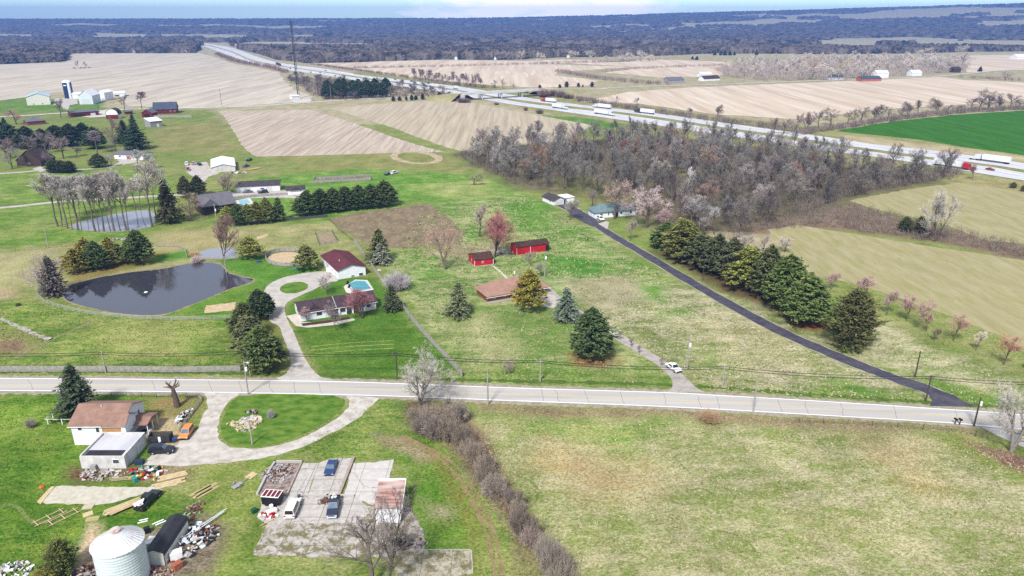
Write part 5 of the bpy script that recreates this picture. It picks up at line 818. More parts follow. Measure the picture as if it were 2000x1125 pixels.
def house(name, label, cat, pl, pr, depth, yeave, yridge, wm, rm, ridge='x', win=(), doors=(), ov=.45, group=None, back=None, arch=0, fas=None):
    a, b = P(*pl), P(*pr); W = (b - a).length; rz = math.atan2(b.y - a.y, b.x - a.x); dv = Vector((-math.sin(rz), math.cos(rz), 0)); xv = Vector((math.cos(rz), math.sin(rz), 0))
    hw = hz(pl[0], pl[1], yeave)
    def zat(q, py): v = (py - 562.5) / FPX; return CAM_H + q.y * (v * CP + SP) / (v * SP - CP)
    if back: depth = max(3, (P(back[0], back[1], back[2] * hw if len(back) > 2 else 0) - a).dot(dv))
    top = zat(a + dv * depth / 2, yridge) if ridge in 'xh' else zat(a + xv * W / 2, yridge) if ridge == 'y' else zat(a + dv * depth, yridge)
    hr = min(max(top - hw, .3), .8 * (depth if ridge in 'xhm' else W) * .62); D = depth; th = .16
    t = thing(name, label, cat, a, rz, group); mb = MB(); rb = MB()
    if ridge == 'x':
        mb.prism([(0, 0), (D, 0), (D, hw), (D / 2, hw + hr), (0, hw)], 'x', 0, W); s = hr / (D / 2); e = ov * s
        for pts in ([(-ov, hw - e + .02), (D / 2, hw + hr + .02), (D / 2, hw + hr + th), (-ov, hw - e + th)], [(D / 2, hw + hr + .02), (D + ov, hw - e + .02), (D + ov, hw - e + th), (D / 2, hw + hr + th)]): rb.prism(pts, 'x', -ov, W + ov)
    elif ridge == 'y':
        if arch:
            pr_ = [(W / 2 - W / 2 * math.cos(k * math.pi / 12), hw + hr * math.sin(k * math.pi / 12)) for k in range(13)]; mb.prism([(0, 0)] + pr_ + [(W, 0)], 'y', 0, D)
            for p, q in zip(pr_, pr_[1:]): n = Vector((q[1] - p[1], -(q[0] - p[0]))).normalized() * -.15; rb.add([(p[0], -.2, p[1]), (q[0], -.2, q[1]), (q[0], D + .2, q[1]), (p[0], D + .2, p[1]), (p[0] + n.x, -.2, p[1] + n.y), (q[0] + n.x, -.2, q[1] + n.y), (q[0] + n.x, D + .2, q[1] + n.y), (p[0] + n.x, D + .2, p[1] + n.y)], [(4, 5, 6, 7), (0, 1, 5, 4), (2, 3, 7, 6), (3, 2, 1, 0)])
        else:
            mb.prism([(0, 0), (W, 0), (W, hw), (W / 2, hw + hr), (0, hw)], 'y', 0, D); s = hr / (W / 2); e = ov * s
            for pts in ([(-ov, hw - e + .02), (W / 2, hw + hr + .02), (W / 2, hw + hr + th), (-ov, hw - e + th)], [(W / 2, hw + hr + .02), (W + ov, hw - e + .02), (W + ov, hw - e + th), (W / 2, hw + hr + th)]): rb.prism(pts, 'y', -ov, D + ov)
    elif ridge == 'h':
        mb.box(0, 0, 0, W, D, hw); i = min(D / 2, W / 2) * .95; z0 = hw + .01
        rb.box(-ov, -ov, hw - .12, W + ov, D + ov, z0 + .05); rb.add([(-ov, -ov, z0 + .06), (W + ov, -ov, z0 + .06), (W + ov, D + ov, z0 + .06), (-ov, D + ov, z0 + .06), (i, D / 2, hw + hr), (W - i, D / 2, hw + hr)], [(0, 1, 5, 4), (1, 2, 5), (2, 3, 4, 5), (3, 0, 4)])
    else:                                                     # single slope
        mb.prism([(0, 0), (D, 0), (D, hw + hr), (0, hw)], 'x', 0, W); s = hr / D; rb.prism([(-ov, hw - ov * s + .02), (D + ov, hw + hr + ov * s + .02), (D + ov, hw + hr + ov * s + .14), (-ov, hw - ov * s + .14)], 'x', -ov, W + ov)
    mb.build('wall', wm, t); rb.build('roof', rm, t)
    if fas: fb = MB(); fb.box(-ov - .03, -ov - .04, hw - ov * .3 - .22, W + ov + .03, -ov - .005, hw - ov * .3 - .04); fb.build('gutter', fas, t)
    for sd, u, z, w_, h_ in win: L = W if sd in 'FB' else D; wall_item(t, 'window', sd, W, D, u * L, z * hw, w_, h_, PLASTIC, ('pane', GLASS))
    for sd, u, w_, h_, m, nm in doors: L = W if sd in 'FB' else D; wall_item(t, nm, sd, W, D, u * L, .02, w_, h_, m, None, .07)
    t['dims'] = 0; del t['dims']; return t, W, D, hw, hr
GD = mat('garage_door', S(238, 238, 236), S(226, 226, 224), .8, .5)
# B1 white farmhouse
t, W, D, hw, hr = house('farmhouse', 'two-storey white farmhouse with brown shingle roof and boarded-up window', 'house', (146.5, 869), (244, 868), 9.5, 830, 789.5, WHITE, RBROWN, fas=PLASTIC, win=[('F', .17, .72, .9, .9), ('F', .78 - .26, .62, .8, 1.3), ('R', .18, .5, .8, 1.5), ('R', .34, .5, .8, 1.5), ('R', .75, .6, .8, 1.2)])
wall_item(t, 'boarded_window', 'F', W, D, W * .80, hw * .62, 4.0, 1.35, PLASTIC, ('board', OSB), .07)
mb = MB(); mb.box(W + .01, D * .35, 0, W + 3.2, D * .36, .3); mb.box(W + .02, D * .36, .0, W + 3.2, D * .8, .3); mb.build('porch_floor', mat('porch_slab', S(180, 176, 172)), t)
mb = MB(); mb.prism([(D * .30, 2.75), (D * .55, 3.35), (D * .84, 2.75), (D * .84, 2.6), (D * .30, 2.6)], 'x', W + .02, W + 3.6); mb.build('porch_roof', RBROWN, t)
for y in (.34, .57, .80): mb = MB(); mb.box(W + 3.3, D * y - .07, .3, W + 3.44, D * y + .07, 2.6); mb.build('porch_post', PLASTIC, t)
mb = MB(); mb.tube((W * .45, D * .42, hw + hr * .82), (W * .45, D * .42, hw + hr * .82 + .55), .12, .12, 8); mb.build('vent', GALV, t)
mb = MB(); mb.prism([(-.06, hw * .5), (D * .46, hw * .5), (D * .46, hw), (D * .20, hw + hr * .62), (-.06, hw)], 'x', W * .72, W + .75); mb.build('gable_wing', WHITE, t)
mb = MB(); [mb.prism(p_, 'x', W * .62, W + 1.05) for p_ in ([(-.5, hw - .28), (D * .20, hw + hr * .63), (D * .20, hw + hr * .63 + .15), (-.5, hw - .13)], [(D * .20, hw + hr * .63), (D * .5, hw - .12), (D * .5, hw + .03), (D * .20, hw + hr * .63 + .15)])]; mb.build('wing_roof', RBROWN, t)
# B2 flat garage
a, b = P(160, 915), P(247, 915); W = b.x - a.x; hw = hz(160, 915, 891.5); D = P(286, 845, hw).y - a.y
t = thing('garage', 'low white block garage with flat roof and black tarred strip', 'garage', a, 0)
mb = MB(); mb.box(0, 0, 0, W, D, hw - .35); e = .28
for x0, y0, x1, y1 in ((0, 0, W, e), (0, D - e, W, D), (0, e, e, D - e), (W - e, e, W, D - e)): mb.box(x0, y0, hw - .345, x1, y1, hw + (.12 if y0 else 0))
mb.build('wall', OFFW, t)
mb = MB(); mb.box(e + .02, D * .30, hw - .34, W - e - .02, D - e - .02, hw - .24); r_ = mb.build('roof', RMEMB, t)
mb = MB(); mb.box(e + .3, e + .05, hw - .34, W - e - .7, D * .30 - .01, hw - .22); mb.build('tar_strip', RBLK, t)
wall_item(t, 'window', 'F', W, D, W * .80, hw * .42, 1.3, .95, PLASTIC, ('pane', GLASS))
for u in (.32, .68): wall_item(t, 'garage_door', 'R', W, D, D * u, .05, 2.6, 2.1, mat('open_door_white', S(250, 250, 250)), None, .09)
mb = MB(); mb.box(W * .24, -.7, .1, W * .24 + 1.0, -.05, 1.0); mb.build('air_conditioner', GREYW, t)
# B3 grain bin
c = P(245, 1127); rim = hz(245, 1127, 1058); rad = wid(238, 1085, 96) / 2 * .90; pk = hz(245, 1127, 1030)
t = thing('grain_bin', 'round corrugated steel grain bin with white ribbed conical roof', 'grain bin', c)
mb = MB(); n = 48
for k in range(14):
    z0 = rim * k / 14; z1 = rim * (k + .5) / 14; z2 = rim * (k + 1) / 14
    for za, zb, ra, rb_ in ((z0, z1, rad, rad + .035), (z1, z2, rad + .035, rad)):
        mb.add([(ra * math.cos(2 * math.pi * i / n), ra * math.sin(2 * math.pi * i / n), za) for i in range(n)] + [(rb_ * math.cos(2 * math.pi * i / n), rb_ * math.sin(2 * math.pi * i / n), zb) for i in range(n)], [(i, (i + 1) % n, n + (i + 1) % n, n + i) for i in range(n)])
mb.build('wall', GALV, t)
BINR = mat('bin_roof', S(240, 242, 244, k=1.3), S(222, 220, 218, k=1.3), .9, .5, .3, c3=S(176, 150, 140), c3at=.63); mb = MB(); zr = rim + .02; zt = max(pk - .7, rim + 1.4); nn = 36
for i in range(nn):
    a0, a1 = 2 * math.pi * i / nn, 2 * math.pi * (i + .86) / nn; a2 = 2 * math.pi * (i + 1) / nn; R0 = rad + .22
    for aa, ab, up in ((a0, a1, 0), (a1, a2, .07)): mb.add([(R0 * math.cos(aa), R0 * math.sin(aa), zr + up), (R0 * math.cos(ab), R0 * math.sin(ab), zr + up), (.8 * math.cos(ab), .8 * math.sin(ab), zt + up), (.8 * math.cos(aa), .8 * math.sin(aa), zt + up)], [(0, 1, 2, 3)])
rf = mb.build('roof', BINR, t)
mb = MB(); mb.tube((0, 0, zt - .1), (0, 0, zt + .3), .85, .8, 20); mb.build('cap', mat('bin_cap', S(236, 228, 224), S(190, 150, 140), 1.4, .6), t)
for ang in (-.6, -1.6, -2.6): mb = MB(); q = Vector((math.cos(ang), math.sin(ang), 0)); zz = zr + (zt - zr) * .32; mb.rbox(q * rad * .72 + Vector((0, 0, zz)), .7, .8, .14, ang, 0, math.atan2(zt - zr, rad)); mb.build('roof_hatch', GREYW, t)
# B4 black roofed shed
a, b = P(285.7, 1104), P(324.7, 1104); W = b.x - a.x; hw = hz(285.7, 1104, 1080); hp = hz(305, 1104, 1074.5); D = P(348.7, 1005.5, hp).y - a.y
t = thing('storage_shed', 'long cream storage shed with black shingle barn roof', 'shed', a, 0)
pr_ = [(0, hw * .86), (W * .08, hw), (W / 2, hp), (W * .92, hw), (W, hw * .86)]
mb = MB(); mb.prism([(0, 0)] + pr_ + [(W, 0)], 'y', 0, D); mb.build('wall', CREAM, t); mb = MB()
o_ = [(-.18, hw * .84), (W * .05, hw + .06), (W / 2, hp + .08), (W * .95, hw + .06), (W + .18, hw * .84)]
for p, q in zip(o_, o_[1:]): mb.prism([p, q, (q[0], q[1] + .12), (p[0], p[1] + .12)], 'y', -.2, D + .2)
mb.build('roof', RBLK, t)
for x in (.02, W - .14): mb = MB(); mb.box(x, -.04, 0, x + .12, -.005, hw * .86); mb.build('corner_trim', BLACKM, t)
# B5 metal shed
a = P(735, 1022); hw = hz(735, 1022, 992); D = P(740, 941, hw + .6).y - a.y
t, W, D, hw, hr = house('metal_shed', 'white tin shed with rusty corrugated roof beside the cracked slab', 'shed', (735, 1022), (783.5, 1021), D, 992, 941, mat('white_tin', S(244, 246, 250, k=1.2), S(220, 222, 228, k=1.2), .6, .5, .3, stretch=(5, 5, .2)), RUST, 'm', ov=.25)
mb = MB(); mb.box(-.3, D + .1, hw + hr + .12, W + .3, D + .5, hw + hr + .32); mb.build('ridge_cap', RWHT, t); mb = MB(); mb.prism([(-.3, hw - .1), (D + .3, hw + hr + .1), (D + .3, hw + hr + .24), (-.3, hw + .06)], 'x', W + .26, W + .36); mb.build('edge_trim', RWHT, t)
# B6 ranch
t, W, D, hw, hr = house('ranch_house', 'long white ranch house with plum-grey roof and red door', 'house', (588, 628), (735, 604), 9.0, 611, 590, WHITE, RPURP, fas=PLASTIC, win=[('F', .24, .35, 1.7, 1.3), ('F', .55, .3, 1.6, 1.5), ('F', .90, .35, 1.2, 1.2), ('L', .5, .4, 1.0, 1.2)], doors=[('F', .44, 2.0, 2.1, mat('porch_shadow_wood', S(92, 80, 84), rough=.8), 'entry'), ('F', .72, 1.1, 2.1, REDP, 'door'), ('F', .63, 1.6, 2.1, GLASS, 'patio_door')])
mb = MB(); mb.box(W * .46, -.45, hw + .05, W * .465, D / 2, hw + .07); mb = MB(); s = hr / (D / 2); mb.prism([(-.5, hw - .5 * s + .18), (D / 2, hw + hr + .18), (D / 2, hw + hr + .26), (-.5, hw - .5 * s + .26)], 'x', W * .46, W * .46 + .25); mb.build('flashing', GREYW, t)
for u in (.50, .59, .68, .77): mb = MB(); mb.box(W * u, -.42, 0, W * u + .16, -.26, hw - .1); mb.build('porch_column', PLASTIC, t)
mb = MB(); mb.prism([(W * .10, hw + .4), (W * .18, hw + 1.5), (W * .26, hw + .4)], 'y', 0.3, D * .45); mb.build('dormer', RPURP, t)
mulch = mat('mulch', S(88, 60, 56), S(70, 46, 44), 1.2, .95); walk = mat('walkway_concrete', S(228, 218, 208), S(208, 196, 184), .6)
sheet('path', [(560, 617), (584, 612), (588, 629), (640, 630), (690, 622), (694, 625), (660, 634), (600, 640), (578, 637)], walk, .028, 1, .05); sheet('mulch_bed', [(588, 632), (640, 626), (682, 619), (684, 623), (640, 631), (592, 637)], mulch, .045, 1, .1)
# B7 plum garage
t, W, D, hw, hr = house('garage', 'large white gabled garage with maroon roof by the turquoise pool', 'garage', (661, 546), (714.6, 537), 13, 528.4, 516.6, WHITE, RRED, 'y', back=(667, 487.5, 1.35), win=[('F', .52, .05, 1.2, .6), ('F', .82, .03, 1.5, 1.0), ('L', .3, .4, 1.0, .9)], doors=[('L', .62, 3.4, 2.3, GD, 'garage_door'), ('L', .15, 1.0, 2.0, GD, 'door')])
mb = MB(); mb.tube((W * .28, D * .35, hw + hr * .56), (W * .28, D * .35, hw + hr * .56 + .9), .09, .09, 8); mb.build('vent', PLASTIC, t)
# pools
def pool(label, deck, wat, mdeck, col):
    c = P(sum(p[0] for p in deck) / len(deck), sum(p[1] for p in deck) / len(deck)); t = thing('swimming_pool', label, 'pool', c)
    for nm, px, z, m in (('deck', deck, .10, mdeck), ('water', wat, .15, col)):
        mb = MB(); q = [(p.x - c.x, p.y - c.y) for p in wpts(px)]; mb.prism(q, 'z', 0.0, z); mb.build(nm, m, t)
    return t, c
TQ = mat('turquoise_cover', S(92, 178, 192), S(70, 150, 172), .35, .5, .4, stretch=(.3, 1.6, 1)); deckm = mat('pool_deck', S(236, 230, 222), S(220, 212, 202), .6)
t, c = pool('turquoise covered pool between ranch house and maroon garage', [(671, 560), (694, 546.5), (718, 547.5), (730, 566), (690, 575), (676, 571)], [(681.5, 554), (695, 549), (713, 549.8), (725, 564), (692, 570.5)], deckm, TQ)
for x, y in ((676, 556), (679, 563)): mb = MB(); q = P(x, y) - c; mb.box(q.x, q.y, .1, q.x + .6, q.y + 1.5, .4); mb.box(q.x, q.y + 1.2, .4, q.x + .6, q.y + 1.35, .9); o = mb.build('deck_chair', BLACKM); o.location = c; tag(o, 'dark lounge chair on the pool deck, ' + ('farther from the ranch roof' if y < 560 else 'nearer the ranch roof'), 'chair', 'deck chairs by the turquoise pool')
pool('pale blue pool beside the grey-roofed house', [(455, 393), (488, 387), (496, 398), (470, 402)], [(465, 392), (484, 389.5), (489, 397), (470, 399.5)], deckm, mat('pale_pool', S(150, 214, 226), S(136, 204, 220), .5, .3, .4))
# B9 brick ranch
t, W, D, hw, hr = house('brick_house', 'red brick ranch house with tan hipped roof behind a golden pine', 'house', (953, 591), (1069, 571), 9, 578.6, 551, BRICK, RTAN, 'h', back=(931, 574), fas=PLASTIC, ov=.7, win=[('F', .10, .45, .9, .8), ('F', .27, .5, .8, .7), ('F', .92, .35, 1.3, 1.2)], doors=[('F', .39, 1.6, 2.0, DARKIN, 'entry'), ('F', .80, 3.0, 2.0, DARKIN, 'garage_opening')])
mb = MB(); mb.box(-.5, -.9, 0, W * .36, -.05, .25); mb.build('foundation_walk', conc, t)
mb = MB(); mb.box(W * .36, -2.2, 0, W * .50, -.06, .45); [mb.box(W * k, -2.25, .45, W * k + .08, -2.18, 1.3) for k in (.36, .43, .49)]; mb.box(W * .36, -2.25, 1.2, W * .50, -2.18, 1.32); mb.build('porch_deck', PORCHW, t)
# red barns
t, W, D, hw, hr = house('small_barn', 'little red outbuilding with brown roof and white trim', 'barn', (927, 521), (963.5, 516.7), 6, 508, 495, REDW, RDB, back=(913.6, 510), ov=.25, win=[('F', .44, .42, .7, .7), ('L', .5, .4, .5, .9)], doors=[('F', .82, .95, 1.95, mat('red_door_bright', S(206, 40, 60)), 'door')])
for x in (-.06, W - .06): mb = MB(); mb.box(x, -.10, 0, x + .14, -.01, hw); mb.build('corner_trim', PLASTIC, t)
mb = MB(); mb.box(-.12, -.14, 0, W + .1, -.02, .22); mb.box(-.14, 0, 0, -.02, D, .22); mb.build('foundation', conc, t)
t, W, D, hw, hr = house('long_barn', 'long bright red pole barn with brown roof and sliding door', 'barn', (1009, 498), (1071.6, 489.7), 8, 483, 473.6, REDW, RDB, back=(994, 490.5), ov=.3, doors=[('F', .20, 7.0, 2.4, REDW, 'sliding_door'), ('F', .95, 1.3, 2.2, DARKIN, 'opening')])
for x in (W * .42, -.03): mb = MB(); mb.box(x, -.12, 0, x + .14, -.02, hw); mb.build('corner_trim', PLASTIC, t)
ribbon('path', wpts([(961, 518), (975, 529), (992, 545)]), .8, walk, .02)
# B12 / B13
t, W, D, hw, hr = house('garage', 'white gabled garage with dark roof at the top of the black driveway', 'garage', (1081, 401), (1105, 398), 9, 392, 385, WHITE, RDK, 'y', back=(1059, 392), doors=[('F', .42, 4.2, 2.1, GD, 'garage_door'), ('F', .90, .95, 2.0, mat('blue_door', S(74, 92, 124)), 'door')], win=[('L', .3, .4, 1.0, 1.0)])
mb = MB(); mb.box(W + .01, .8, 0, W + 5.0, D * .7, 2.5); mb.build('annex', WHITE, t); mb = MB(); mb.box(W + .02, .5, 2.52, W + 5.3, D * .75, 2.68); mb.build('annex_roof', RWHT, t); wall_item(t, 'window', 'F', W, D, W + 2.2, .9, 1.5, 1.0, PLASTIC, ('pane', GLASS), -.74) if False else None
house('hipped_house', 'white house with teal hipped roof at the edge of the big woods', 'house', (1162, 427), (1243.5, 420), 10, 415, 400, WHITE, RTEAL, 'h', back=(1144, 420), ov=.6, win=[('F', .14, .3, 1.6, 1.1), ('F', .32, .35, .7, 1.3), ('F', .42, .35, .7, 1.3), ('F', .62, .4, 1.2, 1.0), ('F', .85, .4, 1.2, 1.0), ('L', .6, .35, .7, 1.2)], doors=[('F', .52, 1.0, 2.0, BROWNW, 'door')])
house('cabin', 'dark brown cabin with steep roof by three clipped evergreens', 'house', (34, 324), (82, 325), 12, 313, 294.5, BROWNW, roofing('cabin_roof', (82, 70, 70)), 'y', win=[('F', .5, .2, 1.6, 1.2)])
house('white_house', 'white ranch house with grey roof at the end of the far gravel lane', 'house', (224, 310), (280, 312.5), 9, 301, 294, WHITE, RGREY, win=[('F', .2, .4, 1.4, 1.0), ('F', .72, .4, 1.4, 1.0)], doors=[('F', .5, 3.0, 2.1, mat('brick_entry', S(170, 120, 110)), 'entry')])
t, W, D, hw, hr = house('pole_barn', 'big white pole barn with ribbed white roof on a gravel pad', 'barn', (414.5, 337), (460, 334), 15, 327, 320.5, OFFW, RWHT, 'y', back=(414, 312, .9), doors=[('L', .4, 4.0, 3.0, GD, 'sliding_door')])
house('long_garage', 'long low white garage with charcoal roof and parked cars', 'garage', (462.5, 376), (547, 372), 9, 364.5, 355, WHITE, RDK, doors=[('F', .25, 3, 2.1, GD, 'garage_door'), ('F', .75, 3, 2.1, GD, 'garage_door')])
t, W, D, hw, hr = house('shed', 'small white shed with grey roof at the end of the windbreak', 'shed', (559.6, 381), (596, 378.7), 7, 371.5, 364, WHITE, RDK); mb = MB(); mb.prism([(W * .18, hw - .2), (W * .5, hw + 1.1), (W * .82, hw - .2)], 'y', -.7, D * .45); mb.build('front_gable', RDK, t)
t, W, D, hw, hr = house('grey_house', 'grey-roofed house with a wide gable behind the reddish tree', 'house', (399, 421), (462, 411), 12, 405, 382, BROWNW, RGREY, win=[('F', .5, .4, 2, 1.1)]); mb = MB(); mb.prism([(-1.0, hw + .3), (W * .22, hw + hr * .86), (W * .45, hw + .3)], 'y', -1.5, D * .5); mb.build('front_gable', RGREY, t)
# farmstead far left
house('barn', 'cream barn with light blue roof edge, biggest at the far left', 'barn', (53.5, 206), (99, 204), 26, 190, 182, CREAM, mat('pale_blue_roof', S(206, 232, 244), S(170, 214, 236), .04, .5), 'y', win=[('F', .28, .08, 1.4, 1.0), ('F', .66, .08, 1.4, 1.0)])
house('barn', 'white gabled barn just right of the navy silo', 'barn', (156, 204), (182.5, 203.5), 24, 187, 176.5, PALEB, RWHT, 'y', doors=[('F', .5, 8, 5, GD, 'sliding_door')])
house('barn', 'tall narrow white barn in the middle of the white farm buildings', 'barn', (189.4, 197), (206, 197), 18, 181, 177, WHITE, RWHT, 'y')
house('barn', 'low white shed tucked behind the navy silo', 'shed', (142, 193), (160, 192.5), 12, 184.5, 180, WHITE, RWHT); house('barn', 'long low white shed at the right end of the white farm', 'shed', (204, 190), (245, 188.5), 16, 183.5, 179, WHITE, RWHT, win=[('F', .6, .1, 5, 1.8)])
house('cattle_shed', 'long low red shed with grey roof beside the farm road', 'shed', (140, 229), (194, 225), 12, 220.5, 216.5, DRED, RGREY, doors=[('F', .78, 4, 2.4, GD, 'garage_door'), ('F', .3, 9, 2, DARKIN, 'opening')])
t, W, D, hw, hr = house('round_roof_barn', 'red barn with white arched gable and dark rounded roof', 'barn', (208, 233), (232, 232.5), 10, 224.5, 210, WHITE, RDK, 'y', arch=1); wall_item(t, 'red_cladding', 'F', W, D, W / 2, 0, W, hw, DRED, None, .08)
house('red_shed', 'tiny red shed between two roadside trees', 'shed', (246, 223.5), (260, 222.5), 6, 218, 215, DRED, RGREY); house('red_shed', 'red gabled shed with a dark open doorway', 'shed', (277.8, 229.5), (298, 229.5), 10, 220.5, 214, DRED, RGREY, 'y', doors=[('F', .5, 4.5, 3, DARKIN, 'opening')])
t, W, D, hw, hr = house('big_barn', 'big red barn with navy metal gambrel roof beside the farm road', 'barn', (300, 223), (345, 221.5), 18, 214, 200, DRED, RNAVY, win=[('F', .1, .4, 1.2, 1.2), ('F', .75, .4, 1.2, 1.2), ('F', .93, .4, 1.2, 1.2)])
mb = MB(); mb.box(0, -.5, 0, 34, .5, 1.6); o = mb.build('feed_bunk', GREYWOOD); o.location = P(300, 229); tag(o, 'long grey feed bunk below the big red barn', 'feed bunk')
house('flat_shed', 'grey shed with white flat roof below the big red barn', 'shed', (294.5, 249), (318, 246.5), 9, 237.5, 231, GREYW, RWHT, 'm', doors=[('F', .62, 1.6, 2.2, PLASTIC, 'door')]); house('far_house', 'brick house with grey hipped roof behind the evergreen belt', 'house', (55, 245), (90, 242), 12, 238, 229, mat('far_brick', S(150, 84, 70)), RGREY, 'h')
c = P(136, 192); h_ = hz(136, 192, 161); r_ = wid(136, 192, 16) / 2; t = thing('silo', 'tall navy blue silo with pale dome beside the white barns', 'silo', c); mb = MB(); mb.tube((0, 0, 0), (0, 0, h_), r_, r_, 24); mb.build('tank', mat('navy_glass_steel', S(34, 48, 92), S(42, 58, 104), .5, .35, .5), t, smooth=False)
mb = MB()
for k in range(5): a0, a1 = k * math.pi / 10, (k + 1) * math.pi / 10; mb.tube((0, 0, h_ + r_ * .6 * math.sin(a0)), (0, 0, h_ + r_ * .6 * math.sin(a1)), r_ * 1.02 * math.cos(a0), max(r_ * 1.02 * math.cos(a1), .02), 20)
mb.build('dome', RWHT, t); mb = MB(); mb.box(r_ * .55, -r_ * .95, 0, r_ * 1.05, -r_ * .55, h_); mb.build('ladder_chute', GALV, t); mb = MB(); mb.box(-1.4, -r_ - .08, h_ * .80, 1.4, -r_ - .01, h_ * .86); mb.build('badge', PLASTIC, t)
# right-hand far houses
for a in (('long grey shed among the pale fields beyond the interstate', (1306.7, 163), (1336, 162), 14, 156.5, 150.5, GREYW, RGREY), ('dark-roofed house beside the lane near the pale woods', (1375, 158.5), (1406, 157), 12, 154, 148, WHITE, RDB), ('white bungalow in front of the pale woods', (1619, 156), (1649, 155.5), 12, 151, 145.5, WHITE, RGREY), ('red-walled house with slate roof on the field edge', (1683, 159.5), (1721, 159), 14, 154, 148.5, mat('coral_wall', S(206, 120, 100)), RNAVY), ('white two-storey house behind the slate-roofed one', (1712, 152.5), (1735, 152), 12, 143, 137.5, WHITE, RWHT), ('white house half hidden in the right end of the pale woods', (1781, 148.5), (1800, 148), 12, 142, 137, WHITE, RWHT), ('dark house at the right end of the pale woods', (1861, 142), (1876, 142), 12, 135, 130.5, BROWNW, RDB), ('white barn cut by the right border, far field', (1986, 116), (2016, 115.5), 20, 111, 106, WHITE, RWHT), ('pale house left of the dark-roofed one by the pale woods', (1369, 151), (1390, 150.5), 12, 145, 141, WHITE, RWHT)):
    house('far_house', a[0], 'house', *a[1:])
for i in range(46):
    if i < 27: x = 612 + i * 13.6 + rnd.uniform(-4, 4); y = np.interp(x, [600, 700, 860, 1000], [120.3, 118.2, 115.6, 116.6]) + rnd.uniform(-.9, 1.1)
    elif i < 38: x = 165 + (i - 27) * 19 + rnd.uniform(-7, 7); y = 103.6 + rnd.uniform(-.8, .6)
    else: x = 1010 + (i - 38) * 20 + rnd.uniform(-6, 6); y = 111 + rnd.uniform(-2, 1.5)
    w_ = rnd.uniform(5, 9); house('town_house', 'small pale house among the trees at the far edge of the fields', 'house', (x, y), (x + w_, y + rnd.uniform(-.05, .05)), rnd.uniform(9, 13), y - rnd.uniform(3.2, 5), y - rnd.uniform(6.5, 9), rnd.choice((WHITE, GREYW, PALEB, CREAM, OFFW)), rnd.choice((RGREY, RGREY, RDB, RDK)), rnd.choice('xy'), ov=.3, group='pale houses at the far edge of the fields')
t, *_ = house('tower_hut', 'white equipment hut at the foot of the radio mast', 'hut', (570, 194), (586, 193), 6, 188, 186, WHITE, RWHT, 'm', win=[('F', .2, .35, 1, 1), ('F', .5, .35, 1, 1), ('F', .8, .35, 1, 1)])
# radio mast
b = P(583, 191); H_ = hz(583, 191, 41); t = thing('radio_mast', 'tall dark lattice radio mast beside the white hut', 'mast', b); mb = MB(); w_ = 1.35
leg = lambda k, z: Vector((math.cos(k * 2.0944) * w_ * (1 - .35 * z / H_), math.sin(k * 2.0944) * w_ * (1 - .35 * z / H_), z))
for k in range(3):
    mb.tube(leg(k, 0), leg(k, H_), .24, .2, 5)
    for j in range(40): z0, z1 = H_ * j / 40, H_ * (j + 1) / 40; mb.tube(leg(k, z0), leg((k + 1) % 3, z1), .10, .10, 3, caps=False)
mb.build('lattice', mat('mast_steel', S(56, 58, 68), rough=.5), t)
for z, s in ((.985, 2.6), (.93, 1.6), (.40, 1.2)):
    mb = MB()
    for k in range(3): a0 = k * 2.09; mb.tube((0, 0, z * H_), (math.cos(a0) * s, math.sin(a0) * s, z * H_), .07); mb.box(math.cos(a0) * s - .16, math.sin(a0) * s - .16, z * H_ - 1, math.cos(a0) * s + .16, math.sin(a0) * s + .16, z * H_ + 1)
    mb.build('antenna', BLACKM, t)
mb = MB(); mb.tube((0, 0, H_ * .14), (4.5, 0, H_ * .25), .1); mb.tube((0, 0, H_ * .2), (5, 0, H_ * .32), .1); mb.build('side_arm', GREYW, t)
# overpass
deckc = mat('bridge_concrete', S(232, 230, 226), S(212, 208, 204), .2); BZ = 7.0
A = [P(903, 182.8, BZ), P(955, 179.8, BZ), P(1008, 177.0, BZ), P(1058, 174.2, BZ)]; d = (A[3] - A[0]).normalized(); nrm = Vector((-d.y, d.x, 0)); L = (A[3] - A[0]).length; rz = math.atan2(d.y, d.x)
t = thing('overpass', 'concrete road overpass crossing above the interstate', 'bridge', (A[0].x, A[0].y, 0), rz)
mb = MB(); mb.box(0, -5.5, BZ - 1.3, L, 5.5, BZ); mb.build('deck', deckc, t)
for s in (-5.4, 5.2): mb = MB(); mb.box(0, s, BZ + .005, L, s + .2, BZ + .9); mb.build('railing', deckc, t)
for u in (.22, .46, .72):
    mb = MB(); mb.box(L * u - .6, -5, BZ - 2.2, L * u + .6, 5, BZ - 1.305); [mb.tube((L * u, y, 0), (L * u, y, BZ - 2.2), .5, .5, 10) for y in (-3.8, 0, 3.8)]; mb.build('pier', deckc, t)
for u in (-3, L + .01): mb = MB(); mb.box(u, -6, 0, u + 3, 6, BZ - .4); mb.build('abutment', deckc, t)
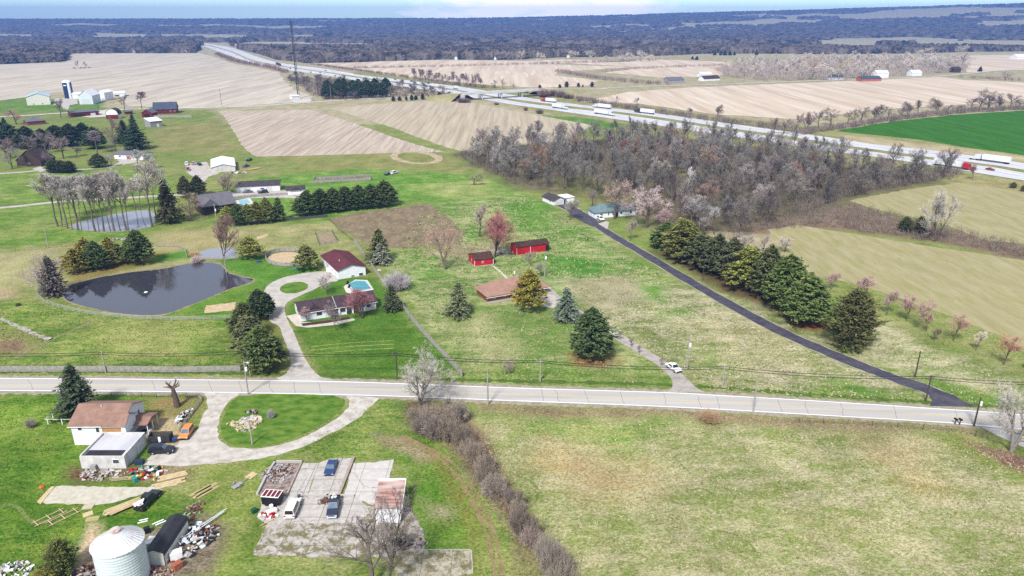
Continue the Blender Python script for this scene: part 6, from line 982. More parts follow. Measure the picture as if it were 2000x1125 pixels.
def ramp(p0, p1, n=14):
    q = [p0.lerp(p1, i / n) for i in range(n + 1)]; V = []; F = []
    dd = (p1 - p0).normalized(); nn = Vector((-dd.y, dd.x, 0))
    for i, p in enumerate(q):
        f = i / n; z = BZ * (1 - f * f * (3 - 2 * f)) + .2; o_ = nn * (6 + z * 2.2)
        V += [p.xy.to_3d() + nn * 5 + Vector((0, 0, z - .12)), p.xy.to_3d() + o_ + Vector((0, 0, -.1)), p.xy.to_3d() - nn * 5 + Vector((0, 0, z - .12)), p.xy.to_3d() - o_ + Vector((0, 0, -.1))]
        if i: a = 4 * i - 4; F += [(a, a + 4, a + 5, a + 1), (a + 2, a + 3, a + 7, a + 6), (a, a + 2, a + 6, a + 4)]
    tag(mesh_np('embankment', V, F, mat('verge_grass', S(150, 150, 96), S(186, 172, 130), .12)), kind='structure')
    ribbon('road', [p.xy for p in q], 8, lane, 0, zs=[BZ * (1 - (i / n) ** 2 * (3 - 2 * i / n)) + .2 for i in range(n + 1)])
ramp(A[0], P(800, 189, .2)); ramp(A[3], P(1185, 172.6, .2))
s_ = P(1026, 187); t = thing('highway_sign', 'green overhead-style exit sign beside the overpass', 'sign', s_, .25); mb = MB(); mb.box(-4, -.1, 3.0, 4, .1, 7.0); pn = mb.build('panel', mat('sign_green', S(30, 160, 110)), t); mb = MB(); [mb.box(x0, -.14, z0, x1, -.11, z1) for x0, z0, x1, z1 in ((-3.8, 3.1, 3.8, 3.3), (-3.8, 6.7, 3.8, 6.9), (-3.8, 3.3, -3.6, 6.7), (3.6, 3.3, 3.8, 6.7))]; mb.build('border', PLASTIC, pn)
for x in (-2.6, 2.6): mb = MB(); mb.tube((x, .3, 0), (x, .3, 6.5), .15); mb.build('post', GALV, t)
# ================================================================== slabs and yard floors
def slab_mat(name, c, c2, crack, scale, moss=.35, th=.035, jw=3.6):
    m = bpy.data.materials.new(name); m.use_nodes = True; nt = m.node_tree; nt.nodes.clear(); co = N(nt, 'TexCoord').outputs['Object']
    wn = N(nt, 'TexNoise', {0: co, 'Scale': .9, 'Detail': 5, 'Roughness': .7}); wv = N(nt, 'VectorMath', {0: wn.outputs['Color'], 1: (1.6, 1.6, 0)}, operation='MULTIPLY'); p = N(nt, 'VectorMath', {0: co, 1: wv.outputs[0]}, operation='ADD').outputs[0]
    vo = N(nt, 'TexVoronoi', {0: p, 'Scale': scale}, feature='DISTANCE_TO_EDGE'); ck = N(nt, 'MapRange', {0: vo.outputs['Distance'], 1: th * .12, 2: th * .45, 3: .9, 4: 0.0}).outputs[0]
    n2 = N(nt, 'TexNoise', {0: co, 'Scale': .26, 'Detail': 7, 'Roughness': .72}).outputs[0]
    gate = N(nt, 'MapRange', {0: n2, 1: .42, 2: .58}).outputs[0]; ck = N(nt, 'Math', {0: ck, 1: gate}, operation='MULTIPLY').outputs[0]
    wv2 = N(nt, 'VectorMath', {0: wn.outputs['Color'], 1: (.25, .25, 0)}, operation='MULTIPLY'); p2 = N(nt, 'VectorMath', {0: co, 1: wv2.outputs[0]}, operation='ADD').outputs[0]
    br = N(nt, 'TexBrick', {0: p2, 'Scale': 1.0, 'Mortar Size': .07, 'Mortar Smooth': .3, 'Brick Width': jw * 1.3, 'Row Height': jw}, offset=0.0)
    jt = N(nt, 'Math', {0: br.outputs['Fac'], 1: .75}, operation='MULTIPLY').outputs[0]; ck = N(nt, 'Math', {0: ck, 1: jt}, operation='MAXIMUM').outputs[0]
    n1 = N(nt, 'TexNoise', {0: co, 'Scale': .8, 'Detail': 8, 'Roughness': .75}); f1 = N(nt, 'MapRange', {0: n1.outputs[0], 1: .36, 2: .62})
    n3 = N(nt, 'TexNoise', {0: p, 'Scale': .55, 'Detail': 8, 'Roughness': .75}); f2 = N(nt, 'MapRange', {0: n3.outputs[0], 1: 1 - moss - .03, 2: 1 - moss + .06})
    a = N(nt, 'Mix', {0: f1.outputs[0], 6: S(*c), 7: S(*c2)}, data_type='RGBA'); b = N(nt, 'Mix', {0: ck, 6: a.outputs[2], 7: S(*crack)}, data_type='RGBA'); d = N(nt, 'Mix', {0: f2.outputs[0], 6: b.outputs[2], 7: S(126, 120, 86)}, data_type='RGBA')
    bs = N(nt, 'BsdfPrincipled', {'Roughness': .9, 'Specular IOR Level': .15, 'Base Color': d.outputs[2]}); nt.links.new(bs.outputs[0], N(nt, 'OutputMaterial').inputs[0]); return m
SL1 = slab_mat('cracked_slab', (220, 216, 211), (186, 179, 172), (120, 104, 88), .16, .30); SL2 = slab_mat('broken_slab', (216, 210, 204), (176, 168, 158), (116, 106, 80), .30, .50, .10); SL3 = slab_mat('clean_slab', (226, 222, 218), (206, 200, 196), (150, 138, 124), .12, .27)
RUB = mat('rubble', S(176, 160, 154), S(122, 104, 92), 1.3, .95, .05, detail=8, c3=S(212, 206, 206), lo=.4, hi=.6)
sheet('concrete_slab', [(492, 1084), (530, 1000), (560, 968), (640, 975), (720, 985), (800, 990), (830, 1040), (826, 1086), (650, 1090)], SL2, .02, 1, .25)
sheet('rubble_bed', [(537, 904), (589, 905), (560, 968), (503, 965)], RUB, .022, .6, .2)
sheet('concrete_slab', [(590, 904), (623, 904), (598, 972), (562, 969)], SL1, .024, 1, .12)
mb = MB(); mb.prism([(p.x, p.y) for p in wpts([(624, 905), (645, 898), (690, 896), (662, 966), (603, 967)])], 'z', 0, .22); tag(mb.build('concrete_slab', SL1), kind='structure')
sheet('concrete_slab', [(690, 904), (731, 903), (769, 897), (757, 945), (736, 990), (712, 980), (672, 968)], SL3, .028, 1, .12)
sheet('concrete_slab', [(514, 968), (560, 970), (700, 972), (722, 1000), (700, 1022), (520, 1022), (503, 1010)], SL1, .030, 1, .2)
sheet('concrete_slab', [(776, 1075), (921, 1075.5), (923, 1120), (860, 1135), (770, 1140)], slab_mat('overgrown_slab', (206, 198, 182), (172, 164, 140), (126, 124, 84), .4, .5, .06), .022, 1, .2)
padm = mat('sand_pad', S(224, 219, 203), S(196, 190, 170), .9, .95, .05, detail=8); sheet('gravel_pad', [(73, 980), (103, 951), (120, 949), (200, 951), (288, 951), (340, 940), (346, 946), (300, 958), (268, 968), (230, 980), (186, 986), (90, 984)], padm, .02, .8, .2)
mb = MB(); q = [P(72, 981), P(80, 985), P(107, 951), P(100, 951)]; mb.prism([(p.x, p.y) for p in q], 'z', 0, .12); tag(mb.build('form_board', LUMBER), 'long pale form board along the left end of the gravel pad', 'board')
def kerb(label, px, w_=.35, h_=.4, m=None):
    q = wpts(px); mb = MB()
    for a, b in zip(q, q[1:]): c = (a + b) / 2; mb.rbox((c.x, c.y, h_ / 2), (b - a).length + w_ * .9, w_, h_, math.atan2(b.y - a.y, b.x - a.x))
    return tag(mb.build('low_wall', m or conc), label, 'low wall')
kerb('pale low wall around the left and back of the rubble bed', [(503, 966), (521, 930), (537.5, 903.5), (588, 903.5)], .4, .45); kerb('low wall between the rubble bed and the cracked strip', [(560, 969), (589.5, 904)], .3, .35, mat('rust_stained_concrete', S(196, 178, 168), S(170, 150, 140))); kerb('raised kerb along the right side of the parked blue sedan slab', [(663, 967), (690.5, 897)], .5, .45, mat('rust_stained_concrete', (0, 0, 0, 1))); kerb('long low wall in front of the raised slab', [(603, 969), (640, 969.5), (690, 970)], .4, .4); kerb('thin kerb along the far edge of the overgrown slab', [(800, 1074), (921, 1074.5), (923, 1119)], .14, .1)
# ================================================================== vehicles
TYRE = mat('tyre_rubber', S(38, 38, 40), rough=.9); RIM = mat('wheel_rim', S(170, 172, 176), rough=.4); LAMP = mat('headlight_lens', S(238, 240, 240), rough=.2); TAIL = mat('tail_light', S(170, 30, 30), rough=.3); CGL = mat('car_glass', S(120, 140, 156), S(90, 108, 126), .8, .1, .7); CDK = mat('tinted_car_glass', S(40, 46, 54), S(30, 34, 40), .8, .1, .7)
def paint(nm, c): return _M[nm] if nm in _M else mat(nm, S(*c, k=1.3), S(*(int(x * .94) for x in c), k=1.3), .8, .3, .5)
def vehicle(kind, name, label, cat, tail, nose, pm, glass=CGL, group=None, big=1.0):
    a, b = P(*tail), P(*nose); d = b - a; c = (a + b) / 2; rz = math.atan2(d.y, d.x); t = thing(name, label, cat, (c.x, c.y, .05), rz, group)
    L = {'sedan': 4.7, 'suv': 4.8, 'wagon': 5.3, 'pickup': 5.7, 'van': 4.6}[kind]; Wd = 1.85; hb, hr = {'sedan': (.92, 1.45), 'suv': (1.05, 1.75), 'wagon': (1.05, 1.85), 'pickup': (1.08, 1.85), 'van': (1.0, 1.7)}[kind]; t.scale = (big, big, big)
    prof = {'sedan': [(-L / 2, .45), (-L / 2 + .05, .85), (-L / 2 + .9, hb + .06), (L * .12, hb + .02), (L / 2 - .35, .80), (L / 2, .62), (L / 2, .35), (-L / 2, .35)]}.get(kind, [(-L / 2, .45), (-L / 2 + .05, hb), (L * .16, hb + .03), (L / 2 - .3, hb - .14), (L / 2, hb - .35), (L / 2, .38), (-L / 2, .38)])
    mb = MB(); mb.prism(prof, 'y', -Wd / 2, Wd / 2); mb.build('body', pm, t, bevel=.07)
    x0, x1 = {'sedan': (-1.55, 1.05), 'suv': (-2.25, .95), 'wagon': (-2.55, 1.05), 'pickup': (-.75, 1.15), 'van': (-2.1, 1.25)}[kind]; sr, sf = {'sedan': (.75, .85), 'suv': (.3, .7), 'wagon': (.15, .65), 'pickup': (.2, .65), 'van': (.3, .9)}[kind]
    cab = [(x0, hb - .05), (x0 + sr, hr), (x1 - sf, hr), (x1, hb - .05)]; iw = .16; mb = MB(); z = lambda p, s: (p[0], s * (Wd / 2 - .05 - (iw if p[1] > hb else 0)), p[1])
    mb.add([z(p, -1) for p in cab] + [z(p, 1) for p in cab], [(0, 1, 2, 3), (7, 6, 5, 4), (0, 4, 5, 1), (1, 5, 6, 2), (2, 6, 7, 3), (3, 7, 4, 0)]); mb.build('cabin', pm, t)
    def glassq(nm, p, q, y0, y1, off, gm): mb = MB(); n = Vector((q[1] - p[1], 0, -(q[0] - p[0]))).normalized() * off; A_ = Vector((p[0], 0, p[1])).lerp(Vector((q[0], 0, q[1])), .12) + n; B_ = Vector((p[0], 0, p[1])).lerp(Vector((q[0], 0, q[1])), .90) + n; mb.add([(A_.x, y0, A_.z), (A_.x, -y0, A_.z), (B_.x, -y1, B_.z), (B_.x, y1, B_.z)], [(0, 1, 2, 3)]); mb.build(nm, gm, t)
    glassq('windscreen', cab[3], cab[2], Wd / 2 - .14, Wd / 2 - .28, -.025 if False else .025 * -1 * -1, glass); glassq('rear_window', cab[0], cab[1], Wd / 2 - .18, Wd / 2 - .3, -.025, glass)
    for s in (-1, 1):
        mb = MB(); yy = lambda zz: s * (Wd / 2 - .05 - iw * (zz - hb + .05) / (hr - hb + .05) + .02); zb, zt = hb + .06, hr - .1; k0 = x0 + sr * .35 + .12; k1 = x1 - sf * .35 - .12
        mb.add([(k0, yy(zb), zb), (k1, yy(zb), zb), (x1 - sf - .05, yy(zt), zt), (x0 + sr + .08, yy(zt), zt)], [(0, 1, 2, 3)]); mb.build('side_window', CDK, t)
        mb = MB(); mb.box(L / 2 - .06, s * .72 - .2, hb - .42, L / 2 + .02, s * .72 + .2, hb - .24); mb.build('headlight', LAMP, t); mb = MB(); mb.box(-L / 2 - .03, s * .74 - .14, hb - .32, -L / 2 + .05, s * .74 + .14, hb - .1); mb.build('tail_light', TAIL, t)
        for x in (-L * .30, L * .31): mb = MB(); mb.tube((x, s * (Wd / 2 - .2), .34), (x, s * (Wd / 2 + .03), .34), .35, .35, 14); w_ = mb.build('wheel', TYRE, t); mb = MB(); mb.tube((x, s * (Wd / 2 + .02), .34), (x, s * (Wd / 2 + .05), .34), .2, .2, 10); mb.build('rim', RIM, w_)
    if kind == 'pickup': mb = MB(); mb.box(-L / 2 + .12, -Wd / 2 + .14, hb - .35, x0 - .1, Wd / 2 - .14, hb + .035); mb.build('bed_floor', BLACKM, t)
    mb = MB(); mb.box(L / 2 - .02, -.8, .42, L / 2 + .08, .8, .6); mb.build('bumper', GALV if kind in ('pickup', 'wagon') else BLACKM, t)
    return t
vehicle('sedan', 'sedan', 'white sedan on the worn driveway near the county road', 'car', (1302, 713), (1329, 731), paint('white_car', (246, 247, 250)), CDK); vehicle('van', 'minivan', 'orange minivan on the gravel by the farmhouse', 'van', (374, 838), (357, 862), paint('orange_car', (226, 140, 70))); vehicle('suv', 'suv', 'black SUV parked nose-right beside the white block garage', 'car', (297, 884.5), (337, 883), paint('black_car', (36, 42, 54)))
t = vehicle('pickup', 'pickup_truck', 'black pickup on the grass with its bed full of white scrap', 'pickup', (271, 1001), (309, 964), paint('black_car', (0, 0, 0)), CDK)
mb = MB(); [mb.rbox((rnd.uniform(-2.6, -1.1), rnd.uniform(-.6, .6), 1.25 + rnd.uniform(0, .25)), rnd.uniform(.7, 1.8), rnd.uniform(.12, .4), .12, rnd.uniform(-.4, .4), rnd.uniform(-.3, .3)) for _ in range(11)]; o = mb.build('scrap_load', PLASTIC); o.location = t.location; o.rotation_euler = t.rotation_euler; tag(o, 'white scrap piled in the black pickup bed', 'scrap')
vehicle('sedan', 'sedan', 'blue sedan parked on the raised cracked slab', 'car', (652, 905), (642, 932), paint('blue_car', (42, 66, 116))); vehicle('wagon', 'station_wagon', 'old white and tan station wagon on the cracked slab', 'car', (566, 1015), (580, 981), paint('tan_white_car', (238, 234, 224)), CDK); t = vehicle('pickup', 'pickup_truck', 'dark blue pickup with white front bumper on the slab', 'pickup', (656, 976), (648, 1016), paint('navy_car', (44, 54, 78))); mb = MB(); [mb.rbox((rnd.uniform(-2.5, -1.3), rnd.uniform(-.55, .55), 1.22), .4, .35, .25, rnd.uniform(0, 3)) for _ in range(5)]; o = mb.build('white_bag', PLASTIC); o.location = t.location; o.rotation_euler = t.rotation_euler; tag(o, 'white bags heaped in the blue pickup bed', 'bags')
vehicle('suv', 'suv', 'white SUV with black rear parked by the teal-roofed house', 'car', (1168, 427), (1178, 433), paint('white_car', 0), CDK); vehicle('sedan', 'sedan', 'silver-dark sedan parked left before the long white garage', 'car', (492, 376), (477, 377), paint('dark_silver_car', (96, 102, 116))); vehicle('suv', 'suv', 'black car parked nearest the pool fence by the long garage', 'car', (521, 377), (507, 378), paint('black_car', 0), CDK); vehicle('suv', 'suv', 'pale SUV half hidden behind the black car at the garage', 'car', (520, 372.5), (502, 374), paint('silver_car', (196, 200, 208)), CDK)
vehicle('pickup', 'pickup_truck', 'red pickup at the gravel pad edge of the pole barn', 'pickup', (368, 329), (367, 337), paint('red_car', (150, 40, 44)), CDK); vehicle('van', 'box_van', 'white van behind the red pickup at the pole barn', 'van', (364, 325), (366, 319), paint('white_car', 0), CDK, None, 1.1); vehicle('wagon', 'old_car', 'white car left standing in the upper pasture', 'car', (765, 341), (776, 338), paint('white_car', 0)); vehicle('sedan', 'old_car', 'dark wreck beside the white car in the upper pasture', 'car', (753, 343), (762, 340), paint('black_car', 0)); vehicle('pickup', 'farm_truck', 'black and white truck right of the pole barn, rear one', 'truck', (482, 316), (492, 312), paint('black_car', 0)); vehicle('suv', 'old_car', 'dark car right of the pole barn, front one', 'car', (474, 328), (487, 324), paint('dark_silver_car', 0)); vehicle('pickup', 'farm_truck', 'dark truck on the gravel pad nearest the pole barn', 'truck', (393, 325), (386, 320), paint('black_car', 0)); vehicle('van', 'box_van', 'grey pink van among vehicles on the gravel pad', 'van', (380, 325), (376, 318), paint('mauve_car', (190, 172, 170)), CDK)
def semi(label, rear, front, cabm, box):
    a, b = P(*rear, .2), P(*front, .2); d = b - a; L = d.length; t = thing('semi_truck', label, 'truck', a, math.atan2(d.y, d.x), 'semi trucks on the interstate'); cl = min(6.5, L * .33); mb = MB(); mb.box(0, -1.3, 1.15, L - cl - .8, 1.3, 4.1); mb.build('trailer', box, t); mb = MB(); mb.prism([(L - cl, .9), (L - cl, 3.9), (L - cl + 3.2, 3.6), (L - cl + 3.8, 2.2), (L - .1, 1.9), (L, .7)], 'y', -1.2, 1.2); mb.build('cab', cabm, t); mb = MB(); mb.box(L - cl + 3.3, -1.0, 2.35, L - cl + 3.72, 1.0, 3.2); mb.build('windscreen', CDK, t); mb = MB(); mb.box(.5, -1.0, .75, L - 1, 1.0, 1.12); mb.build('chassis', BLACKM, t)
    for x in (1.2, 2.5, L - cl + .6, L - cl + 1.9, L - 1.2):
        for s in (-1, 1): mb = MB(); mb.tube((x, s * .9, .5), (x, s * 1.25, .5), .5, .5, 12); mb.build('wheel', TYRE, t)
WB = mat('white_trailer', S(240, 241, 244, k=1.4), S(226, 228, 232, k=1.4), .2, .5); WBC = mat('white_cab', S(240, 242, 246), rough=.4); RC = mat('red_cab', S(206, 46, 52), rough=.4)
semi('white semi with red cab just past the overpass, heading left', (1085, 200.5), (1057, 197.5), RC, WB); semi('white semi heading right below the red-cabbed one', (1080, 210), (1108, 214), WBC, WB); semi('white semi in the far lanes, middle of three', (1192, 213), (1158, 209), WBC, WB); semi('white semi in the near lanes, above the big woods', (1162, 221.5), (1200, 227), WBC, WB); semi('white semi with dark cab in the far lanes, rightmost of three', (1277, 223.5), (1240, 219), mat('dark_cab', S(70, 72, 80)), WB); semi('semi with bright red cab at right, before the lone dark tree', (1824, 322), (1904, 334), RC, WB); semi('long white semi at the right edge beside the green wheat', (1972, 321), (1893, 310.5), WBC, WB); semi('dark box truck far up the interstate near the mast', (540, 126), (548, 128.3), mat('dark_cab', 0), mat('dark_cab', 0)); semi('white semi on the interstate left of the overpass', (893, 174.5), (886, 173.3), WBC, WB)
t = vehicle('sedan', 'sedan', 'red car following on the interstate at the right edge', 'car', (1927, 332), (1940, 334), paint('red_car', 0)); t.location.z = .25
def tiny_car(x, f, near, m):
    tl, bl = (ST, SB) if near else (NT, NB); y0, y1 = np.interp(x, [p[0] for p in tl], [p[1] for p in tl]), np.interp(x, [p[0] for p in bl], [p[1] for p in bl]); a = P(x, y0 + (y1 - y0) * f, .2); ya, yb = np.interp(x + 4, [p[0] for p in tl], [p[1] for p in tl]), np.interp(x + 4, [p[0] for p in bl], [p[1] for p in bl]); b = P(x + 4, ya + (yb - ya) * f, .2)
    mb = MB(); mb.prism([(-2.3, .3), (-2.3, .9), (-1.5, 1.0), (-1.0, 1.5), (.6, 1.5), (1.2, 1.0), (2.2, .85), (2.3, .3)], 'y', -.9, .9); o = mb.build('distant_car', m); o.location = a; o.rotation_euler = (0, 0, math.atan2(b.y - a.y, b.x - a.x)); tag(o, 'small distant car on the interstate', 'car', 'distant cars on the interstate')
for i in range(44): tiny_car(rnd.uniform(412, 880), rnd.choice((.3, .7)), rnd.random() < .5, rnd.choice((paint('white_car', 0), paint('black_car', 0), paint('black_car', 0), paint('silver_car', 0), paint('red_car', 0), paint('dark_silver_car', 0))))
# trailers, bins and yard things
a = P(512, 988); b = P(545, 990.5); t = thing('enclosed_trailer', 'black enclosed trailer with dark red panelled roof by the rubble bed', 'trailer', a, math.atan2(b.y - a.y, b.x - a.x)); L = (b - a).length
mb = MB(); mb.box(0, 0, .35, L, 2.1, 1.9); mb.build('body', BLACKM, t); mb = MB(); mb.box(-.06, -.06, 1.905, L + .06, 2.16, 1.98); rf = mb.build('roof_frame', PLASTIC, t); mb = MB(); [mb.box(L * k / 4 + .1, .12, 1.97, L * (k + 1) / 4 - .08, 1.98, 2.01) for k in range(4)]; mb.build('roof_panel', mat('maroon_panel', S(122, 40, 56)), rf)
for x in (.8, L - .8): mb = MB(); mb.tube((x, -.05, .3), (x, .12, .3), .3, .3, 12); mb.build('wheel', TYRE, t)
a = P(291, 868); t = thing('dump_trailer', 'dark slatted dump trailer behind the black SUV', 'trailer', a, .04); mb = MB(); mb.box(0, 0, .5, 4.2, 1.9, .6); [mb.box(0, y, .6 + k * .32, 4.2, y + .06, .86 + k * .32) for y in (0, 1.84) for k in range(4)]; mb.box(0, .06, .6, .06, 1.84, 1.8); mb.box(4.14, .06, .6, 4.2, 1.84, 1.8); mb.build('bed', mat('dark_slats', S(72, 72, 74), S(54, 54, 58)), t); mb = MB(); mb.box(2.0, -.06, .5, 2.5, -.01, 1.7); mb.build('rung_ladder', PLASTIC, t)
for x in (1.5, 2.6): mb = MB(); mb.tube((x, -.2, .35), (x, -.02, .35), .35, .35, 12); mb.build('wheel', TYRE, t)
def blob(name, label, cat, px, py, r, m, sq=.7, n=10, group=None, z=0):
    bm = bmesh.new(); bmesh.ops.create_icosphere(bm, subdivisions=3, radius=r)
    for v in bm.verts: k = 1 + .22 * math.sin(v.co.x * 5 / r + px) * math.cos(v.co.y * 4 / r + py) + .1 * math.sin(v.co.z * 9 / r); v.co *= k; v.co.z = max(v.co.z * sq, -.02 * r)
    me = bpy.data.meshes.new(name); bm.to_mesh(me); bm.free(); me.materials.append(m); o = bpy.data.objects.new(name, me); COL.objects.link(o); o.location = P(px, py) + Vector((0, 0, z)); return tag(o, label, cat, group)
def heap(name, label, cat, px, py, rx, ry, h, n, mats_, lo=.25, hi=1.2, thin=.12, sd=0, group=None):
    g = random.Random(sd + px); mb = MB(); c = P(px, py)
    for i in range(n): a = g.uniform(0, 6.28); q = math.sqrt(g.random()); x, y = math.cos(a) * q * rx, math.sin(a) * q * ry; L = g.uniform(lo, hi); mb.rbox((x, y, max(.06, h * (1 - q * q) * g.random() + .08)), L, L * g.uniform(.15, .8), g.uniform(thin * .4, thin * 2.2), g.uniform(0, 3.14), g.uniform(-.35, .35), g.uniform(-.35, .35), g.randrange(len(mats_)))
    o = mb.build(name, mats_, None); o.location = c; return tag(o, label, cat, group, 'stuff' if hi <= .4 else None)
STONE = mat('pale_stone', S(226, 220, 214), S(196, 188, 182), 2, .9); RUSTY = mat('rust', S(134, 78, 58), S(104, 62, 50), 2, .9); TEALP = mat('teal_plastic', S(60, 160, 150)); REDPL = mat('red_plastic', S(206, 44, 44)); YEL_ = mat('yellow_plastic', S(230, 200, 90)); DKG = mat('dark_green_plastic', S(28, 92, 66)); BLUEP = mat('blue_plastic', S(60, 84, 140))
heap('scrap_heap', 'grey and white heap of scrap metal beside the black-roofed shed', 'scrap heap', 362, 1058, 3.6, 4.6, 1.3, 150, [GALV, PLASTIC, GREYWOOD, GALV, GREYW, STONE, RUSTY, BLACKM], sd=1); heap('scrap_heap', 'rusty scrap heap right of the long steel pipe', 'scrap heap', 408, 1046, 1.6, 2.6, .8, 46, [RUSTY, BLACKM, GALV, GREYWOOD], sd=2); heap('scrap_heap', 'low litter of debris at the foot of the grain bin, left', 'scrap heap', 166, 1122, 2.6, 2.0, .5, 60, [GREYWOOD, STONE, BLACKM, RUSTY], sd=3); heap('brick_heap', 'pinkish heap of bricks in front of the cream shed', 'brick heap', 308, 1122, 2.6, 1.4, .6, 120, [mat('pink_brick', S(186, 136, 126), S(150, 104, 98), 2, .9), RUSTY, STONE], .15, .4, .12, 4); heap('rubble_heap', 'jumbled rubble on the walled bed beside the trailer', 'rubble', 545, 925, 3.4, 3.2, .5, 190, [STONE, GREYWOOD, RUSTY, GREYW], .2, .8, .1, 5); heap('rubble_heap', 'pale crushed stone heap right of the front bare trees', 'rubble', 812, 1062, 1.9, 1.6, .5, 110, [STONE, GREYW, RUSTY], .15, .4, .12, 6); heap('log_pile', 'stacked pale split logs on the grass island, right pile', 'log pile', 489, 824, 2.3, 2.0, .8, 80, [STONE, LUMBER, GREYWOOD], .5, 1.3, .2, 7); heap('log_pile', 'small scatter of pale logs on the grass island, left', 'log pile', 457, 829, 1.5, 1.1, .4, 22, [STONE, LUMBER], .4, .8, .2, 8); heap('log_pile', 'pale cut logs around the leaning utility pole', 'log pile', 480, 838, 2.2, 1.2, .4, 34, [STONE, LUMBER], .4, .7, .2, 9); heap('brush_heap', 'dark twig and stump heap at the top of the log pile', 'brush heap', 493, 806, 1.4, .8, .6, 40, [RUSTY, GREYWOOD, BLACKM], .3, .9, .08, 10)
heap('junk_heap', 'colourful junk heap in front of the white block garage', 'junk heap', 283, 926, 4.0, 2.4, .7, 60, [PLASTIC, BLACKM, GREYW, REDPL, TEALP, STONE, YEL_], .3, 1.0, .3, 11); heap('debris_heap', 'weedy brush and board debris along the garage front', 'debris', 190, 928, 4.5, 1.8, .35, 80, [GREYWOOD, RUSTY, STONE], .3, 1.3, .06, 12); heap('junk_heap', 'junk piled along the low fence left of the orange minivan', 'junk heap', 362, 812, 1.6, 3.6, .6, 40, [GALV, BLACKM, PLASTIC, GREYWOOD], .3, 1.2, .2, 13); heap('junk_heap', 'grey clutter on the farmhouse porch', 'junk heap', 280, 850, 1.2, 2.2, 1.0, 26, [GREYW, BLACKM, PLASTIC], .3, .8, .3, 14); heap('debris_heap', 'white branches and boards behind the red barns', 'debris', 985, 492, 4.5, 2.6, .7, 40, [STONE, GREYWOOD], .6, 2.4, .1, 15); heap('junk_heap', 'junk piled between shed and pole barn trucks', 'junk heap', 466, 338, 5, 1.4, .8, 34, [PLASTIC, BLACKM, GREYWOOD], .5, 1.6, .3, 16); heap('debris_heap', 'dark leaf and stick heap on the slab by the blue pickup', 'debris', 634, 980, 1.2, .9, .5, 70, [RUSTY, GREYWOOD, mat('dead_leaves', S(120, 90, 84))], .2, .7, .05, 17); heap('debris_heap', 'burnt-brown plank heap below the cream shed path', 'debris', 377, 999, 1.5, 3.0, .25, 60, [RUSTY, mat('dead_leaves', 0), GREYWOOD], .3, .9, .06, 18); heap('junk_heap', 'red and black mower parts beside the green bin', 'junk heap', 522, 1009, 1.8, 1.0, .6, 22, [REDPL, BLACKM, REDPL, PLASTIC], .3, .8, .3, 19); heap('stone_heap', 'white stone heap at the bottom left corner', 'rubble', 20, 1118, 3.4, 2.4, .5, 90, [STONE, GREYW, PLASTIC], .2, .9, .12, 20); heap('debris_heap', 'grey rock and branch litter by the upper pond pines', 'debris', 222, 468, 5, 2, .5, 46, [STONE, GREYWOOD], .3, 1.1, .15, 21)
def boards(name, label, px, py, n, L, rz, m, spread=1.2, h=.12, group=None, wd=.25):
    mb = MB(); g = random.Random(int(px)); [mb.rbox((g.uniform(-.25, .25), (i / max(n - 1, 1) - .5) * spread, h + .08 * (i % 3)), L * g.uniform(.8, 1.05), wd, .07, g.uniform(-.06, .06)) for i in range(n)]; o = mb.build(name, m); o.location = P(px, py); o.rotation_euler = (0, 0, rz); return tag(o, label, 'lumber', group)
boards('lumber_pile', 'pale lumber stack on a low trailer beside the black pickup', 240, 995, 9, 6.0, .75, LUMBER, 1.5, .5); boards('plywood_sheet', 'long pale plank sheets lying beside the gravel track, upper', 339, 930, 3, 5.0, .45, LUMBER, .9, .05, wd=.5); boards('plywood_sheet', 'pale planks lying lower on the gravel track', 330, 945, 3, 5.5, .42, LUMBER, .9, .05, wd=.5); boards('plywood_sheet', 'left pair of mossy panels on the grass', 392, 962, 2, 4.0, .95, mat('mossy_panel', S(196, 184, 132), S(178, 168, 112)), .9, .05, wd=.8); boards('plywood_sheet', 'right pair of mossy panels on the grass', 405, 958, 2, 4.2, .95, mat('mossy_panel', 0), .9, .05, wd=.8); boards('plywood_sheet', 'small square panel lying below the gravel pad', 173, 1004, 1, 1.6, .6, LUMBER, 0, .05, wd=1.3); boards('plywood_sheet', 'pinkish sheet at the pad corner', 173, 990, 1, 1.8, .1, mat('pink_board', S(222, 200, 180)), 0, .05, wd=1.4); boards('plywood_sheet', 'brown round-edged sheet below the small square panel', 178, 1014, 1, 2.0, .2, mat('mossy_panel', 0), 0, .05, wd=1.3); boards('plywood_sheet', 'cream panel left of the rubble bed', 491, 929, 1, 2.2, 1.1, LUMBER, 0, .06, wd=1.5); boards('steel_pipe', 'long pale steel pipe lying past the scrap heap', 400, 1030, 2, 9.5, 1.05, GALV, .35, .6, wd=.14); boards('board_ladder', 'yellowish wooden ladder lying before the junk heap', 238, 938, 3, 4.6, .12, LUMBER, .6, .3, wd=.1); boards('plank', 'loose white planks on the grass near the bin', 280, 1018, 2, 1.6, .4, PLASTIC, .5, .06); boards('plank', 'white planks between bin and cream shed', 312, 1021, 2, 1.8, .8, PLASTIC, .5, .06); boards('lumber_pile', 'yellow lumber strips at the corner of the cracked slab', 528, 1021, 2, 3.4, .75, LUMBER, .6, .06, wd=.12); boards('lumber_pile', 'bright yellow boards by the junk right of the pole barn', 495, 331, 6, 9, .9, mat('yellow_boards', S(236, 212, 150)), 2.6, .4, wd=.4)
for k, (x, y, s) in enumerate(((97, 1011, 'left'), (125, 1010, 'right'))):
    mb = MB(); [mb.box(-2.6, yy, .04, 2.6, yy + .12, .16) for yy in (-.7, .58)]; [mb.box(xx, -1.0, .165, xx + .12, 1.0, .26) for xx in (-2.2, -.2, 1.9)]; o = mb.build('timber_frame', LUMBER); o.location = P(x, y); o.rotation_euler = (0, 0, .93); tag(o, s + ' of two pale timber frames lying on the lawn', 'frame', 'timber frames on the lawn')
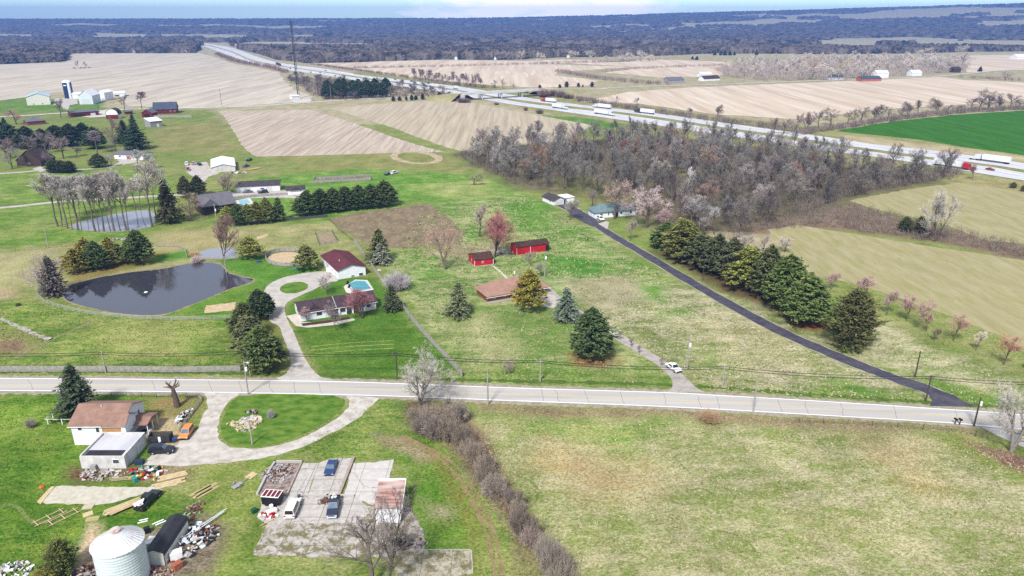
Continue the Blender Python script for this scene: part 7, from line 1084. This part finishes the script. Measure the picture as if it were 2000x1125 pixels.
blob('orange_ball', 'round orange object on the grass by the gravel pad', 'ball', 81, 952, .42, mat('orange_plastic', S(236, 128, 60)), .95); blob('tarp_heap', 'dark tarp crumpled between bin and cream shed', 'tarp', 283, 1085, 1.2, BLACKM, .8); blob('tyre_heap', 'dark heap of wet leaves right of the rusty shed', 'heap', 783, 1060, .9, BLACKM, .7); blob('boulder', 'flat tan rock in the ranch lawn by the fence', 'rock', 741, 528, .8, STONE, .4)
for lb, x, y, dx, dy, dz, m, nm, ct in (('dark green bin tipped at the trailer corner', 497, 1001, .9, .7, .8, DKG, 'dustbin', 'bin'), ('dark green bin on the slab behind the station wagon', 585, 975, .5, .5, .9, mat('grey_green_bin', S(70, 92, 88)), 'dustbin', 'bin'), ('black crate standing behind the grain bin', 288, 1040, .9, .8, 1.0, BLACKM, 'crate', 'crate'), ('white appliance at the front of the scrap heap', 345, 1090, 1.8, 1.2, 1.3, PLASTIC, 'appliance', 'appliance'), ('rusty orange machine before the scrap heap', 347, 1110, 1.4, 1.0, 1.1, mat('rust_orange', S(196, 120, 90), S(160, 90, 66), 2), 'machine', 'machine'), ('pale chest freezer left of the cream shed roof', 300, 1058, 1.4, .9, .8, PLASTIC, 'appliance', 'appliance'), ('second pale chest freezer next to the cream shed', 292, 1066, 1.2, .9, .8, PLASTIC, 'appliance', 'appliance'), ('dark blue barrel tub by the garage door', 273, 906, 1.6, 1.0, .9, mat('navy_plastic', S(44, 66, 84)), 'tub', 'tub'), ('turquoise play slide in the junk heap', 264, 940, .6, 1.2, .9, TEALP, 'play_slide', 'slide'), ('yellow ride-on mower by the porch', 298, 828, 1.0, 1.5, .9, YEL_, 'mower', 'mower'), ('white toilet-like box by the trailer', 531, 996, .5, .5, 1.1, PLASTIC, 'appliance', 'appliance'), ('white tarp-covered box over mower parts', 531, 1003, 1.7, .9, .7, PLASTIC, 'tarp_box', 'box'), ('blue barrel beside the dump trailer', 341, 863, .8, .8, .9, BLUEP, 'barrel', 'barrel'), ('two white gas tanks at the maroon garage door', 643, 530, 1.8, 1.0, 1.2, PLASTIC, 'tank', 'tank'), ('turquoise boat-shaped tub by the round pen', 581, 526, 3.4, 1.2, .5, TEALP, 'water_trough', 'trough'), ('blue trough on the lawn left of the round pen', 506, 512, 1.5, 1.0, .5, BLUEP, 'water_trough', 'trough'), ('white post box on the lawn by the brick house', 1005, 535, .4, .4, .9, PLASTIC, 'propane_cap', 'cap')):
    mb = MB(); mb.box(-dx / 2, -dy / 2, 0, dx / 2, dy / 2, dz * .86); mb.box(-dx * .53, -dy * .53, dz * .865, dx * .53, dy * .53, dz); o = mb.build(nm, m, None, bevel=.05); o.location = P(x, y); o.rotation_euler = (0, 0, (x * 7 % 10) / 10); tag(o, lb, ct)
mb = MB(); mb.box(-.5, -1, .1, .5, 1, .35); [mb.tube((sx * .65, 0, .35), (sx * .8, 0, .35), .35) for sx in (-1, 1)]; mb.tube((0, 1, .3), (0, 3, .35), .06); o = mb.build('cart', GREYW); o.location = P(464, 950); o.rotation_euler = (0, 0, -.5); tag(o, 'small two-wheeled cart on the grass above the slab', 'cart')
blob('duck_raft', 'small white float on the big pond', 'float', 285, 571, .5, PLASTIC, .5, z=.03)
blob('dark_hay_bale', 'dark round bale on the far left pasture', 'bale', 36, 597, .8, mat('dark_bale', S(60, 62, 44)), .9)
# ================================================================== fences
def fence(name, label, px, h, style, m, step=3.0, closed=False, group=None):
    q = wpts(px); q = q + [q[0]] if closed else q; c = q[0]; t = thing(name, label, 'fence', (c.x, c.y, 0), 0, group); mb = MB(); first = None; posts = []; carry = 0.0
    for a, b in zip(q, q[1:]):
        L = (b - a).length; rz = math.atan2(b.y - a.y, b.x - a.x); mid_ = (a + b) / 2 - c; n = {'rail': (.35, .75, 1.15), 'board': (.28, .58, .88, 1.18, 1.46), 'panel': (.5,), 'wire': (.4, .8, 1.2), 'pipe': (1.0,)}[style]; th = {'rail': .14, 'board': .24, 'panel': .95 * h, 'wire': .025, 'pipe': .07}[style]
        for z in n: mb.rbox((mid_.x, mid_.y, z / {'rail': 1.2, 'board': 1.6, 'panel': 1, 'wire': 1.25, 'pipe': 1.05}[style] * h), L, .05, th, rz)
        d = carry
        while d < L: posts.append(a.lerp(b, d / L) - c); d += step
        carry = d - L
    mb.build('rail', m, t)
    for p in posts[:100]:
        if first is None: pb = MB(); w_ = .035 if style == 'wire' else .07; pb.box(-w_, -w_, 0, w_, w_, h * 1.05); first = pb.build('post', m, t); o = first
        else: o = first.copy(); COL.objects.link(o); o.parent = t
        o.location = (p.x, p.y, 0)
    return t
PALEW = mat('pale_fence_wood', S(196, 200, 184), S(160, 164, 146), 1.2, .9); cm = lambda px: [(v.x, v.y) for v in px]
fence('rail_fence', 'pale rail fence curving around the big pond', [(84, 552), (74, 566), (74, 580), (88, 592), (115, 602), (160, 612), (210, 619), (270, 624), (340, 626), (400, 625), (462, 622)], 1.25, 'rail', PALEW, 3.0)
fence('board_fence', 'long grey board fence north of the county road at left', [(-60, 727), (0, 727), (120, 727), (240, 727), (360, 728), (470, 726), (480, 720)], 1.7, 'board', GREYWOOD, 2.6)
fence('board_fence', 'grey plank fence running down past the ranch house', [(692, 474), (712, 500), (735, 535), (762, 572), (790, 607), (820, 645), (850, 678), (880, 710), (903, 737)], 1.7, 'board', GREYWOOD, 2.6)
fence('round_pen', 'grey board round pen with sandy floor', loop_px(562, 506, 43, 15, 26), 1.5, 'board', GREYWOOD, 2.6, True); sheet('pen_floor', loop_px(562, 506, 40, 13.5, 24), sand, .02, 1, .1)
fence('board_fence', 'grey board corral with weeds near the upper pasture', [(612, 358), (725, 352), (722, 345), (616, 351), (612, 358)], 1.5, 'board', GREYWOOD, 3); brush('corral_weeds', scatter([(616, 356), (722, 350), (720, 346), (618, 352)], 1.6, 2000, 120), 1.6, 1.0, (.30, .24, .2, 1), 30)
fence('board_fence', 'grey boards around the inlet of the little pond', [(305, 482), (345, 482), (362, 490), (366, 505)], 1.2, 'rail', GREYWOOD, 3); fence('rail_fence', 'grey rails on the dam below the little pond', [(380, 505), (420, 507), (466, 506)], 1.1, 'rail', GREYWOOD, 3)
fence('pipe_fence', 'white pipe enclosure left of the farmhouse', [(150, 829), (90, 829), (126, 799)], 1.3, 'pipe', PLASTIC, 3); fence('wire_fence', 'dark-posted fence between farmhouse yard and road', [(190, 776), (240, 776), (300, 777), (380, 776)], 1.2, 'wire', BLACKM, 3.4); fence('board_fence', 'low pale board fence along the gravel drive by the minivan', [(384, 773), (395, 783), (378, 806), (362, 826), (350, 845)], .8, 'rail', GREYWOOD, 2.5); fence('board_fence', 'dark fence below the olive pines', [(450, 443), (560, 431), (640, 424)], 1.2, 'panel', mat('dark_fence', S(92, 88, 84)), 3)
fence('board_fence', 'dark garden fence beside the long garage', [(412, 383), (436, 377), (458, 375)], 1.3, 'rail', BLACKM, 3); fence('board_fence', 'grey fence above the pale blue pool', [(440, 391), (500, 385), (562, 381)], 1.4, 'panel', GREYWOOD, 3)
for lb, px in (('long wire fence crossing the upper pasture to the woods', [(700, 408), (800, 396), (880, 388), (960, 378), (1010, 374)]), ('wire fence along the grass below the harvested rows', [(750, 348), (850, 338), (905, 330)]), ('wire fence below the flat grey shed', [(280, 258), (360, 254), (446, 249)]), ('wire fence on the dry slope above the pond pines', [(0, 494), (60, 489), (140, 481), (230, 474)]), ('white-posted fence down the left of the tilled paddock', [(640, 428), (668, 455), (692, 474)]), ('roadside wire fence at the lower right meadow', [(1560, 826), (1700, 832), (1880, 845), (1920, 858)])):
    fence('wire_fence', lb, px, 1.25, 'wire', POLED, 5)
fence('garden_fence', 'little green wire enclosure above the maroon garage', [(616, 456), (648, 452), (652, 460), (660, 472), (624, 480), (616, 456)], 1.2, 'wire', DKG, 2.5)
# ================================================================== poles and wires
TOPS = {}
def pole(key, label, px, pb, pt, m=POLEW, arm=0, lamp=False, can=False, ball=False, r=.18):
    b = P(px, pb); h = hz(px, pb, pt); t = thing('utility_pole', label, 'pole', b); mb = MB(); mb.tube((0, 0, 0), (0, 0, h), r, r * .75, 8); mb.build('pole', m, t); TOPS[key] = b + Vector((0, 0, h - .25))
    if arm: mb = MB(); mb.box(-arm / 2, -.08, h - .5, arm / 2, .08, h - .32); mb.build('crossarm', m, t); mb = MB(); [mb.tube((x, 0, h - .32), (x, 0, h - .08), .05) for x in (-arm * .45, 0, arm * .45)]; mb.build('insulator', GREYW, t)
    if lamp: mb = MB(); mb.tube((0, 0, h - .15), (.9, -.6, h + .05), .04); mb.rbox((1.1, -.7, h + .02), .7, .3, .16, -.6); mb.build('street_lamp', GALV, t)
    if can: mb = MB(); mb.tube((.32, -.1, h * .72), (.32, -.1, h * .72 + .9), .25, .25, 10); mb.build('transformer', PLASTIC, t)
    return t
pole('a', 'leaning pale utility pole north of the road at far left', 207, 728, 686); pole('b', 'slim pole just behind the lamp pole at the pines', 489, 735, 683, r=.1); pole('c', 'pole with a transformer standing before the big drive-side pine', 512, 726, 659, can=True); pole('d', 'lamp pole with transformer between road and grass island', 485, 770, 706, lamp=True, can=True); pole('e', 'pale pole among the logs on the grass island', 493, 868, 822, can=False); pole('f', 'dark utility pole behind the wide pale grey tree', 776, 740, 688, POLED, 1.6); pole('g', 'tall white pole on the south roadside by the hedge end', 953, 791, 720); pole('h', 'pole with crossarm north of the road below the dark pine', 1055, 745, 702, POLEW, 2.0); pole('i', 'lone pale pole on the dry slope above the white sedan', 1341, 725, 658, can=True); pole('j', 'pole north of the road right of the white sedan', 1411, 757, 714, POLEW, 1.4); pole('k', 'slim pole on the south roadside right of the sedan', 1471, 806, 741); pole('l', 'dark pole beside the black driveway mouth', 1808, 784, 733, POLED, 1.4); pole('m', 'slim dark pole above the black driveway mouth', 1787, 737, 686, POLED); pole('n', 'T-shaped lamp pole beside the black driveway', 1372, 549, 505, POLED, 3.4, r=.1); pole('o', 'pole between red long barn and brick house', 1064, 541, 492, can=True); pole('p', 'white pole rising over the grey-roofed house', 425, 448, 398, can=True); pole('q', 'pale pole on the left meadow near the poplar pond', 95, 483, 432); pole('r', 'dark thin pole in the stubble left of the mast', 433, 206, 173, POLED); pole('s', 'dark pole left of the road at the pale farm', 193, 215, 203, POLED); pole('u', 'pale pole in the scrub right of the mast', 647, 197, 167); pole('v', 'pole with white lamp head at the right road fork', 1902, 832, 776, POLED, 0, False, True); pole('w', 'thin light pole at the mouth of the little pond', 442, 532, 508); pole('x', 'thin post of the far field road at right', 1453, 160, 143, POLED); pole('y', 'short dark post by the upper lane', 620, 198, 170)
TOPS['z0'] = P(-160, 735) + Vector((-8, 0, 7.5)); TOPS['z1'] = P(2080, 812) + Vector((0, 0, 8))
WIREM = mat('wire_black', S(44, 42, 44), rough=.6)
def span(k0, k1, i):
    a, b = TOPS[k0], TOPS[k1]; mb = MB(); L = (b - a).length
    for off_, sag in ((0, L * .018), (-.55, L * .020)):
        pts = [a.lerp(b, u / 12) + Vector((0, 0, off_ - sag * 4 * (u / 12) * (1 - u / 12))) for u in range(13)]
        for p, q in zip(pts, pts[1:]): mb.tube(p, q, .065, .065, 4, caps=False)
    tag(mb.build('power_line', WIREM), i, 'power line', 'overhead power lines along the road')
for k0, k1, lb in (('z0', 'a', 'leftmost span of overhead wires along the road'), ('a', 'b', 'overhead wires between the leaning pole and the drive pines'), ('b', 'f', 'overhead wires over the ranch driveway mouth'), ('f', 'h', 'overhead wires between the wide grey tree and the crossarm pole'), ('h', 'j', 'overhead wires above the white sedan'), ('j', 'l', 'overhead wires over the dry slope toward the black driveway'), ('l', 'z1', 'rightmost span of overhead wires along the road')): span(k0, k1, lb)
# mailboxes by the fork
for lb, x, y in (('left black mailbox on the south verge at the fork', 1865, 829), ('right black mailbox with an arm at the fork', 1874, 829.5)):
    t = thing('mailbox', lb, 'mailbox', P(x, y), .3, 'mailboxes at the road fork'); mb = MB(); mb.box(-.07, -.07, 0, .07, .07, 1.1); mb.build('post', BLACKM, t); mb = MB(); mb.prism([(-.18, 0), (.18, 0), (.18, .22), (.12, .36), (-.12, .36), (-.18, .22)], 'y', -.4, .4); o = mb.build('box', BLACKM, t, bevel=.02); o.location = (0, 0, 1.1)
b = P(338, 795); 
t = thing('dead_tree', 'thick dead stub tree with a few broken limbs in the farmhouse yard', 'tree', P(347, 794)); mb = MB(); h = hz(347, 794, 742); mb.tube((0, 0, 0), (-.2, 0, h * .45), .75, .5, 9); mb.tube((-.2, 0, h * .45), (-.5, .1, h * .72), .5, .34, 9); mb.build('trunk', mat('dead_bark', S(120, 98, 92), S(92, 76, 70), 1.5, .9), t); mb = MB()
for e_ in ((-2.0, .2, .86), (-1.4, -.5, 1.0), (1.0, .3, .92), (.2, .6, 1.0), (-2.6, .3, .70), (1.5, -.2, .84)): p0 = Vector((-.45, .1, h * .68)); p1 = Vector((e_[0] * .6, e_[1], h * (e_[2] * .5 + .36))); p2 = Vector((e_[0], e_[1] * 1.2, h * e_[2])); mb.tube(p0, p1, .26, .16, 6); mb.tube(p1, p2, .16, .06, 6); mb.tube(p1, p1 + Vector((.4, .3, .7)), .1, .04, 5)
mb.build('limb', mat('dead_bark', 0), t)
